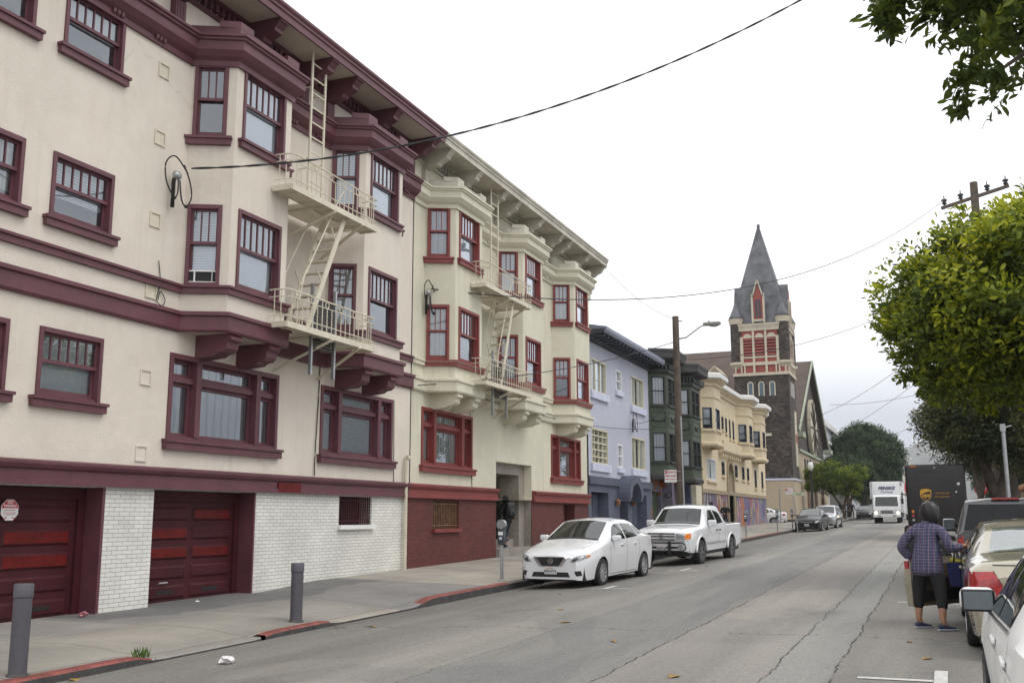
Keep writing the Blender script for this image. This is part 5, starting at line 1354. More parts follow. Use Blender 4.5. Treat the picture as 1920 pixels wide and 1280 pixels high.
litter(0.075, 3, -6.98, 9.15, zroad(-6.98, 9.15), mat('crumpled_paper', (0.72, 0.68, 0.68), 0.8, 0.15, 20), 'crumpled_paper', 'crumpled white paper napkin lying on the asphalt near the kerb', 'litter', 0.55)
litter(0.06, 5, -11.36, 11.6, zwalk(-11.36, 11.6), mat('pink_wrapper', (0.45, 0.18, 0.20), 0.6, 0.6, 30), 'wrapper', 'pink and green wrapper lying against the first garage jamb', 'litter', 0.7)
litter(0.035, 8, -11.3, 14.0, zwalk(-11.3, 14.0), M['white'], 'paper_scrap', 'white paper scrap at the foot of the second garage door', 'litter', 0.4)
M['dryleaf'] = mat('dry_leaf', (0.30, 0.19, 0.05), 0.8, 0.4, 9)
for i, (x, y) in enumerate(((-7.75, 7.2), (-7.2, 12.6), (-5.3, 15.0), (-6.35, 17.9), (-3.4, 11.4), (-4.6, 13.2), (-0.3, 12.2), (-0.12, 11.0), (-7.9, 8.0), (-6.9, 21.5), (-5.4, 26.5), (-2.2, 9.2))):
    q = MB(); s_ = 0.05 + 0.025 * (i % 3)
    q.add([(0, -s_, 0.004), (s_ * 0.6, 0, 0.018), (0, s_ * 1.1, 0.006), (-s_ * 0.55, 0, 0.02), (0, 0, 0.006)], [(0, 1, 4), (1, 2, 4), (2, 3, 4), (3, 0, 4)])
    o = q.build('dry_leaf', M['dryleaf']); o.location = (x, y, zroad(x, y)); o.rotation_euler = (0, 0, i * 1.7)
    tag(o, 'small curled yellow-brown dry leaf lying on the asphalt', 'leaf', 'dry leaves scattered on the road')
q = MB(); rs = np.random.default_rng(4)
for i in range(60):
    a = rs.uniform(0, 2 * math.pi); l = rs.uniform(0.03, 0.13); d = Vector((math.cos(a), math.sin(a), 0)); sp_ = rs.uniform(0.01, 0.07)
    b0 = Vector((rs.uniform(-0.05, 0.05), rs.uniform(-0.1, 0.1), 0)); n_ = Vector((-d.y, d.x, 0)) * 0.007
    q.add([b0 - n_ * .4, b0 + n_ * .4, b0 + d * sp_ * .6 + Vector((0, 0, l * .6)) + n_, b0 + d * sp_ + Vector((0, 0, l)), b0 + d * sp_ * .6 + Vector((0, 0, l * .6)) - n_], [(0, 1, 2, 3, 4)])
o = q.build('weed', mat('weed_green', (0.09, 0.15, 0.03), 0.7, 0.35, 12)); o.location = (-8.07, 9.1, zwalk(-8.1, 9.1)); tag(o, 'small green weed growing at the end of the red kerb', 'weed')

# ================================================================== right-hand side: steel pole, stop sign, house, crossarm pole
z = sl(42) + 0.1
t = thing('signal_pole', 'pale galvanised steel pole with a small box and bracket at its top', 'pole', (2.72, 42, z))
MB().lathe([(0.075, 0), (0.07, 4.9 - z)], (2.72, 42, z), 10).build('pole', M['steel'], t, smooth=40)
MB().box(2.62, 2.80, 41.9, 42.1, 4.70, 4.98).bar((2.78, 42, 4.85), (3.02, 42, 4.92), 0.05).build('bracket', M['steel'], t)
t = thing('stop_sign', 'red octagonal stop sign on a post half hidden by a tree trunk', 'sign', (3.2, 74, sl(74) + 0.1))
MB().lathe([(0.03, 0), (0.03, 2.7)], (3.2, 74, sl(74) + 0.1), 8).build('post', M['steel'], t)
q = MB().prism([(3.2 + 0.4 * math.cos(R(22.5 + 45 * i)), 3.32 + 0.4 * math.sin(R(22.5 + 45 * i))) for i in range(8)], 'y', 73.93, 73.95).build('plate', M['signred'], t)
text('STOP', 0.27, (3.2, 73.92, 3.32), (1, 0, 0), (0, 0, 1), M['white'], q)
ho = thing('small_house', 'low tan house with an orange-brown roof behind the street trees', 'house', (8, 64, sl(60)))
MB().box(4.95, 14, 58, 72, 0.5, 3.0).build('wall', M['ivory'], ho)
MB().prism([(4.4, 2.95), (14.6, 2.95), (14.6, 3.1), (9.5, 5.2), (4.4, 3.1)], 'y', 57.4, 72.6).build('roof', mat('orange_brown_roof', (0.33, 0.16, 0.07), 0.8, 0.2, 2), ho)
MB().box(5.4, 6.4, 57.96, 57.99, 1.3, 2.5).build('window', M['black'], ho)
t = thing('utility_pole', 'tall wooden utility pole with one crossarm and insulators above the big tree', 'utility pole', (3.15, 55, sl(55)))
MB().lathe([(0.24, 0), (0.19, 18.4 - sl(55))], (3.15, 55, sl(55)), 10).build('pole', M['wood'], t, smooth=50)
MB().bar((1.55, 55.25, 17.28), (4.75, 54.75, 17.95), 0.13, 0.16).build('crossarm', M['wood'], t)
for k, (x, y, zz) in enumerate(((1.72, 55.2, 17.42), (2.5, 55.1, 17.58), (3.75, 54.9, 17.84), (4.6, 54.8, 18.0))):
    MB().lathe([(0.03, 0), (0.14, 0.08), (0.07, 0.16), (0.15, 0.22), (0.14, 0.3), (0.03, 0.34), (0.03, 0.5), (0, 0.5)], (x, y, zz), 10).build('insulator', M['darkmetal'], t, smooth=True)
pp = thing('utility_pole', 'tall wooden service pole standing among the near street trees', 'utility pole', (4.3, 20, sl(20)))
MB().lathe([(0.2, 0), (0.15, 15.4)], (4.3, 20, sl(20)), 10).build('pole', M['wood'], pp, smooth=50)


def wire(p, q, sag, r, lab, twist=False, n=40):
    p, q = Vector(p), Vector(q); b = MB()
    def at(t): return p.lerp(q, t) - Vector((0, 0, sag * 4 * t * (1 - t)))
    if twist:
        L = (q - p).length; tn = L / 0.95; m_ = int(tn * 7)
        for ph in (0, math.pi):
            b.tube([at(i / m_) + Vector((math.cos(ph + 2 * math.pi * tn * i / m_) * r * 0.9, 0, math.sin(ph + 2 * math.pi * tn * i / m_) * r * 0.9)) for i in range(m_ + 1)], r, 5)
        b.tube([at(i / n) for i in range(n + 1)], r * 0.5, 5)
    else: b.tube([at(i / n) for i in range(n + 1)], r, 5)
    solo(b, 'overhead_wire', M['rubber'], lab, 'wire', group='overhead wires', smooth=True)


wire((-11.22, 13.2, 7.42), (4.2, 20, 15.3), 1.84, 0.012, 'thick twisted black service cable running from the cream house up over the street', True)
wire((-11.28, 22.35, 7.25), (1.72, 55.2, 17.7), 2.0, 0.016, 'thin service wire from the red-trimmed house to the crossarm pole')
wire((-11.35, 21.85, 4.75), (-7.9, 34.7, 7.65), 0.25, 0.012, 'thin slanting wire from the house seam to the wooden pole')
wire((-11.35, 41.9, 5.5), (-7.9, 34.9, 6.0), 0.35, 0.012, 'drooping wire from the pale blue house to the wooden pole')
wire((-10.9, 36.0, 11.0), (-7.9, 34.8, 8.45), 0.3, 0.009, 'faint wire from the pale cornice end to the wooden pole top')
wire((-7.9, 34.8, 7.0), (3.15, 55, 14.5), 1.2, 0.011, 'faint wire leaving the wooden pole lamp hook across the street')
wire((-11.35, 78, 8.0), (3.15, 55, 12.5), 1.5, 0.013, 'wire from the beige corner building across to the crossarm pole')
wire((-11.4, 21.8, 5.0), (-11.3, 56, 6.9), 0.9, 0.011, 'long low wire passing the pale blue and green houses')
wire((-8.5, 105, 12.5), (6, 88, 13.2), 0.8, 0.018, 'nearly level distant wire beside the church gable')
wire((-9.0, 104, 8.8), (6, 70, 14.8), 0.5, 0.015, 'distant wire rising steeply from the church gable to the right')
wire((-8.5, 150, 11.0), (6, 120, 15.8), 0.8, 0.02, 'farthest faint wire over the round dark tree')

# ================================================================== vehicles (local axes: x from nose to tail, driver's side -y, z up)
M['carglass'] = mat('tinted_car_glass', (0.016, 0.021, 0.020), 0.04, 0.3, 1.2, spec=0.7)
M['blackplastic'] = mat('black_plastic', (0.016, 0.016, 0.017), 0.5, 0.2, 20)
M['tyre'] = mat('tyre_rubber', (0.022, 0.022, 0.023), 0.85, 0.25, 15)
M['alloy'] = mat('alloy_wheel', (0.50, 0.50, 0.51), 0.3, 0.1, 8, metal=0.85)
M['darkalloy'] = mat('dark_alloy_wheel', (0.16, 0.16, 0.16), 0.4, 0.2, 8, metal=0.6)
M['chrome'] = mat('chrome', (0.75, 0.75, 0.76), 0.12, 0.05, 6, metal=1.0)
M['lens'] = mat('headlamp_lens', (0.30, 0.32, 0.33), 0.06, 0.35, 14, spec=0.8)
M['redlens'] = mat('red_lamp_lens', (0.33, 0.008, 0.012), 0.08, 0.35, 16, coat=0.6)
M['amber'] = mat('amber_lens', (0.70, 0.20, 0.02), 0.1, 0.2, 14)
M['seam'] = mat('panel_gap', (0.05, 0.05, 0.05), 0.7, 0.1, 5)
M['plate'] = mat('number_plate', (0.62, 0.62, 0.60), 0.5, 0.06, 10)
M['platetext'] = mat('plate_blue', (0.03, 0.04, 0.12), 0.5, 0.05, 10)
M['wpaint'] = car_paint('white_car_paint', (0.74, 0.75, 0.77))
M['spaint'] = car_paint('pearl_white_car_paint', (0.82, 0.82, 0.80), 0.0, 0.45); M['spaint'].node_tree.nodes['Principled BSDF'].inputs['Coat Weight'].default_value = 0.2; M['spaint'].node_tree.nodes['Principled BSDF'].inputs['Specular IOR Level'].default_value = 0.35
M['bpaint'] = car_paint('champagne_car_paint', (0.40, 0.36, 0.275), 0.45, 0.3)
M['gpaint'] = car_paint('dark_grey_car_paint', (0.075, 0.077, 0.082), 0.4, 0.3)
M['kpaint'] = car_paint('black_car_paint', (0.008, 0.008, 0.010), 0.0, 0.35); M['kpaint'].node_tree.nodes['Principled BSDF'].inputs['Coat Weight'].default_value = 0.25; M['kpaint'].node_tree.nodes['Principled BSDF'].inputs['Specular IOR Level'].default_value = 0.25
M['silver'] = car_paint('silver_car_paint', (0.45, 0.46, 0.48), 0.6, 0.3)


def smf(pts, s=0.05):
    xs = [p[0] for p in pts]; ys = [p[1] for p in pts]
    return lambda x: float(np.mean(np.interp([x - s, x - s / 2, x, x + s / 2, x + s], xs, ys)))


class Car:
    def __init__(c, L, top, belt, w, wr, sill, wheels, r, arch, crown=0.05, s=0.05):
        c.L, c.wheels, c.r, c.arch = L, wheels, r, arch
        c.top, c.belt, c.w, c.wr, c.sill = smf(top, s), smf(belt, s), smf(w, s), smf(wr, s), smf(sill, 0.02)
        xs = set(np.linspace(0, L, 56)) | {0.015, 0.04, 0.07, 0.11, L - 0.015, L - 0.04, L - 0.07, L - 0.11}
        for xw in wheels:
            for a in np.linspace(0, math.pi, 17): xs.add(xw + arch * math.cos(a))
            xs.add(xw + arch * 1.004); xs.add(xw - arch * 1.004)
        c.xs = sorted(x for x in xs if 0 <= x <= L)
        c.crown = crown

    def low(c, x):
        z = c.sill(x)
        for xw in c.wheels:
            d = abs(x - xw)
            if d < c.arch: z = max(z, c.r + math.sqrt(max(0, c.arch ** 2 - d * d)))
        return z

    def section(c, x):
        zs, zb, zt = c.low(x), c.belt(x), c.top(x)
        zt = max(zt, zb + 0.03); W = c.w(x); Wr = min(c.wr(x), W - 0.02)
        s0 = c.sill(x); P = []
        zs = min(zs, zb - 0.05)
        for k in range(8):
            t = k / 7; z = zs + (zb - zs) * t; u = (z - s0) / max(0.05, zb - s0)
            P.append((W * (0.93 + 0.07 * math.sin(min(1.0, u * 1.25) * math.pi / 2) - 0.035 * max(0, u - 0.72) / 0.28), z))
        Wb = P[-1][0]
        for k in range(1, 6):
            t = k / 5; P.append((Wb + (Wr - Wb) * t + 0.018 * math.sin(math.pi * t), zb + (zt - zb) * t))
        for k in range(1, 7):
            t = k / 6; P.append((Wr * (1 - t), zt + c.crown * (1 - (1 - t) ** 2) * min(1, Wr / 0.5)))
        return P

    def body(c):
        q = MB(); secs = [c.section(x) for x in c.xs]; n = len(secs[0])
        for sg in (-1, 1):
            vs = []; fs = []
            for x, P in zip(c.xs, secs): vs += [(x, sg * p[0], p[1]) for p in P]
            for i in range(len(c.xs) - 1):
                for k in range(n - 1): fs.append((i * n + k, i * n + k + 1, (i + 1) * n + k + 1, (i + 1) * n + k))
            q.add(vs, fs)
        for x, P in ((c.xs[0], secs[0]), (c.xs[-1], secs[-1])):
            q.add([(x, p[0], p[1]) for p in P] + [(x, -p[0], p[1]) for p in reversed(P[:-1])], [tuple(range(2 * n - 1))])
        me_v = [Vector(v) for v in q.v]
        c.bvh = BVHTree.FromPolygons(me_v, q.f)
        return q

    def decal(c, poly, view, eps=0.004, step=0.06, q=None, m=0, thick=0.0):
        """lay an outline on the body: view f/r in (y,z), l/R in (x,z), t in (x,y)"""
        q = q or MB()
        bm = bmesh.new(); vs = [bm.verts.new((p[0], p[1], 0)) for p in poly]; bm.faces.new(vs)
        for ax in (0, 1):
            lo = min(p[ax] for p in poly); hi = max(p[ax] for p in poly); k = max(1, int((hi - lo) / step))
            for i in range(1, k):
                co = [0, 0, 0]; no = [0, 0, 0]; co[ax] = lo + (hi - lo) * i / k; no[ax] = 1
                bmesh.ops.bisect_plane(bm, geom=bm.verts[:] + bm.edges[:] + bm.faces[:], plane_co=co, plane_no=no)
        bmesh.ops.triangulate(bm, faces=bm.faces[:])
        bm.verts.index_update(); out = []
        D = {'f': (1, 0, 0), 'r': (-1, 0, 0), 'l': (0, 1, 0), 'R': (0, -1, 0), 't': (0, 0, -1)}[view]; D = Vector(D)
        for v in bm.verts:
            a, b = v.co.x, v.co.y
            o = {'f': (-2, a, b), 'r': (c.L + 2, a, b), 'l': (a, -4, b), 'R': (a, 4, b), 't': (a, b, 5)}[view]; o = Vector(o)
            h, nrm, _, _ = c.bvh.ray_cast(o, D)
            if h is None:
                mid = Vector({'f': (0, a, b), 'r': (c.L, a, b), 'l': (a, -1, b), 'R': (a, 1, b), 't': (a, b, 1)}[view])
                h, nrm, _, _ = c.bvh.find_nearest(mid)
            if nrm.dot(D) > 0: nrm = -nrm
            out.append(h + nrm * eps * 0.6 - D * eps * 0.7)
        q.add(out, [[v.index for v in f.verts] for f in bm.faces], m)
        bm.free(); return q

    def both(c, poly, eps=0.004, step=0.06, q=None, m=0):
        q = c.decal(poly, 'l', eps, step, q, m); return c.decal(poly, 'R', eps, step, q, m)

    def line(c, pts, view, w=0.012, q=None, eps=0.003, m=0):
        q = q or MB()
        for (a, b) in zip(pts, pts[1:]):
            a, b = Vector(a), Vector(b); d = (b - a).normalized(); n = Vector((-d.y, d.x)) * w / 2
            c.decal([a - n, b - n, b + n, a + n], view, eps, 0.08, q, m)
        return q


def mirror_poly(p): return [(-a, b) for a, b in reversed(p)]


def make_wheel(root, x, y, r, width, side, style, rimm, spokes=10):
    """side -1: outer face towards -y"""
    rt = r * 0.66; h = width / 2
    t = MB().lathe([(rt, -h), (r * 0.93, -h), (r * 0.985, -h * 0.8), (r, -h * 0.4), (r, h * 0.4), (r * 0.985, h * 0.8), (r * 0.93, h), (rt, h), (rt, -h)], (x, y, r), 28, 'y')
    w = t.build('wheel', M['tyre'], root, smooth=50)
    q = MB(); yo = y + side * (h - 0.02)
    q.lathe([(rt + 0.004, -0.10), (rt + 0.004, 0.018), (rt - 0.022, 0.018), (rt - 0.03, -0.10)] if side > 0 else [(rt + 0.004, 0.10), (rt + 0.004, -0.018), (rt - 0.022, -0.018), (rt - 0.03, 0.10)], (x, yo, r), 28, 'y', cap=False)
    q.lathe([(0.0, 0.012 * side), (0.055, 0.010 * side), (0.065, -0.02 * side)], (x, yo, r), 14, 'y')
    for k in range(spokes):
        a = 2 * math.pi * k / spokes; d = Vector((math.cos(a), 0, math.sin(a))); p = Vector((-math.sin(a), 0, math.cos(a)))
        c0 = Vector((x, yo, r))
        ww = rt * (0.13 if spokes > 7 else 0.2)
        q.add([c0 + d * 0.05 - p * ww * .6 + Vector((0, side * .004, 0)), c0 + d * 0.05 + p * ww * .6 + Vector((0, side * .004, 0)), c0 + d * (rt - 0.02) + p * ww + Vector((0, side * .008, 0)), c0 + d * (rt - 0.02) - p * ww + Vector((0, side * .008, 0)),
               c0 + d * 0.05 - p * ww * .7 - Vector((0, side * .03, 0)), c0 + d * 0.05 + p * ww * .7 - Vector((0, side * .03, 0)), c0 + d * (rt - 0.02) + p * ww * 1.1 - Vector((0, side * .03, 0)), c0 + d * (rt - 0.02) - p * ww * 1.1 - Vector((0, side * .03, 0))],
              [(0, 1, 2, 3), (0, 4, 5, 1), (1, 5, 6, 2), (2, 6, 7, 3), (3, 7, 4, 0)])
    q.build('rim', rimm, w, smooth=30)
    MB().lathe([(0, -0.05 * side), (rt * 0.98, -0.05 * side)], (x, yo, r), 20, 'y').lathe([(0.0, -0.048 * side), (rt * 0.6, -0.045 * side)], (x, yo, r), 20, 'y', 1).build('brake_disc', [M['black'], M['darkmetal']], w)
    return w


def wheels_for(root, c, width, half, rimm, spokes=10):
    for xw in c.wheels:
        for sd in (-1, 1): make_wheel(root, xw, sd * (half - width / 2), c.r, width, sd, 0, rimm, spokes)


def underbody(root, c, half, z0=0.17, z1=0.5):
    q = MB(); xs = [0.12] + [v for xw in c.wheels for v in (xw - c.arch, xw + c.arch)] + [c.L - 0.12]
    for a, b in zip(xs[0::2], xs[1::2]): q.box(a, b, -half + 0.10, half - 0.10, z0, z1)
    for xw in c.wheels: q.box(xw - c.arch - 0.02, xw + c.arch + 0.02, -half + 0.28, half - 0.28, z0 + 0.05, c.r + c.arch + 0.08)
    for xw in c.wheels: q.box(xw - c.arch * 1.02, xw + c.arch * 1.02, -half + 0.06, half - 0.06, c.r + c.arch * 0.99, c.r + c.arch + 0.06)
    q.build('underbody', M['black'], root)


def door_mirror(root, x, y, z, side, paint, w=0.22, h=0.14):
    q = MB().rbox((x, y + side * w / 2, z), (0.11, w, h), 0.04, 3).build('door_mirror', paint, root, smooth=50)
    MB().box(x + 0.056, x + 0.060, y + side * 0.02, y + side * (w - 0.02), z - h / 2 + 0.02, z + h / 2 - 0.02).build('mirror_glass', mat('mirror_grey_glass', (0.10, 0.12, 0.14), 0.05, 0.1, 3) if 'mirg' not in M else M['mirg'], q)
    MB().bar((x - 0.03, y - side * 0.06, z - 0.06), (x, y + side * 0.04, z - 0.03), 0.05).build('mirror_arm', M['blackplastic'], q)
    return q


M['mirg'] = mat('mirror_glass', (0.13, 0.155, 0.17), 0.06, 0.1, 3, spec=0.6)


def number_plate(root, c, txt, z, view='f', y=0.0, w=0.305, h=0.155, s=0.085):
    x = 0.0
    h0, nrm, _, _ = c.bvh.ray_cast(Vector((-2, y, z)) if view == 'f' else Vector((c.L + 2, y, z)), Vector((1, 0, 0)) if view == 'f' else Vector((-1, 0, 0)))
    x = (h0.x if h0 is not None else (0 if view == 'f' else c.L)); sg = -1 if view == 'f' else 1
    p = MB().rbox((x + sg * 0.014, y, z), (0.016, w, h), 0.006, 1).build('license_plate', M['plate'], root)
    u = (0, 1, 0) if view == 'r' else (0, -1, 0)
    text(txt, s, (x + sg * 0.024, y, z - 0.01), u, (0, 0, 1), M['platetext'], p, bold=0.0008, depth=0.003)
    text('CALIFORNIA', 0.026, (x + sg * 0.024, y, z + 0.055), u, (0, 0, 1), M['signred'], p, depth=0.003)
    return p


def place(root, x, y, zoff, heading):
    """heading: rotation about z; x,y = where the local origin (nose, centre line) goes"""
    root.location = (x, y, zoff); root.rotation_euler = (R(0), 0, heading)


TILT = math.atan(0.0121)
def set_car(root, nose, tail, z, k=0.87, kx=1.0):
    """stand the car on the sloping street from the nose point to the tail point"""
    d = Vector((tail[0] - nose[0], tail[1] - nose[1], 0)).normalized()
    up_ = Vector((0, -0.0121, 1)).normalized()
    xa = (d - up_ * d.dot(up_)).normalized(); ya = up_.cross(xa)
    root.matrix_world = Matrix(((xa.x * kx, ya.x * k, up_.x * k, nose[0]), (xa.y * kx, ya.y * k, up_.y * k, nose[1]), (xa.z * kx, ya.z * k, up_.z * k, z), (0, 0, 0, 1)))


SEDAN = dict(L=4.63,
             top=[(0, .66), (.05, .72), (.12, .775), (.35, .86), (.8, .95), (1.12, 1.01), (1.25, 1.07), (1.98, 1.435), (2.25, 1.475), (2.7, 1.495), (3.1, 1.475), (3.45, 1.40), (4.02, 1.13), (4.2, 1.105), (4.5, 1.09), (4.58, 1.03), (4.63, .93)],
             belt=[(0, .60), (.12, .70), (.4, .80), (.8, .88), (1.15, .945), (2.0, .985), (3.0, 1.02), (3.6, 1.05), (4.2, 1.05), (4.55, 1.0), (4.63, .88)],
             w=[(0, .60), (.05, .70), (.14, .79), (.35, .85), (.8, .88), (3.9, .88), (4.3, .85), (4.5, .78), (4.63, .66)],
             wr=[(0, .50), (.2, .66), (.8, .74), (1.15, .75), (1.4, .69), (2.0, .60), (2.6, .575), (3.3, .575), (3.9, .63), (4.15, .70), (4.5, .62), (4.63, .5)],
             sill=[(0, .215), (.06, .19), (.4, .19), (.6, .20), (4.2, .21), (4.5, .26), (4.63, .36)], wheels=[.93, 3.63], r=.315, arch=.365)


def sedan(name, label, paint, spec=SEDAN, group=None, trim=True, rim='alloy', spokes=10, lamps='modern', glassm=None):
    g = glassm or M['carglass']
    root = thing(name, label, 'car', group=group)
    c = Car(**spec); q = c.body()
    body = q.build('body', paint, root, smooth=32)
    root['car'] = 0; del root['car']
    # windscreen, side and rear glass
    ws = [(1.20, -.655), (1.20, .655), (1.60, .60), (1.98, .545), (1.98, -.545), (1.60, -.60)]
    c.decal(ws, 't', 0.005).build('windshield', g, root, smooth=True)
    c.decal([(3.42, -.50), (3.42, .50), (4.0, .575), (4.0, -.575)], 't', 0.005).build('rear_window', g, root, smooth=True)
    for sv in ('l', 'R'):
        q = c.decal([(1.55, 1.02), (2.42, 1.04), (2.42, 1.40), (2.12, 1.385), (1.95, 1.33)], sv, 0.005); q.build('side_window', g, root, smooth=True)
        q = c.decal([(2.50, 1.04), (3.20, 1.07), (3.30, 1.10), (3.22, 1.38), (2.50, 1.405)], sv, 0.005); q.build('side_window', g, root, smooth=True)
        q = c.decal([(3.36, 1.11), (3.72, 1.13), (3.42, 1.31), (3.28, 1.36)], sv, 0.005); q.build('quarter_window', g, root, smooth=True)
        q = c.line([(1.42, .25), (1.40, .9), (1.50, 1.0)], sv, .010); c.line([(2.46, .24), (2.46, 1.02)], sv, .010, q); c.line([(3.32, 1.05), (3.30, .72), (3.22, .55)], sv, .010, q); c.line([(1.44, .25), (3.2, .25)], sv, .012, q)
        q.build('door_seam', M['seam'], root)
        for x in (2.16, 3.02):
            sg = -1 if sv == 'l' else 1
            hgt, nr, _, _ = c.bvh.ray_cast(Vector((x, sg * 4, .90)), Vector((0, -sg, 0)))
            MB().rbox((x, hgt.y + sg * 0.018, .90), (.19, .035, .032), .012, 2).build('door_handle', M['chrome'] if trim else paint, root, smooth=50)
    door_mirror(root, 1.62, -.83, 1.07, -1, paint); door_mirror(root, 1.62, .83, 1.07, 1, paint)
    wheels_for(root, c, .20, .875, M[rim], spokes); underbody(root, c, .86)
    return root, c


# ------------------------------------------------------------------ the white sedan
sd, c = sedan('parked_sedan', 'white sedan with a black grille parked nearest the doorway on the left', M['wpaint'])
gp = [(-.40, .70), (.40, .70), (.36, .66), (.24, .505), (-.24, .505), (-.36, .66)]
gq = c.decal(gp, 'f', 0.006).build('grille', M['blackplastic'], sd, smooth=True)
q = MB()
for sg in (-1, 1): c.decal([(sg * .43, .705), (sg * .35, .705), (sg * .20, .50), (sg * .275, .50)] if sg > 0 else [(-.35, .705), (-.43, .705), (-.275, .50), (-.20, .50)], 'f', 0.014, .04, q)
c.decal([(-.2, .50), (.2, .50), (.2, .485), (-.2, .485)], 'f', .012, .05, q); q.build('chrome_v', M['chrome'], gq, smooth=True)
h0 = c.bvh.ray_cast(Vector((-2, 0, .62)), Vector((1, 0, 0)))[0]
MB().lathe([(.045, -.006), (.060, -.006), (.060, .006), (.045, .006), (.045, -.006)], (h0.x - .012, 0, .615), 20, 'x').box(h0.x - .022, h0.x - .012, -.068, .068, .604, .626).build('emblem', M['chrome'], gq, smooth=40)
for sg in (-1, 1):
    hp = [(.47, .60), (.56, .585), (.70, .62), (.82, .69), (.815, .745), (.70, .745), (.56, .705)]
    hl = c.decal(hp if sg > 0 else mirror_poly(hp), 'f', 0.006, .03).build('headlight', M['lens'], sd, smooth=True)
    ip = [(.53, .615), (.60, .61), (.66, .655), (.62, .69), (.56, .67)]
    c.decal(ip if sg > 0 else mirror_poly(ip), 'f', 0.010, .03).build('lamp_bowl', M['darkmetal'], hl)
    ap = [(.78, .69), (.825, .70), (.82, .742), (.79, .742)]
    c.decal(ap if sg > 0 else mirror_poly(ap), 'f', 0.011, .03).build('indicator', M['amber'], hl)
    fp = [(.57, .39), (.70, .405), (.72, .30), (.62, .285)]
    c.decal(fp if sg > 0 else mirror_poly(fp), 'f', 0.006, .012).build('fog_recess', M['blackplastic'], sd)
    rp = [(.84, .74), (.84, .99), (.62, .99), (.55, .82)]
    c.decal(rp if sg > 0 else mirror_poly(rp), 'r', 0.006, .04).build('taillight', M['redlens'], sd, smooth=True)
    c.decal([(4.22, .80), (4.56, .80), (4.55, .99), (4.40, 1.01)], 'l' if sg < 0 else 'R', 0.006, .05).build('taillight', M['redlens'], sd, smooth=True)
c.decal([(-.42, .37), (.42, .37), (.47, .265), (-.47, .265)], 'f', 0.006).build('lower_intake', M['blackplastic'], sd)
q = c.line([(0.36, -.62), (1.12, -.72)], 't', .010); c.line([(0.36, .62), (1.12, .72)], 't', .010, q); q.build('hood_seam', M['seam'], sd)
number_plate(sd, c, '8FJN732', .40)
c.decal([(1.13, -.66), (1.13, .66), (1.20, .66), (1.20, -.66)], 't', .004).build('cowl', M['blackplastic'], sd)
set_car(sd, (-6.99, 19.21), (-6.75, 23.83), sl(19.4) - 0.03)

# ------------------------------------------------------------------ the white pickup
PK = dict(L=5.53, top=[(0, .95), (.05, 1.02), (.2, 1.09), (.7, 1.15), (1.30, 1.19), (1.48, 1.25), (2.02, 1.70), (2.25, 1.78), (2.7, 1.815), (3.35, 1.80), (3.55, 1.76), (3.86, 1.22), (3.95, 1.19), (5.45, 1.20), (5.53, 1.18)],
          belt=[(0, .88), (.15, 1.0), (.6, 1.07), (1.4, 1.12), (3.8, 1.14), (5.45, 1.15), (5.53, 1.12)],
          w=[(0, .72), (.06, .84), (.18, .91), (.5, .945), (1.0, .95), (5.3, .95), (5.53, .93)], wr=[(0, .66), (.4, .80), (1.3, .82), (1.6, .78), (2.1, .67), (2.6, .64), (3.5, .64), (3.85, .80), (3.95, .90), (5.53, .89)],
          sill=[(0, .46), (.1, .42), (.4, .40), (5.0, .42), (5.53, .50)], wheels=[.98, 4.24], r=.385, arch=.47, crown=.04)
pk = thing('pickup_truck', 'white pickup truck with a black brush guard parked behind the white sedan', 'pickup truck')
c = Car(**PK); c.body().build('body', M['wpaint'], pk, smooth=32)
c.decal([(1.50, -.74), (1.50, .74), (2.02, .64), (2.02, -.64)], 't', .006).build('windshield', M['carglass'], pk, smooth=True)
for sv in ('l', 'R'):
    c.decal([(1.78, 1.20), (2.72, 1.21), (2.70, 1.68), (2.26, 1.66)], sv, .006).build('side_window', M['carglass'], pk, smooth=True)
    c.decal([(2.82, 1.22), (3.45, 1.26), (3.36, 1.55), (3.18, 1.62), (2.80, 1.66)], sv, .006).build('side_window', M['carglass'], pk, smooth=True)
    q = c.line([(1.58, .48), (1.56, 1.12)], sv, .012); c.line([(2.78, .46), (2.78, 1.18)], sv, .012, q); c.line([(3.50, .46), (3.52, 1.2)], sv, .012, q); c.line([(3.80, .44), (3.84, 1.16)], sv, .016, q); q.build('door_seam', M['seam'], pk)
    c.decal([(1.55, .60), (3.72, .60), (3.72, .67), (1.55, .67)], sv, .010).build('side_moulding', M['silver'], pk)
    sg = -1 if sv == 'l' else 1
    for x in (2.58, 2.92): MB().rbox((x, sg * .955, 1.03), (.13, .03, .04), .012).build('door_handle', M['blackplastic'], pk)
    for xw in c.wheels:      # flared arch lips
        q = MB(); pts = [(xw + (c.arch + .03) * math.cos(a), c.r + (c.arch + .03) * math.sin(a)) for a in np.linspace(.05, math.pi - .05, 17)]
        q.tube([(x, sg * .945, z) for x, z in pts], .034, 6); q.build('arch_flare', M['wpaint'], pk, smooth=True)
for sg in (-1, 1):
    door_mirror(pk, 1.84, sg * .90, 1.26, sg, M['wpaint'], .26, .20)
    hp = [(.45, .80), (.74, .80), (.75, .99), (.47, .99)]; hl = c.decal(hp if sg > 0 else mirror_poly(hp), 'f', .007, .04).build('headlight', M['lens'], pk, smooth=True)
    ap = [(.74, .80), (.885, .82), (.885, .985), (.75, .99)]; c.decal(ap if sg > 0 else mirror_poly(ap), 'f', .007, .03).build('indicator', M['amber'], hl, smooth=True)
    MB().lathe([(0, -.02), (.075, -.02), (.085, .02)], (-.012, sg * .60, .585), 14, 'x').build('fog_lamp', M['lens'], pk)
    rp = [(.80, .78), (.92, .78), (.92, 1.1), (.80, 1.1)]; c.decal(rp if sg > 0 else mirror_poly(rp), 'r', .006, .05).build('taillight', M['redlens'], pk)
gq = MB()
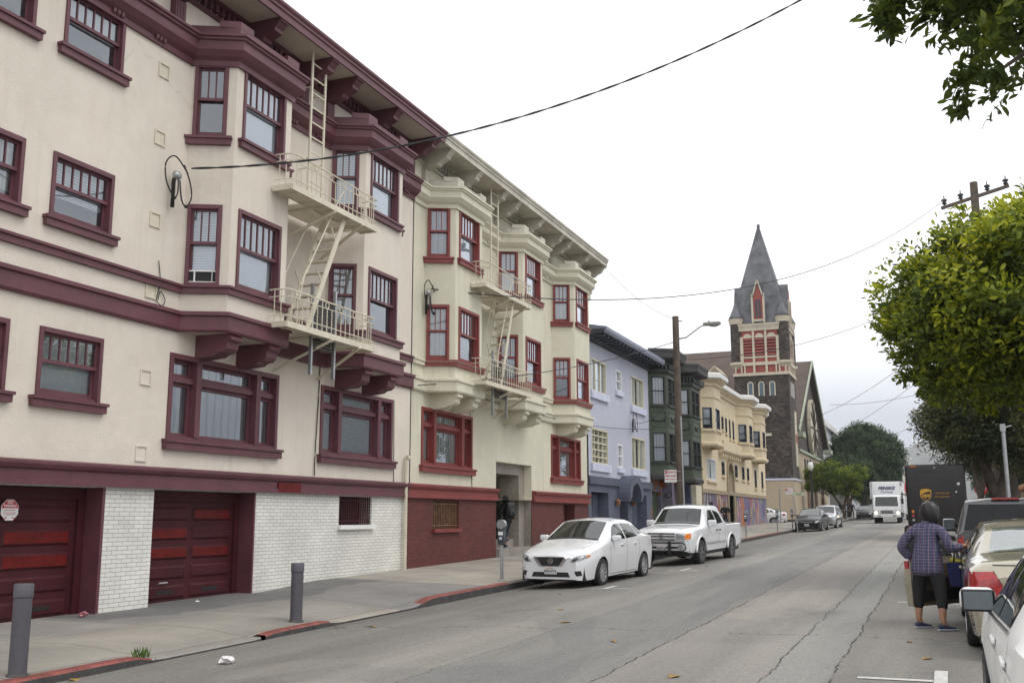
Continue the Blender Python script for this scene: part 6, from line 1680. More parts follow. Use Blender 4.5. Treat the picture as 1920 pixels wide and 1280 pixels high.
for z in (.98, .895, .80): c.decal([(-.43, z - .018), (.43, z - .018), (.43, z + .018), (-.43, z + .018)], 'f', .007, .05, gq)
gg = gq.build('grille', M['blackplastic'], pk)
MB().lathe([(.05, -.006), (.072, -.006), (.072, .006), (.05, .006), (.05, -.006)], (-.02, 0, .895), 20, 'x').lathe([(.02, -.006), (.034, -.006), (.034, .006), (.02, .006), (.02, -.006)], (-.024, 0, .895), 16, 'x').build('emblem', M['chrome'], gg)
q = c.decal([(-.60, .60), (.60, .60), (.60, .54), (-.60, .54)], 'f', .008, .05); q.build('bumper_slot', M['blackplastic'], pk)
c.line([(-.9, .755), (.9, .755)], 'f', .014).build('bumper_seam', M['seam'], pk)
c.decal([(-.85, .455), (.85, .455), (.80, .40), (-.80, .40)], 'f', .006).build('valance', M['blackplastic'], pk)
q = MB()
for z in (.71, .47): q.tube([(-.06, -.76, z - (.05 if z > .6 else -.05)), (-.11, -.70, z), (-.13, 0, z), (-.11, .70, z), (-.06, .76, z - (.05 if z > .6 else -.05))], .025, 8)
for sg in (-1, 1):
    q.tube([(-.06, sg * .76, .66), (-.06, sg * .78, .58), (-.06, sg * .76, .52)], .025, 8); q.box(-.17, -.09, sg * .30 - .035, sg * .30 + .035, .38, .76)
q.build('brush_guard', M['blackplastic'], pk, smooth=40)
number_plate(pk, c, '7E58108', .545)
c.decal([(3.99, -.80), (3.99, .80), (5.44, .80), (5.44, -.80)], 't', .006).build('painted_bed_opening', M['blackplastic'], pk)  # closed bed top painted black in place of the shade inside an open bed
c.decal([(1.38, -.76), (1.38, .76), (1.48, .76), (1.48, -.76)], 't', .005).build('cowl', M['blackplastic'], pk)
q = MB().box(5.50, 5.66, -.88, .88, .48, .66); q.build('rear_bumper', M['chrome'], pk)
MB().bar((1.95, .60, 1.68), (2.02, .66, 2.05), .01).build('antenna', M['blackplastic'], pk)
wheels_for(pk, c, .25, .955, M['darkalloy'], 6); underbody(pk, c, .93, .30, .65)
set_car(pk, (-6.656, 26.88), (-6.27, 32.4), sl(27.0) - 0.03)

# ------------------------------------------------------------------ cars further down on the left
def simple_front(root, c, lens, grille=True, plate=None, z=0.63):
    for sg in (-1, 1):
        hp = [(.45, z - .03), (.60, z - .05), (.80, z + .04), (.80, z + .12), (.62, z + .10)]
        c.decal(hp if sg > 0 else mirror_poly(hp), 'f', .007, .04).build('headlight', lens, root)
        c.decal([(4.25, .82), (4.55, .82), (4.54, .98), (4.40, 1.0)], 'l' if sg < 0 else 'R', 0.006, .05).build('taillight', M['redlens'], root)
    if grille:
        g = c.decal([(-.40, z + .03), (.40, z + .03), (.30, z - .09), (-.30, z - .09)], 'f', .007, .05).build('grille', M['blackplastic'], root)
        c.decal([(-.42, z + .045), (.42, z + .045), (.36, z - .0), (.18, z - .05), (-.18, z - .05), (-.36, z - .0)][:3] + [(.1, z + .0), (-.1, z + .0), (-.36, z)], 'f', .012, .05).build('grille_bar', M['chrome'], g)
    c.decal([(-.5, .36), (.5, .36), (.5, .27), (-.5, .27)], 'f', .006, .06).build('lower_intake', M['blackplastic'], root)
    if plate: number_plate(root, c, plate, .46)


M['paleglass'] = mat('sky_lit_car_glass', (0.05, 0.06, 0.06), 0.03, 0.2, 1, spec=1.0)
ks, c = sedan('parked_sedan', 'black sedan with a chrome grille wing parked by the church corner', M['kpaint'], glassm=M['paleglass'])
simple_front(ks, c, M['lens'], True, '6LKD420'); set_car(ks, (-6.65, 61.5), (-6.50, 66.0), sl(61.5) - 0.05)
SUV = dict(SEDAN, L=4.75, top=[(0, .82), (.06, .90), (.3, .98), (1.05, 1.08), (1.2, 1.14), (1.85, 1.60), (2.1, 1.66), (2.8, 1.70), (4.2, 1.66), (4.5, 1.55), (4.68, 1.1), (4.75, .9)],
           belt=[(0, .72), (.3, .86), (1.1, 1.0), (3.6, 1.06), (4.6, 1.08), (4.75, .85)], wr=[(0, .6), (.3, .72), (1.1, .76), (1.4, .70), (1.9, .64), (4.3, .62), (4.75, .6)], w=[(0, .68), (.06, .78), (.3, .87), (.8, .9), (4.3, .9), (4.6, .86), (4.75, .78)],
           sill=[(0, .36), (.1, .28), (.5, .26), (4.3, .27), (4.75, .42)], wheels=[.95, 3.70], r=.35, arch=.41)
sv_ = thing('parked_wagon', 'silver sport wagon parked behind the black sedan', 'car')
c = Car(**SUV); c.body().build('body', M['silver'], sv_, smooth=32)
c.decal([(1.15, -.68), (1.15, .68), (1.84, .60), (1.84, -.60)], 't', .006).build('windshield', M['carglass'], sv_, smooth=True)
for s_ in ('l', 'R'):
    for x0, x1 in ((1.65, 2.5), (2.58, 3.5), (3.58, 4.3)):
        c.decal([(x0, 1.10), (x1, 1.12), (x1 - .03, 1.55), (x0 + (.28 if x0 < 2 else .02), 1.55)], s_, .006).build('side_window', M['carglass'], sv_)
simple_front(sv_, c, M['lens'], True, None, .78)
for sg in (-1, 1): door_mirror(sv_, 1.6, sg * .86, 1.18, sg, M['silver'])
wheels_for(sv_, c, .22, .895, M['alloy'], 6); underbody(sv_, c, .88, .24, .6)
set_car(sv_, (-6.45, 69.0), (-6.30, 73.0), sl(69) - 0.04)
cs, c = sedan('parked_sedan', 'white sedan parked side-on in the side street beside the mural', M['wpaint'])
simple_front(cs, c, M['lens']); set_car(cs, (-15.3, 84.6), (-10.72, 85.0), zroad(-11, 85))
q = c.line([(4.1, .5), (4.6, .5)], 'l', .02); q.build('bumper_seam', M['seam'], cs)
fs, c = sedan('parked_sedan', 'small black sedan half hidden behind the white box truck', M['kpaint'], glassm=M['paleglass'])
simple_front(fs, c, M['lens']); set_car(fs, (-5.9, 104), (-5.8, 108.6), sl(104))
fw_, c = sedan('parked_sedan', 'white car behind the small black sedan beyond the truck', M['wpaint'])
simple_front(fw_, c, M['lens']); set_car(fw_, (-5.8, 111), (-5.7, 115.6), sl(111))

# ------------------------------------------------------------------ champagne sedan with its driver door open
BS2 = dict(SEDAN, L=4.82, top=[(0, .66), (.05, .72), (.12, .775), (.35, .86), (.8, .93), (1.2, 1.0), (1.35, 1.06), (2.05, 1.42), (2.35, 1.46), (2.8, 1.475), (3.25, 1.45), (3.55, 1.38), (4.08, 1.12), (4.25, 1.09), (4.70, 1.06), (4.77, 1.0), (4.82, .86)],
           belt=[(0, .60), (.12, .70), (.4, .80), (.8, .88), (1.2, .93), (2.0, .96), (3.6, 1.0), (4.3, 1.0), (4.74, .97), (4.82, .8)],
           w=[(0, .60), (.05, .70), (.14, .79), (.35, .86), (.8, .90), (4.2, .90), (4.55, .87), (4.74, .86), (4.82, .78)],
           wr=[(0, .50), (.2, .66), (.8, .74), (1.25, .77), (1.5, .71), (2.1, .61), (2.7, .585), (3.4, .585), (4.0, .66), (4.3, .74), (4.7, .68), (4.82, .55)],
           sill=[(0, .22), (.06, .2), (.4, .2), (4.3, .22), (4.7, .25), (4.82, .30)], wheels=[.95, 3.68], r=.325, arch=.375)
be = thing('parked_sedan', 'champagne sedan on the right with its driver door standing open', 'car')
c = Car(**BS2); c.body().build('body', M['bpaint'], be, smooth=32)
c.decal([(1.30, -.66), (1.30, .66), (2.05, .55), (2.05, -.55)], 't', .005).build('windshield', M['carglass'], be, smooth=True)
M['backglass'] = mat('sky_reflecting_glass', (0.13, 0.15, 0.15), 0.05, 0.15, 2, spec=1.0, coat=1.0)
c.decal([(3.50, -.505), (3.50, .505), (4.10, .60), (4.10, -.60)], 't', .005).build('rear_window', M['backglass'], be, smooth=True)
c.decal([(1.62, 1.0), (2.55, 1.02), (2.55, 1.39), (2.2, 1.38), (2.02, 1.31)], 'R', .005).build('side_window', M['carglass'], be)
for s_ in ('l', 'R'):
    c.decal([(2.62, 1.03), (3.40, 1.05), (3.45, 1.08), (3.28, 1.36), (2.62, 1.395)], s_, .005).build('side_window', M['carglass'], be)
    q = c.line([(3.45, 1.05), (3.42, .75), (3.35, .55)], s_, .01); c.line([(2.58, .25), (2.58, 1.0)], s_, .01, q); c.line([(4.32, .42), (4.78, .50)], s_, .008, q); q.build('door_seam', M['seam'], be)
    sg = -1 if s_ == 'l' else 1
    MB().rbox((3.1, sg * .905, .90), (.18, .03, .03), .01).build('door_handle', M['bpaint'], be)
c.decal([(1.42, .26), (2.56, .26), (2.56, 1.02), (2.55, 1.39), (2.2, 1.385), (1.62, 1.0), (1.42, .95)], 'l', .006).build('door_opening', M['black'], be)
for sg in (-1, 1):
    tp = [(.40, .62), (.78, .60), (.89, .66), (.88, .96), (.60, .97)]
    c.decal(tp if sg > 0 else mirror_poly(tp), 'r', .008, .04).build('taillight', M['redlens'], be, smooth=True)
    c.decal([(4.32, .66), (4.79, .66), (4.77, .95), (4.52, .98), (4.40, .90)], 'l' if sg < 0 else 'R', .008, .04).build('taillight', M['redlens'], be, smooth=True)
q = c.line([(-.60, 1.04), (.60, 1.04)], 'r', .012); c.line([(.60, .98), (.42, .64), (.44, .5), (-.44, .5), (-.42, .64), (-.60, .98)], 'r', .010, q); q.build('trunk_seam', M['seam'], be)
number_plate(be, c, '5TRM918', .74, 'r')
door_mirror(be, 1.70, .86, 1.03, 1, M['bpaint'])
wheels_for(be, c, .21, .895, M['alloy'], 8); underbody(be, c, .88)
# the open door, hinged at its front edge
dr = MB(); hx, hy = 1.44, -.90; ang = R(44)
def dpt(a, z, w=0.0):   # a along the door from the hinge, w outward
    dx, dy = math.cos(ang), -math.sin(ang)
    return (hx + a * dx - w * (-dy) * -1 * 0 + w * dy, hy + a * dy - w * dx, z)
out = [(0, .27), (1.02, .27), (1.04, .60), (1.03, .98), (.20, .95), (0, .90)]
k = len(out)
dr.add([dpt(a, z, 0.03 * math.sin(min(1, (z - .25) / .7) * math.pi)) for a, z in out] + [dpt(a, z, -0.10) for a, z in out], [tuple(range(k)), tuple(range(2 * k - 1, k - 1, -1))] + [(i, (i + 1) % k, (i + 1) % k + k, i + k) for i in range(k)])
do = dr.build('driver_door', M['bpaint'], be)
q = MB(); win = [(.18, .95), (.45, 1.20), (.66, 1.33), (.98, 1.39), (1.03, .98)]
for a, b in zip(win, win[1:]): q.bar(dpt(*a, -.03), dpt(*b, -.03), .05, .045)
q.build('window_frame', M['blackplastic'], do)
MB().add([dpt(a, z, -.03) for a, z in win], [(0, 1, 2, 3, 4)]).build('door_glass', M['glass'], do)
q = MB(); inn = [(.05, .34), (.93, .34), (.95, .90), (.24, .90), (.05, .84)]
q.add([dpt(a, z, -.105) for a, z in inn] + [dpt(a, z, -.14) for a, z in [(.09, .38), (.89, .38), (.91, .86), (.26, .86), (.09, .80)]], [(0, 1, 6, 5), (1, 2, 7, 6), (2, 3, 8, 7), (3, 4, 9, 8), (4, 0, 5, 9), (5, 6, 7, 8, 9)])
q.bar(dpt(.35, .68, -.17), dpt(.85, .70, -.17), .06, .05); q.build('door_lining', mat('tan_door_lining', (0.075, 0.058, 0.042), 0.7), do)
q = MB(); q.bar(dpt(.15, .42, -.145), dpt(.85, .42, -.145), .03, .16); q.build('door_pocket', M['blackplastic'], do)
door_mirror(do, hx + .25, hy - .30, 1.03, -1, M['bpaint'])
set_car(be, (1.09, 16.35), (1.05, 11.05), zroad(.3, 16.35) - .005, 0.87, 1.1)

# ------------------------------------------------------------------ near pearl-white car at the right edge
NC = dict(SEDAN, L=4.65, crown=.04)
nc = thing('parked_sedan', 'pearl white car at the right edge with its big black door mirror', 'car')
c = Car(**NC); c.body().build('body', M['spaint'], nc, smooth=32)
g = M['carglass']
c.decal([(1.20, -.655), (1.20, .655), (1.60, .60), (1.98, .545), (1.98, -.545), (1.60, -.60)], 't', .005).build('windshield', g, nc, smooth=True)
for s_ in ('l', 'R'):
    sg = -1 if s_ == 'l' else 1
    c.decal([(1.80, 1.02), (2.46, 1.045), (2.46, 1.40), (2.12, 1.385), (1.98, 1.33)], s_, .006).build('side_window', g, nc, smooth=True)
    c.decal([(1.48, 1.0), (1.74, 1.02), (1.90, 1.29)], s_, .006).build('quarter_window', g, nc, smooth=True)
    c.decal([(2.54, 1.05), (3.25, 1.08), (3.22, 1.38), (2.54, 1.405)], s_, .006).build('side_window', g, nc, smooth=True)
    c.line([(1.46, .985), (2.0, 1.008), (2.6, 1.03), (3.3, 1.06)], s_, .022, eps=.010).build('chrome_strip', M['chrome'], nc)
    q = c.line([(1.40, .25), (1.38, .85), (1.50, .99)], s_, .010); c.line([(2.50, .24), (2.50, 1.03)], s_, .010, q); c.line([(3.36, 1.05), (3.34, .72), (3.24, .5)], s_, .010, q); q.build('door_seam', M['seam'], nc)
    c.line([(.75, .78), (2.0, .83), (3.9, .88)], s_, .018, eps=.006).build('body_crease', M['spaint'], nc)
    for x in (2.40, 3.25):
        h0 = c.bvh.ray_cast(Vector((x, sg * 4, .90)), Vector((0, -sg, 0)))[0]
        hd_ = MB().rbox((x, h0.y + sg * .016, .905), (.22, .024, .034), .010, 3).build('door_handle', M['spaint'], nc, smooth=50)
        MB().rbox((x, h0.y + sg * .004, .885), (.10, .02, .06), .009, 2).build('handle_recess', M['silver'], hd_)
mr = MB().rbox((1.68, -.915, 1.075), (.13, .235, .165), .055, 4).build('door_mirror', M['spaint'], nc, smooth=50)
MB().rbox((1.735, -.915, 1.072), (.03, .215, .15), .012, 2).build('mirror_shell', M['blackplastic'], mr)
MB().rbox((1.752, -.915, 1.072), (.008, .185, .12), .003, 2).build('mirror_glass', M['mirg'], mr)
MB().bar((1.70, -.74, 1.0), (1.70, -.84, 1.035), .10, .05).build('mirror_arm', M['blackplastic'], mr)
door_mirror(nc, 1.66, .83, 1.07, 1, M['spaint'])
wheels_for(nc, c, .21, .88, M['alloy'], 10); underbody(nc, c, .86)
MB().rbox((1.95, -.62, 1.10), (.18, .04, .20), .03).build('inner_handle', M['blackplastic'], nc)
set_car(nc, (1.03, 8.66), (1.03, 4.6), zroad(.5, 8.6))

# ------------------------------------------------------------------ grey pickup with a canopy
gpk = thing('pickup_truck', 'dark grey pickup with a canopy parked ahead of the champagne sedan', 'pickup truck')
GP = dict(L=5.3, top=[(0, .95), (.1, 1.05), (1.2, 1.15), (1.4, 1.2), (2.0, 1.68), (2.2, 1.74), (3.4, 1.76), (5.0, 1.74), (5.14, 1.70), (5.26, 1.14), (5.3, 1.08)], belt=[(0, .9), (.2, 1.0), (1.4, 1.09), (5.2, 1.13), (5.3, 1.05)],
          w=[(0, .75), (.1, .86), (.4, .93), (5.1, .93), (5.3, .90)], wr=[(0, .66), (.5, .8), (1.3, .8), (2.1, .66), (3.0, .66), (5.0, .70), (5.2, .76), (5.3, .85)], sill=[(0, .46), (.4, .40), (5.3, .48)], wheels=[.95, 4.15], r=.375, arch=.45, crown=.045)
c = Car(**GP); c.body().build('body', M['gpaint'], gpk, smooth=32)
rw = [(-.78, 1.16), (.78, 1.16), (.66, 1.66), (-.66, 1.66)]
c.decal(rw, 'r', .006).build('rear_window', mat('dark_canopy_glass', (0.012, 0.014, 0.016), 0.08, 0.3, 2, spec=0.25), gpk, smooth=True)
c.line([(-.80, 1.13), (.80, 1.13)], 'r', .02).build('canopy_seam', M['seam'], gpk)
MB().rbox((5.13, 0, 1.765), (.08, .5, .045), .015).build('brake_light', M['redlens'], gpk)
for sg in (-1, 1):
    tp = [(.78, .74), (.93, .74), (.93, 1.06), (.80, 1.06)]; c.decal(tp if sg > 0 else mirror_poly(tp), 'r', .008, .05).build('taillight', M['redlens'], gpk)
    c.decal([(1.7, 1.15), (2.7, 1.16), (2.7, 1.62), (2.2, 1.62)], 'l' if sg < 0 else 'R', .006).build('side_window', M['carglass'], gpk)
    c.decal([(3.6, 1.18), (4.9, 1.18), (4.9, 1.60), (3.6, 1.62)], 'l' if sg < 0 else 'R', .006).build('side_window', M['carglass'], gpk)
    door_mirror(gpk, 1.85, sg * .90, 1.22, sg, M['silver'], .26, .22)
c.line([(-.74, .70), (.74, .70)], 'r', .014).build('tailgate_seam', M['seam'], gpk)
text('4X4', .10, (5.31, -.62, .78), (0, 1, 0), (0, 0, 1), M['chrome'], gpk)
MB().box(5.27, 5.42, -.88, .88, .46, .64).build('rear_bumper', M['chrome'], gpk)
number_plate(gpk, c, '8B21745', .85, 'r')
wheels_for(gpk, c, .24, .93, M['darkalloy'], 6); underbody(gpk, c, .90, .3, .62)
set_car(gpk, (1.31, 25.3), (1.25, 20.5), zroad(.9, 25.3) - 0.02, 0.91)

# ------------------------------------------------------------------ brown delivery van
M['brown'] = mat('dark_brown_van_paint', (0.016, 0.013, 0.012), 0.45, 0.2, 2)
M['gold'] = mat('gold_shield', (0.60, 0.32, 0.03), 0.4, 0.15, 3)
vx0, vx1, vy, vz = -.86, 1.40, 44.8, zroad(.2, 45)
va = thing('delivery_van', 'dark brown parcel delivery van with a gold shield on its back door', 'van', ((vx0 + vx1) / 2, vy, vz))
cxv = (vx0 + vx1) / 2
MB().rbox((cxv, vy + 3.2, vz + 1.78), (vx1 - vx0, 6.4, 2.5), .10, 3).build('body', M['brown'], va, smooth=40)
MB().rbox((cxv, vy + 6.8, vz + 1.1), (vx1 - vx0 - .1, 1.1, 1.1), .15, 3).build('hood', M['brown'], va, smooth=40)
dq = MB(); X0, X1 = vx0 + .45, vx1 - .50
dq.box(X0 - .03, X1 + .03, vy - .012, vy - .002, vz + 2.72, vz + 2.75).box(X0 - .03, X0, vy - .012, vy - .002, vz + .65, vz + 2.72).box(X1, X1 + .03, vy - .012, vy - .002, vz + .65, vz + 2.72)
for i in range(1, 7): dq.box(X0, X1, vy - .008, vy - .002, vz + .65 + i * .3 - .006, vz + .65 + i * .3 + .006)
ro = dq.build('roller_door', mat('brown_door_edge', (0.03, 0.026, 0.024), 0.5), va)
sx, sz = vx0 + .74, vz + 1.82
shp = [(-.20, .16), (-.10, .22), (.10, .22), (.20, .16), (.20, -.08), (.12, -.20), (0, -.27), (-.12, -.20), (-.20, -.08)]
sh_ = MB().prism([(sx + a * 1.05, sz + b) for a, b in shp], 'y', vy - .016, vy - .004).build('shield', M['gold'], va)
MB().prism([(sx + a * .90, sz + b * .9 - .005) for a, b in shp], 'y', vy - .019, vy - .015).build('shield_field', M['brown'], sh_)
MB().prism([(sx - .19, sz + .14), (sx, sz + .20), (sx + .19, sz + .14), (sx + .19, sz + .12), (sx + .08, sz + .11), (sx - .10, sz + .05), (sx - .19, sz - .02)], 'y', vy - .022, vy - .018).build('shield_gloss', M['gold'], sh_)
text('ups', .23, (sx, vy - .021, sz - .035), (1, 0, 0), (0, 0, 1), M['gold'], sh_, bold=.008, sx=.95)
text('1-800-PICK-UPS', .085, (vx0 + 1.34, vy - .006, vz + 1.86), (1, 0, 0), (0, 0, 1), M['gold'], va)
text('www.ups.com', .095, (vx0 + 1.34, vy - .006, vz + 1.73), (1, 0, 0), (0, 0, 1), M['gold'], va)
for x in (vx0 + .22, vx1 - .22):
    for z_, m_ in ((1.14, 'amber'), (.97, 'redlens'), (.80, 'lens')): MB().lathe([(.055, -.03), (.05, .0), (0, -.03)], (x, vy - .005, vz + z_), 12, 'y').build('tail_lamp', M[m_], va)
MB().box(vx0 + .1, vx1 - .1, vy - .20, vy + .1, vz + .42, vz + .56).box(vx0, vx1, vy, vy + 6.2, vz + .35, vz + .55).build('bumper', M['blackplastic'], va)
MB().box(vx0 + .2, vx0 + .42, vy - .012, vy, vz + 2.93, vz + 2.97).build('marker_lamp', M['amber'], va); MB().box(cxv - .04, cxv + .04, vy - .012, vy, vz + 2.86, vz + 2.92).build('marker_lamp', M['lens'], va)
for x in (vx1 - .28,): MB().box(x - .05, x + .05, vy - .008, vy, vz + 2.18, vz + 2.28).box(x - .13, x - .07, vy - .008, vy, vz + 1.88, vz + 1.94).build('sticker', M['plate'], va)
MB().bar((vx0 + .02, vy + 6.1, vz + 1.9), (vx0 - .28, vy + 6.0, vz + 1.95), .05).rbox((vx0 - .30, vy + 6.0, vz + 1.85), (.06, .12, .4), .02).build('mirror', M['blackplastic'], va)
for y in (vy + 1.4, vy + 5.4):
    for sg in (-1, 1): make_wheel_ = MB().lathe([(.2, -.14), (.37, -.14), (.40, -.08), (.40, .08), (.37, .14), (.2, .14)], (cxv + sg * .92, y, vz + .40), 20, 'x').build('wheel', M['tyre'], va, smooth=40)

# ------------------------------------------------------------------ white rental box truck
tx0, tx1, ty = -4.12, -1.88, 82.0; tz = zroad(-3, 82)
M['truckwhite'] = mat('white_truck_paint', (0.70, 0.71, 0.72), 0.4, 0.06, 1.5)
tk = thing('box_truck', 'white rental box truck with lit headlights driving towards the camera', 'truck', ((tx0 + tx1) / 2, ty, tz))
tcx = (tx0 + tx1) / 2
bx = MB().rbox((tcx, ty + 4.2, tz + 1.95), (tx1 - tx0 + .12, 6.2, 2.35), .07, 2).build('box_body', M['truckwhite'], tk, smooth=40)
MB().rbox((tx0 + .05, ty + 1.12, tz + 2.95), (.18, .1, .34), .04).rbox((tx1 - .05, ty + 1.12, tz + 2.95), (.18, .1, .34), .04).box(tx0 - .02, tx0 + .10, ty + 1.085, ty + 1.1, tz + 1.0, tz + 2.8).build('corner_cap', M['silver'], bx)
cab = MB().prism([(ty + 1.0, tz + .50), (ty + .02, tz + .50), (ty - .02, tz + 1.0), (ty + .02, tz + 1.22), (ty + .30, tz + 2.02), (ty + .45, tz + 2.10), (ty + 1.0, tz + 2.12)], 'x', tx0 + .16, tx1 - .16)
cb_ = cab.build('cab', M['truckwhite'], tk, bevel=.05)
MB().add([(tx0 + .30, ty + .022, tz + 1.28), (tx1 - .30, ty + .022, tz + 1.28), (tx1 - .36, ty + .262, tz + 1.97), (tx0 + .36, ty + .262, tz + 1.97)], [(0, 1, 2, 3)]).build('windshield', M['carglass'], cb_)
for i, wd in enumerate((.42, .42, .42)): pass
q = MB().box(tcx - .42, tcx + .42, ty - .06, ty - .01, tz + .90, tz + .94).box(tcx - .42, tcx + .42, ty - .06, ty - .01, tz + .80, tz + .84).box(tcx - .5, tcx + .5, ty - .055, ty - .01, tz + .70, tz + .735); q.build('grille', M['blackplastic'], cb_)
MB().rbox((tcx, ty - .03, tz + .56), (tx1 - tx0 - .3, .16, .24), .05).build('bumper', M['truckwhite'], cb_)
MB().box(tcx - .65, tcx - .42, ty - .115, ty - .10, tz + .53, tz + .60).box(tcx + .42, tcx + .65, ty - .115, ty - .10, tz + .53, tz + .60).build('fog_slot', M['blackplastic'], cb_)
for sg in (-1, 1):
    hl = MB().prism([(tcx + sg * .62, tz + .70), (tcx + sg * .92, tz + .72), (tcx + sg * .92, tz + .98), (tcx + sg * .66, tz + .86)], 'y', ty - .05, ty - .005).build('headlight', M['lens'], cb_)
    MB().lathe([(.095, -.02), (.09, -.045), (0, -.05)], (tcx + sg * .78, ty - .03, tz + .79), 12, 'y').build('lit_bulb', emis('lit_headlamp', (1.0, 0.80, 0.42), 6.0), hl)
    MB().rbox((tcx + sg * 1.12, ty + .25, tz + 1.62), (.18, .08, .38), .03).bar((tcx + sg * .92, ty + .3, tz + 1.8), (tcx + sg * 1.1, ty + .25, tz + 1.8), .04).build('mirror', M['blackplastic'], cb_)
text('PENSKE', .33, (tcx, ty + 1.075, tz + 2.62), (1, 0, 0), (0, 0, 1), M['platetext'], bx, shear=.28, bold=.014, sx=1.05)
text('Truck Rental', .17, (tcx, ty + 1.075, tz + 2.34), (1, 0, 0), (0, 0, 1), M['platetext'], bx, shear=.28, bold=.003)
MB().box(tx0 + .1, tx1 - .1, ty + .4, ty + 7, tz + .45, tz + .78).build('chassis', M['black'], tk)
for y, w_ in ((ty + .65, .22), (ty + 5.4, .40)):
    for sg in (-1, 1): MB().lathe([(.2, -w_ / 2), (.36, -w_ / 2), (.385, -w_ / 3), (.385, w_ / 3), (.36, w_ / 2), (.2, w_ / 2)], (tcx + sg * (.94 - w_ / 2), y, tz + .385), 18, 'x').build('wheel', M['tyre'], tk, smooth=40)
# second truck behind it
t2 = thing('box_truck', 'second pale box truck with red and yellow side lettering partly behind the white one', 'truck', (-.6, 96, tz + .2))
MB().rbox((-1.0, 100.5, tz + 2.6), (2.2, 6.5, 2.9), .06).build('box_body', M['pale'], t2)
MB().rbox((-1.0, 96.7, tz + 1.4), (1.9, 1.4, 1.5), .1).build('cab', M['truckwhite'], t2); MB().box(-1.8, -.2, 95.97, 96.0, tz + 1.5, tz + 2.0).build('windshield', M['carglass'], t2)
MB().prism([(-1.6 + .36 * math.cos(a), tz + 3.0 + .72 * math.sin(a)) for a in np.linspace(0, 2 * math.pi, 16)[:-1]], 'y', 97.2, 97.23).build('red_disc', M['signred'], t2)
MB().box(-1.3, -.9, 97.2, 97.22, tz + 2.0, tz + 3.9).build('yellow_panel', M['gold'], t2)
for y in (96.7, 102):
    for sg in (-1, 1): MB().lathe([(.2, -.12), (.40, -.12), (.42, 0), (.40, .12), (.2, .12)], (-1.0 + sg * .85, y, tz + .55), 14, 'x').build('wheel', M['tyre'], t2)

# ================================================================== people (skin grown on a posed skeleton)
def skin_mesh(nodes, edges, radii, root=0, sub=2):
    me = bpy.data.meshes.new('tmp'); me.from_pydata(nodes, edges, []); o = bpy.data.objects.new('tmp', me); COL.objects.link(o)
    md = o.modifiers.new('s', 'SKIN'); md.use_smooth_shade = True; md.branch_smoothing = 0.6
    for i, r in enumerate(radii):
        sv = me.skin_vertices[0].data[i]; sv.radius = r if isinstance(r, tuple) else (r, r); sv.use_root = (i == root)
    ss = o.modifiers.new('d', 'SUBSURF'); ss.levels = sub; ss.render_levels = sub
    bpy.context.view_layer.update()
    out = bpy.data.meshes.new_from_object(o.evaluated_get(bpy.context.evaluated_depsgraph_get()))
    bpy.data.objects.remove(o); bpy.data.meshes.remove(me)
    return out


def skin_part(name, chains, mt, parent, sub=2):
    """chains: lists of (point, radius); a chain that begins with a point already used branches there"""
    nodes = []; rad = []; ed = []; idx = {}
    for ch in chains:
        prev = None
        for p, r in ch:
            key = tuple(round(a, 4) for a in p)
            if key not in idx: idx[key] = len(nodes); nodes.append(p); rad.append(r)
            i = idx[key]
            if prev is not None and prev != i: ed.append((prev, i))
            prev = i
    me = skin_mesh(nodes, ed, rad, 0, sub)
    me.name = name; me.materials.clear(); me.materials.append(mt)
    me.polygons.foreach_set('use_smooth', [True] * len(me.polygons))
    o = bpy.data.objects.new(name, me); COL.objects.link(o); o.parent = parent; WL[o.name] = Vector()
    return o


M['skin'] = mat('warm_skin', (0.38, 0.20, 0.12), 0.55, 0.12, 6)
M['hair'] = mat('greying_dark_hair', (0.016, 0.0145, 0.0145), 0.38, 0.7, 9, bmp=0.25, bscale=50)
M['leggings'] = mat('black_leggings', (0.012, 0.012, 0.014), 0.8, 0.3, 12, bmp=0.3, bscale=14)
M['sneaker'] = mat('navy_sneaker', (0.03, 0.04, 0.085), 0.7, 0.3, 30)
M['sole'] = mat('pale_sole', (0.40, 0.42, 0.48), 0.7, 0.1, 10)
M['jeans'] = mat('dark_jeans', (0.022, 0.032, 0.045), 0.8, 0.3, 8, bmp=0.3, bscale=20)
M['hoodie'] = mat('black_hoodie', (0.010, 0.010, 0.012), 0.85, 0.3, 8, bmp=0.3, bscale=14)


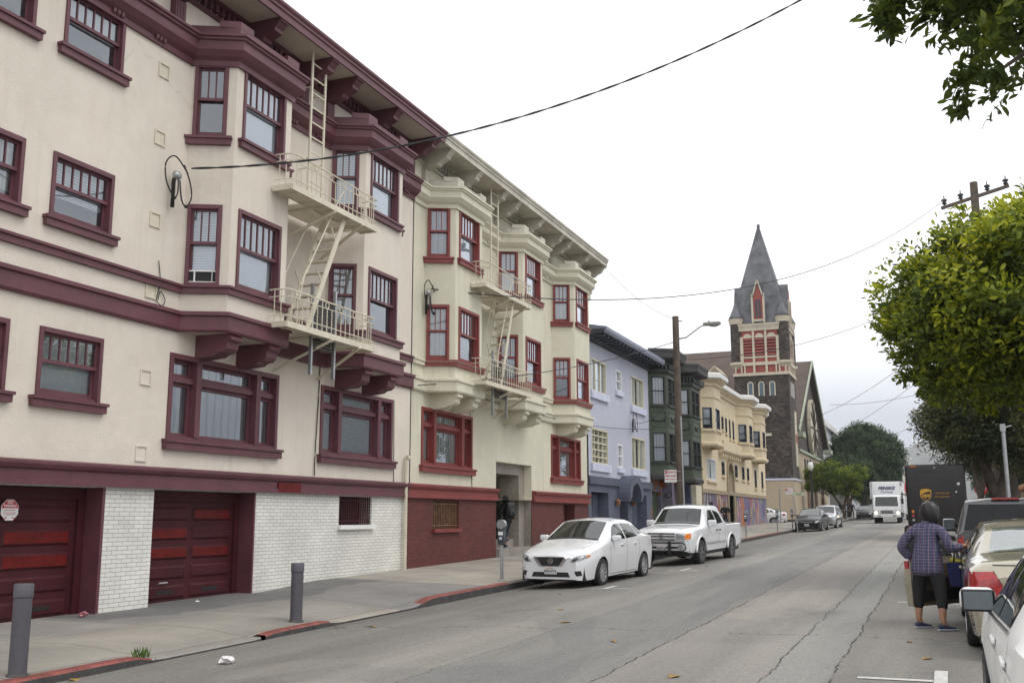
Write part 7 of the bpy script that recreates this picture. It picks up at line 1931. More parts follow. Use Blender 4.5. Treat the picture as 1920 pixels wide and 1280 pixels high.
def plaid():
    m, nt, bs = newmat('blue_red_plaid')
    tc = nt.nodes.new('ShaderNodeTexCoord'); sp = nt.nodes.new('ShaderNodeSeparateXYZ')
    ad = nt.nodes.new('ShaderNodeVectorMath'); ad.operation = 'MULTIPLY_ADD'; ad.inputs[1].default_value = (0.03,) * 3
    nz = nt.nodes.new('ShaderNodeTexNoise'); nz.inputs['Scale'].default_value = 5; link(nt, tc.outputs['Object'], nz.inputs['Vector'])
    link(nt, nz.outputs['Color'], ad.inputs[0]); link(nt, tc.outputs['Object'], ad.inputs[2]); link(nt, ad.outputs[0], sp.inputs[0])
    def band(s, per, w, ph=0.0):
        f = math_(nt, 'FRACT', math_(nt, 'ADD', math_(nt, 'DIVIDE', s, per), ph))
        return ramp(nt, f, [(0, (1, 1, 1)), (w, (1, 1, 1)), (w + 0.04, (0, 0, 0)), (1, (0, 0, 0))])
    h_ = sp.outputs['X']; z_ = sp.outputs['Z']
    c = (0.072, 0.075, 0.150)
    c = mixc(nt, math_(nt, 'MULTIPLY', band(h_, 0.030, 0.42), 0.45), c, (0.020, 0.025, 0.062))
    c = mixc(nt, math_(nt, 'MULTIPLY', band(z_, 0.030, 0.42), 0.45), c, (0.020, 0.025, 0.062))
    c = mixc(nt, math_(nt, 'MULTIPLY', band(h_, 0.050, 0.14, .3), 0.40), c, (0.30, 0.085, 0.125))
    c = mixc(nt, math_(nt, 'MULTIPLY', band(z_, 0.040, 0.14, .3), 0.32), c, (0.36, 0.33, 0.40))
    c = mixc(nt, math_(nt, 'MULTIPLY', band(h_, 0.065, 0.07, .7), 0.32), c, (0.42, 0.40, 0.46))
    link(nt, c, bs.inputs['Base Color']); bs.inputs['Roughness'].default_value = 0.85
    v = tc.outputs['Object']
    bump(nt, bs, noise(nt, coords(nt, (1, 1, 0.6)), 11, 4, 0.6), 0.9, 0.03)
    return m


M['plaid'] = plaid()


def hand(base, d, side, bend, s=1.0):
    """skin chains of a hand: palm and five bent fingers; d along the forearm, side towards the thumb, bend = direction the fingers curl"""
    base, d, side, bend = Vector(base), Vector(d).normalized(), Vector(side).normalized(), Vector(bend).normalized()
    palm = base + d * 0.055 * s
    ch = [[(base, 0.024 * s), (palm, (0.034 * s, 0.018 * s))]]
    for k, (off, ln) in enumerate(((0.026, 0.068), (0.009, 0.076), (-0.009, 0.070), (-0.025, 0.055))):
        r0 = palm + side * off * s + d * 0.028 * s
        a = r0 + (d * 0.8 + bend * 0.45).normalized() * ln * 0.5 * s; b_ = a + (d * 0.25 + bend).normalized() * ln * 0.35 * s; e = b_ + (bend * 0.9 - d * 0.45).normalized() * ln * 0.3 * s
        ch.append([(palm, (0.034 * s, 0.018 * s)), (r0, 0.0105 * s), (a, 0.0092 * s), (b_, 0.0085 * s), (e, 0.0068 * s)])
    t0 = base + d * 0.025 * s + side * 0.03 * s
    ch.append([(palm, (0.034 * s, 0.018 * s)), (t0 + side * 0.008 * s, 0.012 * s), (t0 + side * 0.02 * s + d * 0.035 * s, 0.0105 * s), (t0 + side * 0.014 * s + d * 0.062 * s + bend * 0.015 * s, 0.008 * s)])
    return ch


def tv(p): return tuple(float(a) for a in p)
def clean(chs): return [[(tv(p), r) for p, r in c] for c in chs]


def shoe(parent, ankle, toe_dir, s=1.0):
    a = Vector((ankle[0], ankle[1], 0)); d = Vector((toe_dir[0], toe_dir[1], 0)).normalized(); n = Vector((-d.y, d.x, 0))
    prof = [(-0.075, 0.030, 0.075), (-0.06, 0.036, 0.085), (-0.01, 0.038, 0.090), (0.04, 0.040, 0.080), (0.09, 0.046, 0.062), (0.14, 0.046, 0.050), (0.175, 0.036, 0.042), (0.195, 0.014, 0.034)]
    for nm, m_, z0, z1, g in (('shoe_upper', 'sneaker', 0.022, 1.0, 1.0), ('sole', 'sole', 0.0, 0.026, 1.12)):
        q = MB(); vs = []; k = 10
        for (x, w, h) in prof:
            for j in range(k):
                t = math.pi * 2 * j / k; hh = (z1 if nm == 'sole' else h)
                cy_ = math.cos(t); sy_ = math.sin(t)
                yy = w * g * (abs(cy_) ** 0.7) * (1 if cy_ >= 0 else -1)
                zz = (z0 + hh) / 2 + (hh - z0) / 2 * (abs(sy_) ** 0.7) * (1 if sy_ >= 0 else -1)
                vs.append(a + d * x * g * s + n * yy * s + Vector((0, 0, zz * s)))
        fs = [(i * k + j, i * k + (j + 1) % k, (i + 1) * k + (j + 1) % k, (i + 1) * k + j) for i in range(len(prof) - 1) for j in range(k)] + [tuple(range(k)), tuple(range((len(prof) - 1) * k, len(prof) * k))]
        q.add(vs, fs)
        if nm == 'shoe_upper': up_ = q.build('shoe', M[m_], parent, smooth=60, off=Vector())
        else: q.build('sole', M[m_], up_, smooth=40, off=Vector())
    return up_


def head_chains(neck, ctr, face, s=1.0):
    """neck base, head centre, face direction: skull, jaw, nose and ears"""
    n, c, f = Vector(neck), Vector(ctr), Vector(face).normalized(); r = Vector((f.y, -f.x, 0)).normalized(); u = Vector((0, 0, 1))
    return [[(n, 0.055 * s), (n.lerp(c, .5) - f * .01 * s, 0.052 * s), (c - u * 0.05 * s, 0.066 * s), (c + u * 0.02 * s - f * .012 * s, 0.085 * s), (c + u * 0.085 * s - f * .02 * s, 0.058 * s)],
            [(c - u * 0.05 * s, 0.066 * s), (c - u * 0.085 * s + f * 0.055 * s, 0.032 * s)],
            [(c + u * 0.02 * s - f * .012 * s, 0.085 * s), (c - u * 0.025 * s + f * 0.088 * s, 0.014 * s)]]


def face_bits(parent, ctr, face, s=1.0):
    c, f = Vector(ctr), Vector(face).normalized(); r = Vector((f.y, -f.x, 0)).normalized(); u = Vector((0, 0, 1))
    q = MB(); e = MB()
    for sg in (-1, 1):
        q.sphere(c + f * 0.068 * s + r * sg * 0.032 * s + u * 0.0 * s, 0.014 * s, 8, 6, 0, (1, 1, .7)); q.sphere(c + f * 0.079 * s + r * sg * 0.032 * s, 0.006 * s, 6, 5, 1)
        e.sphere(c + r * sg * 0.083 * s - f * 0.01 * s - u * 0.015 * s, 0.026 * s, 8, 6, 0, (.55, .8, 1.1))
    q.build('eyes', [M['white'], M['black']], parent, smooth=True, off=Vector())
    e.build('ears', M['skin'], parent, smooth=True, off=Vector())
    MB().sphere(c + f * 0.07 * s - u * 0.062 * s, 0.02 * s, 8, 5, 0, (1.0, 1.0, .35)).build('mouth', mat('lips', (0.30, 0.10, 0.09), 0.5), parent, smooth=True, off=Vector())


# ------------------------------------------------------------------ the woman at the open car door, seen from behind; local x right, y away from the camera
wz = zroad(.05, 13.55)
wo = thing('person', 'woman in a blue plaid shirt and black capri leggings standing at the open car door', 'person', (0, 0, 0))
FL, FR = (-0.155, 0.05, 0.075), (0.145, -0.07, 0.075)
pel = (-0.01, 0.0, 0.86); neck = (0.015, 0.06, 1.36); hd = (0.055, 0.115, 1.49); fdir = (0.62, 0.75, -0.15)
shL, shR = (-0.19, 0.03, 1.29), (0.195, 0.05, 1.28)
elL, wrL = (-0.335, -0.045, 1.04), (-0.225, 0.085, 0.845)
elR, wrR = (0.30, 0.02, 1.02), (0.43, 0.21, 1.075)
body = [[(pel, 0.13), ((0, .03, 1.02), 0.11), ((0.005, .045, 1.18), 0.105), ((0.01, .05, 1.28), 0.07), (neck, 0.055)],
        [(pel, 0.13), ((-0.10, 0.0, 0.80), 0.10), ((-0.155, 0.04, 0.45), 0.065), ((-0.17, 0.035, 0.30), 0.058), ((-0.175, 0.03, 0.10), 0.038), ((-0.17, 0.10, 0.05), 0.032)],
        [(pel, 0.13), ((0.10, 0.0, 0.80), 0.10), ((0.155, -0.02, 0.45), 0.065), ((0.175, -0.05, 0.30), 0.058), ((0.185, -0.09, 0.10), 0.038), ((0.21, -0.02, 0.05), 0.032)],
        [((0.01, .05, 1.28), 0.07), (shL, 0.05), (elL, 0.04), (wrL, 0.026)], [((0.01, .05, 1.28), 0.07), (shR, 0.05), (elR, 0.04), (wrR, 0.026)]]
body += head_chains(neck, hd, fdir)
body += hand(wrL, Vector(wrL) - Vector(elL), (0.3, 0.9, 0), (0.7, -.1, -.5)) + hand(wrR, Vector(wrR) - Vector(elR), (-.5, .3, .8), (.1, .5, -.8))
bo = skin_part('body', clean(body), M['skin'], wo)
face_bits(bo, hd, fdir)
skin_part('shirt', clean([[((-0.01, 0.0, 0.66), (0.225, 0.185)), ((-0.01, 0.0, 0.76), (0.225, 0.185)), ((-0.005, .01, 0.90), (0.21, 0.17)), ((0, .02, 1.04), (0.185, 0.15)), ((0.005, .03, 1.17), (0.185, 0.15)), ((0.01, .04, 1.285), (0.14, 0.105)), ((0.015, .055, 1.36), (0.074, 0.07))],
                          [((0.01, .04, 1.285), (0.14, 0.105)), ((-0.175, 0.03, 1.285), 0.092), ((-0.27, -0.01, 1.15), 0.078), (elL, 0.068), ((-0.275, 0.03, .93), 0.056), ((-0.245, 0.06, .88), 0.05)],
                          [((0.01, .04, 1.285), (0.14, 0.105)), ((0.18, 0.045, 1.275), 0.092), ((0.26, 0.03, 1.14), 0.076), (elR, 0.067), ((0.38, 0.14, 1.05), 0.054), ((0.405, 0.175, 1.065), 0.046)]]), M['plaid'], wo)
q = MB().lathe([(0.080, 1.335), (0.088, 1.36), (0.075, 1.405), (0.068, 1.40), (0.07, 1.35)], (0.018, 0.06, 0), 16).build('collar', M['plaid'], wo, smooth=True, off=Vector())
skin_part('leggings', clean([[((-.01, 0, 1.0), (0.15, 0.12)), (pel, (0.175, 0.15)), ((-0.105, -0.005, 0.74), 0.115), ((-0.14, .02, 0.58), 0.098), ((-0.157, 0.04, 0.44), 0.080), ((-0.169, 0.035, 0.33), 0.074), ((-0.172, 0.033, 0.235), 0.064)],
                             [(pel, (0.175, 0.15)), ((0.105, -0.005, 0.74), 0.115), ((0.14, -.01, 0.58), 0.098), ((0.157, -0.02, 0.44), 0.080), ((0.173, -0.04, 0.33), 0.074), ((0.178, -0.055, 0.235), 0.064)]]), M['leggings'], wo)
shoe(wo, (-0.172, 0.055), (0.50, 0.85), .9); shoe(wo, (0.185, -0.075), (0.60, 0.78), .9)
q = MB(); vs = []; prof = [(.060, 1.365), (.094, 1.375), (.112, 1.41), (.124, 1.46), (.127, 1.51), (.120, 1.56), (.102, 1.605), (.070, 1.635), (.030, 1.650), (.004, 1.653)]; kk = 40
for r_, z_ in prof:
    for j_ in range(kk):
        a = 2 * math.pi * j_ / kk; s_ = 1 + .035 * math.sin(a * 9 + z_ * 30) + .02 * math.sin(a * 17 - z_ * 50); f_ = math.cos(a - math.atan2(.75, .62))
        s_ *= 1 - .10 * max(0, f_) * (1 if z_ < 1.54 else .3)
        vs.append((0.043 + r_ * s_ * math.cos(a), 0.083 + r_ * s_ * 1.04 * math.sin(a), z_ + .012 * math.sin(a * 7) * (1 if z_ < 1.40 else 0)))
q.add(vs, [(i_ * kk + j_, i_ * kk + (j_ + 1) % kk, (i_ + 1) * kk + (j_ + 1) % kk, (i_ + 1) * kk + j_) for i_ in range(len(prof) - 1) for j_ in range(kk)])
q.build('hair', M['hair'], wo, smooth=True, off=Vector())
wo.location = (-0.07, 13.55, wz); wo.scale = (.92, .92, .92); wo.rotation_euler = (0, 0, R(-22))
# what she holds
bg_ = thing('tote_bag', 'deep blue shopping tote hanging from her right hand', 'bag', (0, 0, 0))
q = MB(); 
q.add([(-.13, -.05, 0), (.13, -.05, 0), (.13, .05, 0), (-.13, .05, 0), (-.155, -.07, .31), (.155, -.07, .33), (.155, .07, .32), (-.155, .07, .30)], [(0, 1, 2, 3), (0, 1, 5, 4), (1, 2, 6, 5), (2, 3, 7, 6), (3, 0, 4, 7)])
q.build('bag_body', mat('royal_blue_fabric', (0.010, 0.016, 0.11), 0.6, 0.3, 6, bmp=0.4, bscale=9), bg_, off=Vector())
q = MB()
for y in (-.06, .06): q.tube([(-.07, y, .29), (-.05, y * .6, .44), (0.0, y * .3, .53), (.05, y * .6, .44), (.07, y, .30)], .011, 6)
q.build('strap', M['black'], bg_, smooth=True, off=Vector())
q = MB().rbox((0.02, 0, .32), (.2, .09, .06), .02).sphere((-.07, 0, .33), .05, 8, 6); q.build('contents', mat('yellow_packet', (0.45, 0.38, 0.03), 0.5, 0.5, 20), bg_, off=Vector())
bg_.location = (0.285, 13.72, wz + 0.50); bg_.scale = (.9, .9, .9)
ph = thing('drink_cup', 'small red and white cup held at her left hip', 'cup', (0, 0, 0))
MB().lathe([(.026, 0), (.032, .085), (.034, .09), (0, .092)], (0, 0, 0), 12).build('cup', mat('red_cup', (0.45, 0.05, 0.06), 0.4), ph, off=Vector())
MB().sphere((0, 0, .10), .034, 10, 6, 0, (1, 1, .55)).build('lid', M['white'], ph, off=Vector())
ph.location = (-0.31, 13.64, wz + 0.70)

# ------------------------------------------------------------------ the man with a backpack on the entrance steps, seen from behind and turned to the right
ma = thing('person', 'person in a dark hoodie with a black backpack climbing the entrance steps', 'person', (0, 0, 0))
pel = (0, 0, 0.86); nk = (0, 0.10, 1.38)
fd = (0.0, 1.0, -.1)
bd = [[(pel, 0.11), ((0, .05, 1.08), 0.085), ((0, .08, 1.28), 0.07), (nk, 0.05)], [(pel, 0.11), ((-.09, .01, .80), .08), ((-.10, .06, .46), .06), ((-.11, -.03, .10), .04), ((-.11, .06, .05), .03)],
      [(pel, 0.11), ((.09, .02, .80), .08), ((.10, .20, .56), .06), ((.11, .17, .26), .04), ((.11, .26, .21), .03)],
      [((0, .08, 1.28), 0.07), ((-.18, .07, 1.28), .05), ((-.24, .06, 1.02), .04), ((-.22, .16, .82), .028)], [((0, .08, 1.28), 0.07), ((.18, .07, 1.28), .05), ((.25, .02, 1.03), .04), ((.23, .06, .82), .028)]]
bd += head_chains(nk, (0, .14, 1.50), fd) + hand((-.22, .16, .82), (.02, .1, -.2), (0, .9, .2), (.6, 0, -.3)) + hand((.23, .06, .82), (-.02, .04, -.2), (0, .9, .2), (-.6, 0, -.3))
mb_ = skin_part('body', clean(bd), M['skin'], ma); face_bits(mb_, (0, .14, 1.50), fd)
skin_part('hoodie', clean([[((0, 0, .70), (.165, .135)), ((0, 0, .84), (.165, .135)), ((0, .04, 1.06), (.16, .13)), ((0, .08, 1.27), (.14, .11)), ((0, .10, 1.36), .085), ((0, .115, 1.43), .10), ((0, .12, 1.51), .115), ((0, .12, 1.58), .08)],
                           [((0, .08, 1.27), (.14, .11)), ((-.175, .07, 1.28), .085), ((-.24, .06, 1.02), .065), ((-.222, .145, .85), .048)], [((0, .08, 1.27), (.14, .11)), ((.175, .07, 1.28), .085), ((.25, .02, 1.03), .065), ((.233, .052, .85), .048)]]), M['hoodie'], ma)
skin_part('trousers', clean([[((0, .02, 1.0), .11), (pel, (.15, .13)), ((-.09, .01, .76), .105), ((-.10, .06, .46), .08), ((-.11, -.02, .14), .065)], [(pel, (.15, .13)), ((.09, .03, .77), .105), ((.10, .20, .56), .08), ((.11, .175, .30), .062)]]), M['jeans'], ma)
shoe(ma, (-.11, -.02), (0, 1)); s2 = shoe(ma, (.11, .18), (0, 1)); s2.location = (0, 0, .17)
q = MB().rbox((0, -.10, 1.16), (.30, .20, .44), .08, 3).rbox((0, -.21, 1.06), (.22, .07, .20), .03, 2); bk = q.build('backpack', M['blackplastic'], ma, smooth=50, off=Vector())
ma.location = (-11.62, 28.25, 0.70); ma.rotation_euler = (0, 0, R(62)); ma.scale = (0.96, 0.96, 0.96)


def walker(x, y, z, rot, label, top_c, leg_c, arms=((-.22, .1, .85), (.22, -.05, .85)), s=0.95, bag=False):
    p = thing('person', label, 'person', (0, 0, 0))
    pe = (0, 0, .88); nk = (0, .02, 1.42)
    b = [[(pe, .10), ((0, .01, 1.1), .085), ((0, .01, 1.32), .07), (nk, .05)], [(pe, .10), ((-.09, 0, .80), .085), ((-.10, .09, .47), .06), ((-.10, .05, .09), .04), ((-.10, .15, .04), .03)], [(pe, .10), ((.09, 0, .80), .085), ((.10, .03, .47), .06), ((.10, -.12, .12), .04), ((.10, -.04, .05), .03)]]
    for sg, w in zip((-1, 1), arms): b.append([((0, .01, 1.32), .07), ((sg * .18, .01, 1.32), .05), ((sg * .25, .0, 1.08), .042), (w, .028)]); b += hand(w, (0, .1, -.2), (0, .9, .2), (-sg * .6, 0, -.3))
    b += head_chains(nk, (0, .035, 1.55), (0, 1, 0))
    bo_ = skin_part('body', clean(b), M['skin'], p, 1); face_bits(bo_, (0, .035, 1.55), (0, 1, 0))
    skin_part('jacket', clean([[((0, 0, .72), (.155, .125)), ((0, 0, .86), (.15, .12)), ((0, .01, 1.1), (.15, .12)), ((0, .01, 1.31), (.135, .10)), ((0, .015, 1.40), .07)]] + [[((0, .01, 1.31), (.135, .10)), ((sg * .18, .01, 1.32), .08), ((sg * .25, 0, 1.08), .062), ((w[0] * .98, w[1] * .9, w[2] + .05), .045)] for sg, w in zip((-1, 1), arms)]), top_c, p, 1)
    skin_part('trousers', clean([[((0, 0, 1.0), .10), (pe, (.14, .12)), ((-.09, 0, .77), .10), ((-.10, .09, .47), .075), ((-.10, .05, .14), .06)], [(pe, (.14, .12)), ((.09, 0, .77), .10), ((.10, .03, .47), .075), ((.10, -.11, .16), .06)]]), leg_c, p, 1)
    skin_part('hair', clean([[((0, .0, 1.53), .07), ((0, .01, 1.60), .092), ((0, .03, 1.65), .05)]]), M['hair'], p, 1)
    shoe(p, (-.10, .06), (0, 1)); shoe(p, (.10, -.11), (0, 1))
    p.location = (x, y, z); p.rotation_euler = (0, 0, rot); p.scale = (s, s, s)


walker(-10.2, 55.5, zwalk(-10.2, 55.5), R(200), 'person in a black jacket standing by the mural behind the white pickup bed', M['hoodie'], M['jeans'], ((-.08, .22, 1.05), (.08, .24, 1.02)))
M['gcoat'] = mat('dark_grey_coat', (0.05, 0.05, 0.06), 0.85, 0.2, 5)
for i, (x, y, l, t_) in enumerate(((-8.0, 104, 'pedestrian in a dark coat nearest the tree trunk on the far pavement', 'hoodie'), (-7.6, 106, 'pedestrian in shorts and a grey coat in the middle of the far group', 'gcoat'), (-7.3, 109, 'pedestrian in a dark coat nearest the box truck on the far pavement', 'hoodie'))):
    walker(x, y, zwalk(x, y), R(180 + 10 * i), l, M[t_], M['jeans'], s=1.0)

# ================================================================== trees
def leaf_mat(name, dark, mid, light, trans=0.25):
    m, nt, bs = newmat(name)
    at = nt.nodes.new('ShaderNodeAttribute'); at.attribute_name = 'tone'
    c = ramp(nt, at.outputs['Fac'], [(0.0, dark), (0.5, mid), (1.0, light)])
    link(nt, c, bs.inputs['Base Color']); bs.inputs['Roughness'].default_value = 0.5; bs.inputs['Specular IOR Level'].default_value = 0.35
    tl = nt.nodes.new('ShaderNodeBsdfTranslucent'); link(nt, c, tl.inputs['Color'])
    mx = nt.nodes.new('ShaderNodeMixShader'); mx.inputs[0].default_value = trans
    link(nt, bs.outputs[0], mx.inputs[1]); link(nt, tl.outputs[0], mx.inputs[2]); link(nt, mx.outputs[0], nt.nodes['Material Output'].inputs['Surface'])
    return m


def leaves(name, P, Nrm, size, tone, mt, parent, seed=1, aspect=0.42, droop=0.25, tang=None):
    """one leaf-shaped face pair per point"""
    g = np.random.default_rng(seed); n = len(P)
    Nrm = Nrm + g.normal(0, 0.55, (n, 3)); Nrm /= np.linalg.norm(Nrm, axis=1)[:, None] + 1e-9
    t = g.normal(0, 1, (n, 3)) if tang is None else tang * 1.6 + g.normal(0, 0.45, (n, 3))
    t[:, 2] -= droop * 2
    t -= (t * Nrm).sum(1)[:, None] * Nrm; t /= np.linalg.norm(t, axis=1)[:, None] + 1e-9
    b = np.cross(Nrm, t); s = size * g.uniform(0.65, 1.25, n)[:, None]
    v = np.empty((n, 6, 3), np.float32)
    v[:, 0] = P - t * s * 0.5
    v[:, 1] = P - t * s * 0.12 + b * s * aspect * 0.5 + Nrm * s * 0.05
    v[:, 2] = P + t * s * 0.22 + b * s * aspect * 0.42 + Nrm * s * 0.05
    v[:, 3] = P + t * s * 0.5 - Nrm * s * 0.06
    v[:, 4] = P + t * s * 0.22 - b * s * aspect * 0.42 + Nrm * s * 0.05
    v[:, 5] = P - t * s * 0.12 - b * s * aspect * 0.5 + Nrm * s * 0.05
    me = bpy.data.meshes.new(name)
    me.vertices.add(n * 6); me.vertices.foreach_set('co', v.reshape(-1))
    me.loops.add(n * 6); me.loops.foreach_set('vertex_index', np.arange(n * 6, dtype=np.int32))
    me.polygons.add(n); me.polygons.foreach_set('loop_start', np.arange(0, n * 6, 6, dtype=np.int32)); me.polygons.foreach_set('loop_total', np.full(n, 6, np.int32))
    a = me.attributes.new('tone', 'FLOAT', 'FACE'); a.data.foreach_set('value', np.clip(tone, 0, 1).astype(np.float32))
    me.materials.append(mt); me.update(calc_edges=True); me.validate()
    o = bpy.data.objects.new(name, me); COL.objects.link(o); o.parent = parent; WL[o.name] = Vector()
    return o


def crown_points(blobs, per, seed, inner=0.25, bottom=-2.0, twigs=0):
    """blobs: (centre, radii, clumps, clump radius); leaves gather in clumps over each blob's skin, some inside"""
    g = np.random.default_rng(seed); PP = []; NN = []; TT = []; DD = []
    for (c, rad, nc, cr) in blobs:
        c = np.array(c, float); rad = np.array(rad, float)
        d = g.normal(0, 1, (nc, 3)); d /= np.linalg.norm(d, axis=1)[:, None]
        k = np.where(g.random(nc) < inner, g.uniform(0.45, 0.85, nc), g.uniform(0.86, 1.06, nc))[:, None]
        ctr = c + d * rad * k
        keep = d[:, 2] > bottom; ctr = ctr[keep]; d = d[keep]
        for q, dd in zip(ctr, d):
            m = int(per * g.uniform(0.6, 1.4))
            if twigs:      # leaves set along short twigs that leave the clump
                td = g.normal(0, 1, (twigs, 3)) + dd * 0.9 + np.array([0, 0, -0.35]); td /= np.linalg.norm(td, axis=1)[:, None]
                w_ = g.integers(0, twigs, m); f = g.random(m)[:, None] ** 0.7; ln = cr * g.uniform(0.6, 1.5, twigs)[w_][:, None]
                e = td[w_]; PP.append(q + e * ln * f + np.array([0, 0, -1.0]) * (ln * f) ** 2 * 0.35 + g.normal(0, 0.025, (m, 3)))
                sd = g.normal(0, 1, (m, 3)); DD.append(e + sd * 0.45 + np.array([0, 0, -0.25])); NN.append(g.normal(0, .6, (m, 3)) + np.array([0, 0, .8]))
            else:
                e = g.normal(0, 1, (m, 3)); e /= np.linalg.norm(e, axis=1)[:, None]
                r = cr * g.uniform(0.6, 1.25) * g.random(m)[:, None] ** 0.45
                PP.append(q + e * r * np.array([1, 1, 0.75])); NN.append(g.normal(0, 1, (m, 3)) + dd * 0.5 + np.array([0, 0, 0.5])); DD.append(e + dd * 0.5 + np.array([0, 0, 0.35]))
            out = (e * dd).sum(1)
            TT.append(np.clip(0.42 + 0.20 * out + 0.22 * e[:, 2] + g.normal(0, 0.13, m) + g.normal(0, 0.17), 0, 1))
    return np.concatenate(PP), np.concatenate(NN), np.concatenate(TT), np.concatenate(DD)


def limbs(root, segs, mt, name='trunk'):
    q = MB()
    for pts, r0, r1 in segs:
        P = []; n = len(pts); k = 6; RR = []
        for i in range(n - 1):
            for j in range(k): P.append(Vector(pts[i]).lerp(Vector(pts[i + 1]), j / k) + Vector((random.uniform(-1, 1), random.uniform(-1, 1), 0)) * r0 * 0.10)
        P.append(Vector(pts[-1])); m = len(P)
        for i in range(m): RR.append(r0 + (r1 - r0) * i / (m - 1) + (0.35 * r0 * max(0, 1 - i / 3) if name == 'trunk' and i < 3 and r0 > .2 else 0))
        q.tube(P, RR, 10)
    return q.build(name, mt, root, smooth=True, off=Vector())


M['bark'] = mat('grey_brown_bark', (0.085, 0.066, 0.052), 0.9, 0.4, 3, bmp=0.8, bscale=18)
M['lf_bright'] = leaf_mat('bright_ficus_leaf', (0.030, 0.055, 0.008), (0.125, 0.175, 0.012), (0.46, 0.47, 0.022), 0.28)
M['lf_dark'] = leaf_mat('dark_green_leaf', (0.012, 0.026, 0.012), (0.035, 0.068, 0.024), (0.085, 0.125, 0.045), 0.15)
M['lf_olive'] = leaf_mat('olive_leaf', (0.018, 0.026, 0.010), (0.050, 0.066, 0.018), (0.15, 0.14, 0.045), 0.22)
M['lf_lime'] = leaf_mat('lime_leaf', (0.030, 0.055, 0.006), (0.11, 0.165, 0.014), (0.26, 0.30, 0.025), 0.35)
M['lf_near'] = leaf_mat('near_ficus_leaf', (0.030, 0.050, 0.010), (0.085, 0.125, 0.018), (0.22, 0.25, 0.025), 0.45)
M['core'] = mat('shaded_inner_foliage', (0.018, 0.030, 0.010), 0.9, 0.4, 3)


def tree(label, base, blobs, per, size, mt, segs, seed, group='street trees along the pavements', inner=0.25, bottom=-2, aspect=0.42, droop=0.25, tshift=0.0, twigs=0):
    t = thing('tree', label, 'tree', (0, 0, 0), 0, group)
    limbs(t, segs, M['bark'])
    P, Nn, T, D_ = crown_points(blobs, per, seed, inner, bottom, twigs)
    leaves('crown', P, Nn, size, T + tshift, mt, t, seed, aspect, droop if twigs else droop * .3, D_)
    b = Vector(base)          # put the origin at the foot
    for ch in t.children: ch.data.transform(Matrix.Translation(-b))
    t.location = b
    return t


# the big bright round ficus over the parked cars
zb = sl(21) + .1
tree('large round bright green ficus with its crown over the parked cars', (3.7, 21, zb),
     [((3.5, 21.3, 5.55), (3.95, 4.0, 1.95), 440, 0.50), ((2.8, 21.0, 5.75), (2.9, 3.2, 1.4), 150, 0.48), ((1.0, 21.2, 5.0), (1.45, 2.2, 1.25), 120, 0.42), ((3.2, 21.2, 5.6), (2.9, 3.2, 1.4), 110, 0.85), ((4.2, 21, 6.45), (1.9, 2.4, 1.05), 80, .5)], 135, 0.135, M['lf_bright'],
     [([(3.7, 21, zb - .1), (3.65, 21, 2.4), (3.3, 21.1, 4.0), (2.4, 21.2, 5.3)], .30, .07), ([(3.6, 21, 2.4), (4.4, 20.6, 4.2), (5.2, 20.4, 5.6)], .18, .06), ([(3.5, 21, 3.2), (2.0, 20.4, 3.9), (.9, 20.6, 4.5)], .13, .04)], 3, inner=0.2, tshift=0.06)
# the near tree whose twigs hang into the top right corner
zb = sl(8) + .1
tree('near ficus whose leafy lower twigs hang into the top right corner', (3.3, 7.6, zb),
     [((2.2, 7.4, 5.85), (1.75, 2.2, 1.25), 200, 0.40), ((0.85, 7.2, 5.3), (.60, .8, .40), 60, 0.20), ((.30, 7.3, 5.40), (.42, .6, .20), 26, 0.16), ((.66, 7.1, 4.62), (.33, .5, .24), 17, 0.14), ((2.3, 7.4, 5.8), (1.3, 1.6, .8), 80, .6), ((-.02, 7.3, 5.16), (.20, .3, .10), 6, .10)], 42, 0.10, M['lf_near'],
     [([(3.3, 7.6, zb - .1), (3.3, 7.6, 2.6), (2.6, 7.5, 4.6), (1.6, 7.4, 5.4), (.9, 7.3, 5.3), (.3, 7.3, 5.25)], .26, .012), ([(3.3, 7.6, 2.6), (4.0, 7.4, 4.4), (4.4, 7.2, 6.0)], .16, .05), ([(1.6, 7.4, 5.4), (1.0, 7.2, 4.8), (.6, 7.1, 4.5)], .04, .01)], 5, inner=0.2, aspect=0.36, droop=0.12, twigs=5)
# the darker trees behind it on the right pavement
for k, (lab, b, sd_, sz, blobs, segs) in enumerate((
    ('dark olive tree with drooping twigs behind the big ficus, leaning trunk', (2.75, 47, sl(47)), 8, .15, [((3.4, 46.5, 6.3), (2.9, 3.5, 2.3), 220, .8), ((1.45, 45.8, 5.7), (1.2, 2.0, 1.4), 90, .55), ((3.9, 46, 4.6), (1.6, 2.5, 1.1), 60, .6)],
     [([(2.75, 47, .5), (2.55, 47, 2.6), (2.1, 46.8, 4.0), (1.4, 46, 5.6)], .34, .06), ([(2.6, 47, 2.2), (3.4, 47, 4.2), (4.0, 47, 6.5)], .24, .08)]),
    ('dark tree with a thick upright trunk beside the steel pole', (3.25, 49, sl(49)), 9, .17, [((5.0, 50, 6.6), (3.4, 4, 2.8), 170, .9)], [([(3.25, 49, .5), (3.2, 49, 3.2), (3.5, 49, 5.5)], .50, .25), ([(3.9, 49.3, .5), (4.1, 49.4, 3.0), (4.9, 49.8, 6)], .38, .15)]),
    ('farther olive tree with a slim forked trunk by the stop sign', (2.9, 66, sl(66)), 10, .20, [((3.4, 67, 7.0), (3.6, 4, 2.6), 170, 1.0)], [([(2.9, 66, .6), (2.75, 66, 3.2), (2.2, 66, 6)], .26, .08), ([(2.8, 66, 2.6), (3.4, 66, 5.5)], .18, .07)]))):
    tree(lab, b, blobs, 170, sz, M['lf_olive'], segs, sd_, inner=0.3, droop=0.7)
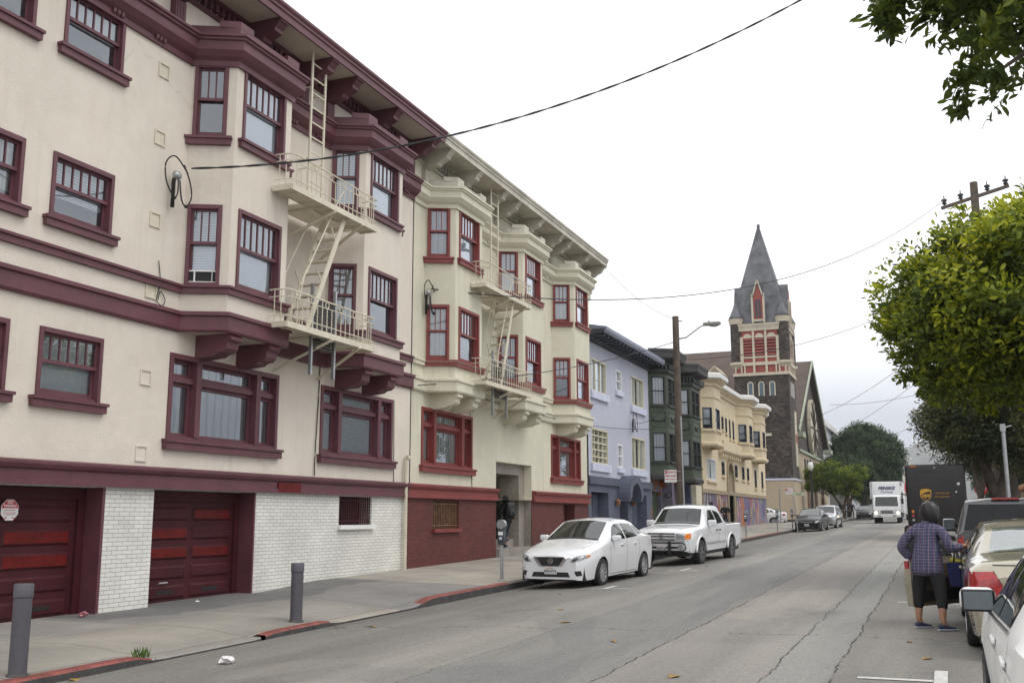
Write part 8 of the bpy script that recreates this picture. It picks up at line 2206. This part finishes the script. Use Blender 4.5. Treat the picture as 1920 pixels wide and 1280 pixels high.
# left side, beyond the church
z = sl(112)
tree('small lime green tree in front of the church doors', (-8.5, 104, sl(104)),
     [((-8.2, 104, 5.6), (2.9, 2.6, 1.15), 110, .55), ((-9.2, 104, 4.7), (1.9, 2, .8), 60, .5), ((-7.2, 104, 4.3), (1.5, 1.8, .9), 45, .45), ((-8.0, 104, 5.2), (1.8, 1.8, .8), 40, .6)], 100, .175, M['lf_lime'],
     [([(-7.6, 104, 1.1), (-7.8, 104, 2.4), (-8.6, 104, 3.6), (-9.6, 104, 4.4)], .16, .04), ([(-7.7, 104, 2.3), (-7.2, 104, 4.5)], .12, .04)], 21)
tree('large rounded dark green tree beyond the small lime tree', (-8.3, 150, sl(150)),
     [((-8.2, 150, 9.6), (4.9, 5, 4.2), 260, 1.15), ((-9.6, 150, 7.6), (3.3, 4, 3.2), 110, 1.0), ((-5.6, 150, 7.6), (2.7, 4, 3.6), 110, 1.0), ((-8.0, 149, 12.3), (2.6, 3, 1.7), 70, .9), ((-7.6, 150, 9), (4, 4, 4), 120, 1.6)], 190, .25, M['lf_dark'],
     [([(-8.3, 150, 1.2), (-8.3, 150, 5), (-7.8, 150, 9)], .55, .2)], 22, inner=0.25)
tree('dark trunked tree standing behind the lime tree by the parking meters', (-8.0, 116, sl(116)),
     [((-8.2, 117, 6.2), (2.6, 3, 1.9), 90, .8), ((-6.6, 117, 5.0), (1.7, 2.4, 1.5), 60, .7)], 120, .20, M['lf_dark'],
     [([(-8.0, 116, 1.0), (-8.05, 116, 3.0), (-8.4, 116, 5.5)], .34, .12), ([(-8.0, 116, 2.8), (-7.2, 116, 5)], .2, .08)], 23)
tree('yellow-green tree beyond the white box truck', (-7.0, 175, sl(175)),
     [((-6.9, 175, 7.0), (3.0, 4, 2.6), 120, 1.0), ((-5.4, 172, 5.2), (2.0, 3, 2.0), 70, .9), ((-8.0, 172, 4.6), (2.6, 3, 1.8), 60, .9)], 110, .28, M['lf_lime'],
     [([(-7.0, 175, 1.5), (-6.9, 175, 6.5)], .3, .1)], 24, tshift=-0.12)
# a hedge of further street trees closing the view down the street
for i, (x, y, r, m_) in enumerate(((-11.0, 205, 4.0, 'lf_dark'), (-11.5, 235, 4.0, 'lf_olive'), (7.2, 100, 3.6, 'lf_olive'), (8.6, 140, 4.2, 'lf_dark'), (10.5, 190, 4.6, 'lf_dark'))):
    tree(('tall dark tree far up the left side of the street', 'olive tree farthest up the left side of the street', 'olive tree past the stop sign on the right', 'dark tree farther past the stop sign on the right', 'darkest farthest tree on the right pavement')[i], (x, y, sl(y)),
         [((x, y, sl(y) + 2.6 + r), (r, r, r * .9), 130, 1.1)], 110, .32, M[m_], [([(x, y, sl(y) - .1), (x, y, sl(y) + 3.2), (x + .3, y, sl(y) + 2 + r)], .35, .12)], 30 + i)
# pale buildings beyond the church, corrugated container by the pavement
pb = thing('apartment_house', 'pale grey flat-roofed building just past the church gable', 'building', (-16, 150, 1.5))
MB().box(-26, -12.2, 136, 160, 1.0, 13.2).build('wall', mat('pale_grey_wall', (0.42, 0.44, 0.48), 0.8, 0.1, .3), pb)
MB().box(-26.2, -11.8, 135.7, 160.3, 13.2, 13.9).box(-26, -12.0, 135.9, 160, 11.2, 11.6).build('cornice', M['whiteroof'], pb)
q = MB()
for z_ in (4, 7): 
    for y in range(138, 159, 4): q.box(-12.19, -12.15, y, y + 1.6, z_, z_ + 2)
q.build('window', M['slatedark'], pb)
sk = thing('shipping_container', 'pale corrugated container beside the pavement behind the pedestrians', 'container', (-9.6, 125, 1.6))
q = MB()
for i in range(14): q.box(-10.6 + i * .15, -10.6 + i * .15 + .09, 122.93, 123.0, 1.5, 4.6)
q.box(-10.6, -8.5, 123.0, 129, 1.5, 4.65); q.build('body', mat('pale_corrugated_metal', (0.40, 0.40, 0.40), 0.5, 0.15, 3), sk)
MB().box(-8.49, -8.46, 123.2, 123.4, 1.6, 4.5).build('door_bar', M['slatedark'], sk)

# ================================================================== the far hill with its houses, and the air in front of it
rs = np.random.default_rng(9)
xs = np.linspace(-1500, 900, 70); ys = np.linspace(1500, 3400, 30); vs = []; fs = []
def hz(x, y):
    return -4 + 235 * math.exp(-((x - 260) / 430) ** 2 - ((y - 2700) / 620) ** 2) + 60 * math.exp(-((x + 500) / 500) ** 2 - ((y - 2500) / 500) ** 2) + 6 * math.sin(x * .03) * math.sin(y * .02)
for y in ys:
    for x in xs: vs.append((x, y, hz(x, y)))
n = len(xs); fs = [(i * n + k, i * n + k + 1, (i + 1) * n + k + 1, (i + 1) * n + k) for i in range(len(ys) - 1) for k in range(n - 1)]
tag(MB().add(vs, fs).build('hill', mat('scrub_hill', (0.085, 0.085, 0.055), 0.9, 0.4, 0.01), smooth=True), kind='structure')
q = MB()
for i in range(1100):
    x = rs.uniform(-420, 420); y = rs.uniform(1750, 2650); z = hz(x, y)
    if z > 175 or (z > 120 and rs.random() < .5): continue
    w = rs.uniform(3, 7); h_ = rs.uniform(3, 7); q.box(x - w, x + w, y - 6, y + 6, z - 4, z + h_, int(rs.integers(0, 3)))
hs = q.build('hillside_houses', [M['pale'], M['tan'], mat('grey_house_wall', (0.25, 0.25, 0.26), 0.8)])
tag(hs, kind='stuff')
hb = MB().box(-1600, 1000, -70, 3500, -12, 260).build('haze', [])
hm = bpy.data.materials.new('street_air'); hm.use_nodes = True; nt = hm.node_tree; nt.nodes.remove(nt.nodes['Principled BSDF'])
pv = nt.nodes.new('ShaderNodeVolumePrincipled'); pv.inputs['Color'].default_value = (0.90, 0.94, 1.0, 1); pv.inputs['Density'].default_value = 0.00026; pv.inputs['Anisotropy'].default_value = 0.1
link(nt, pv.outputs[0], nt.nodes['Material Output'].inputs['Volume']); hb.data.materials.append(hm); tag(hb, kind='stuff')

# ------------------------------------------------------------------ camera, light, world
cam = bpy.data.cameras.new('camera'); co = bpy.data.objects.new('camera', cam); COL.objects.link(co)
yaw, pit, rol = R(22.11441625), R(9.78560203), R(-0.08262626)
fw = Vector((-math.sin(yaw) * math.cos(pit), math.cos(yaw) * math.cos(pit), math.sin(pit)))
rt = Vector((math.cos(yaw), math.sin(yaw), 0)); up = rt.cross(fw)
r2 = rt * math.cos(rol) + up * math.sin(rol); u2 = -rt * math.sin(rol) + up * math.cos(rol)
co.matrix_world = Matrix(((r2.x, u2.x, -fw.x, 0), (r2.y, u2.y, -fw.y, 0), (r2.z, u2.z, -fw.z, 1.6), (0, 0, 0, 1)))
cam.sensor_width = 36; cam.sensor_fit = 'HORIZONTAL'; cam.lens = 36 * 1901.69 / 1920
cam.clip_start = 0.05; cam.clip_end = 12000
SC.camera = co

SUN_EL, SUN_AZ = R(58), R(98)          # azimuth from +y towards +x
w = bpy.data.worlds.new('World'); SC.world = w; w.use_nodes = True
nt = w.node_tree; bg = nt.nodes['Background']
sky = nt.nodes.new('ShaderNodeTexSky'); sky.sky_type = 'NISHITA'; sky.sun_disc = False
sky.sun_elevation = SUN_EL; sky.sun_rotation = SUN_AZ; sky.air_density = 1.0; sky.dust_density = 3.0
tc = nt.nodes.new('ShaderNodeTexCoord'); sp = nt.nodes.new('ShaderNodeSeparateXYZ'); link(nt, tc.outputs['Generated'], sp.inputs[0])
# an even bright overcast, a little greyer and bluer low down
cl = ramp(nt, sp.outputs['Z'], [(0.0, (0.44, 0.46, 0.51)), (0.05, (0.45, 0.47, 0.52)), (0.095, (0.52, 0.535, 0.575)), (0.145, (0.84, 0.845, 0.86)), (0.20, (1.0, 1.0, 1.0)), (1.0, (1.0, 1.0, 1.0))])
cn = noise(nt, coords(nt, (1, 1, 3), 'Generated'), 2.2, 5, 0.55)
cl2 = mixc(nt, 1.0, cl, ramp(nt, cn, [(0.3, (0.90, 0.91, 0.93)), (0.65, (1, 1, 1))]), 'MULTIPLY')
sc2 = nt.nodes.new('ShaderNodeVectorMath'); sc2.operation = 'SCALE'; sc2.inputs['Scale'].default_value = SKYK = 13.2
link(nt, cl2, sc2.inputs[0])
link(nt, mixc(nt, 0.90, sky.outputs[0], sc2.outputs[0]), bg.inputs['Color'])
bg.inputs['Strength'].default_value = 0.10
sun = bpy.data.lights.new('sun', 'SUN'); sun.energy = 0.7; sun.angle = R(25); sun.color = (1.0, 0.96, 0.90)
so = bpy.data.objects.new('sun', sun); COL.objects.link(so)
sd = Vector((math.sin(SUN_AZ) * math.cos(SUN_EL), math.cos(SUN_AZ) * math.cos(SUN_EL), math.sin(SUN_EL)))
so.rotation_euler = (-sd).to_track_quat('-Z', 'Y').to_euler(); so.location = (20, 20, 40)
SC.view_settings.view_transform = 'Standard'; SC.view_settings.look = 'None'; SC.view_settings.exposure = 0.38; SC.view_settings.gamma = 1.0
SC.view_settings.use_curve_mapping = False
SC.cycles.max_bounces = 8; SC.cycles.transparent_max_bounces = 12; SC.cycles.use_denoising = True
SC.cycles.sample_clamp_indirect = 8
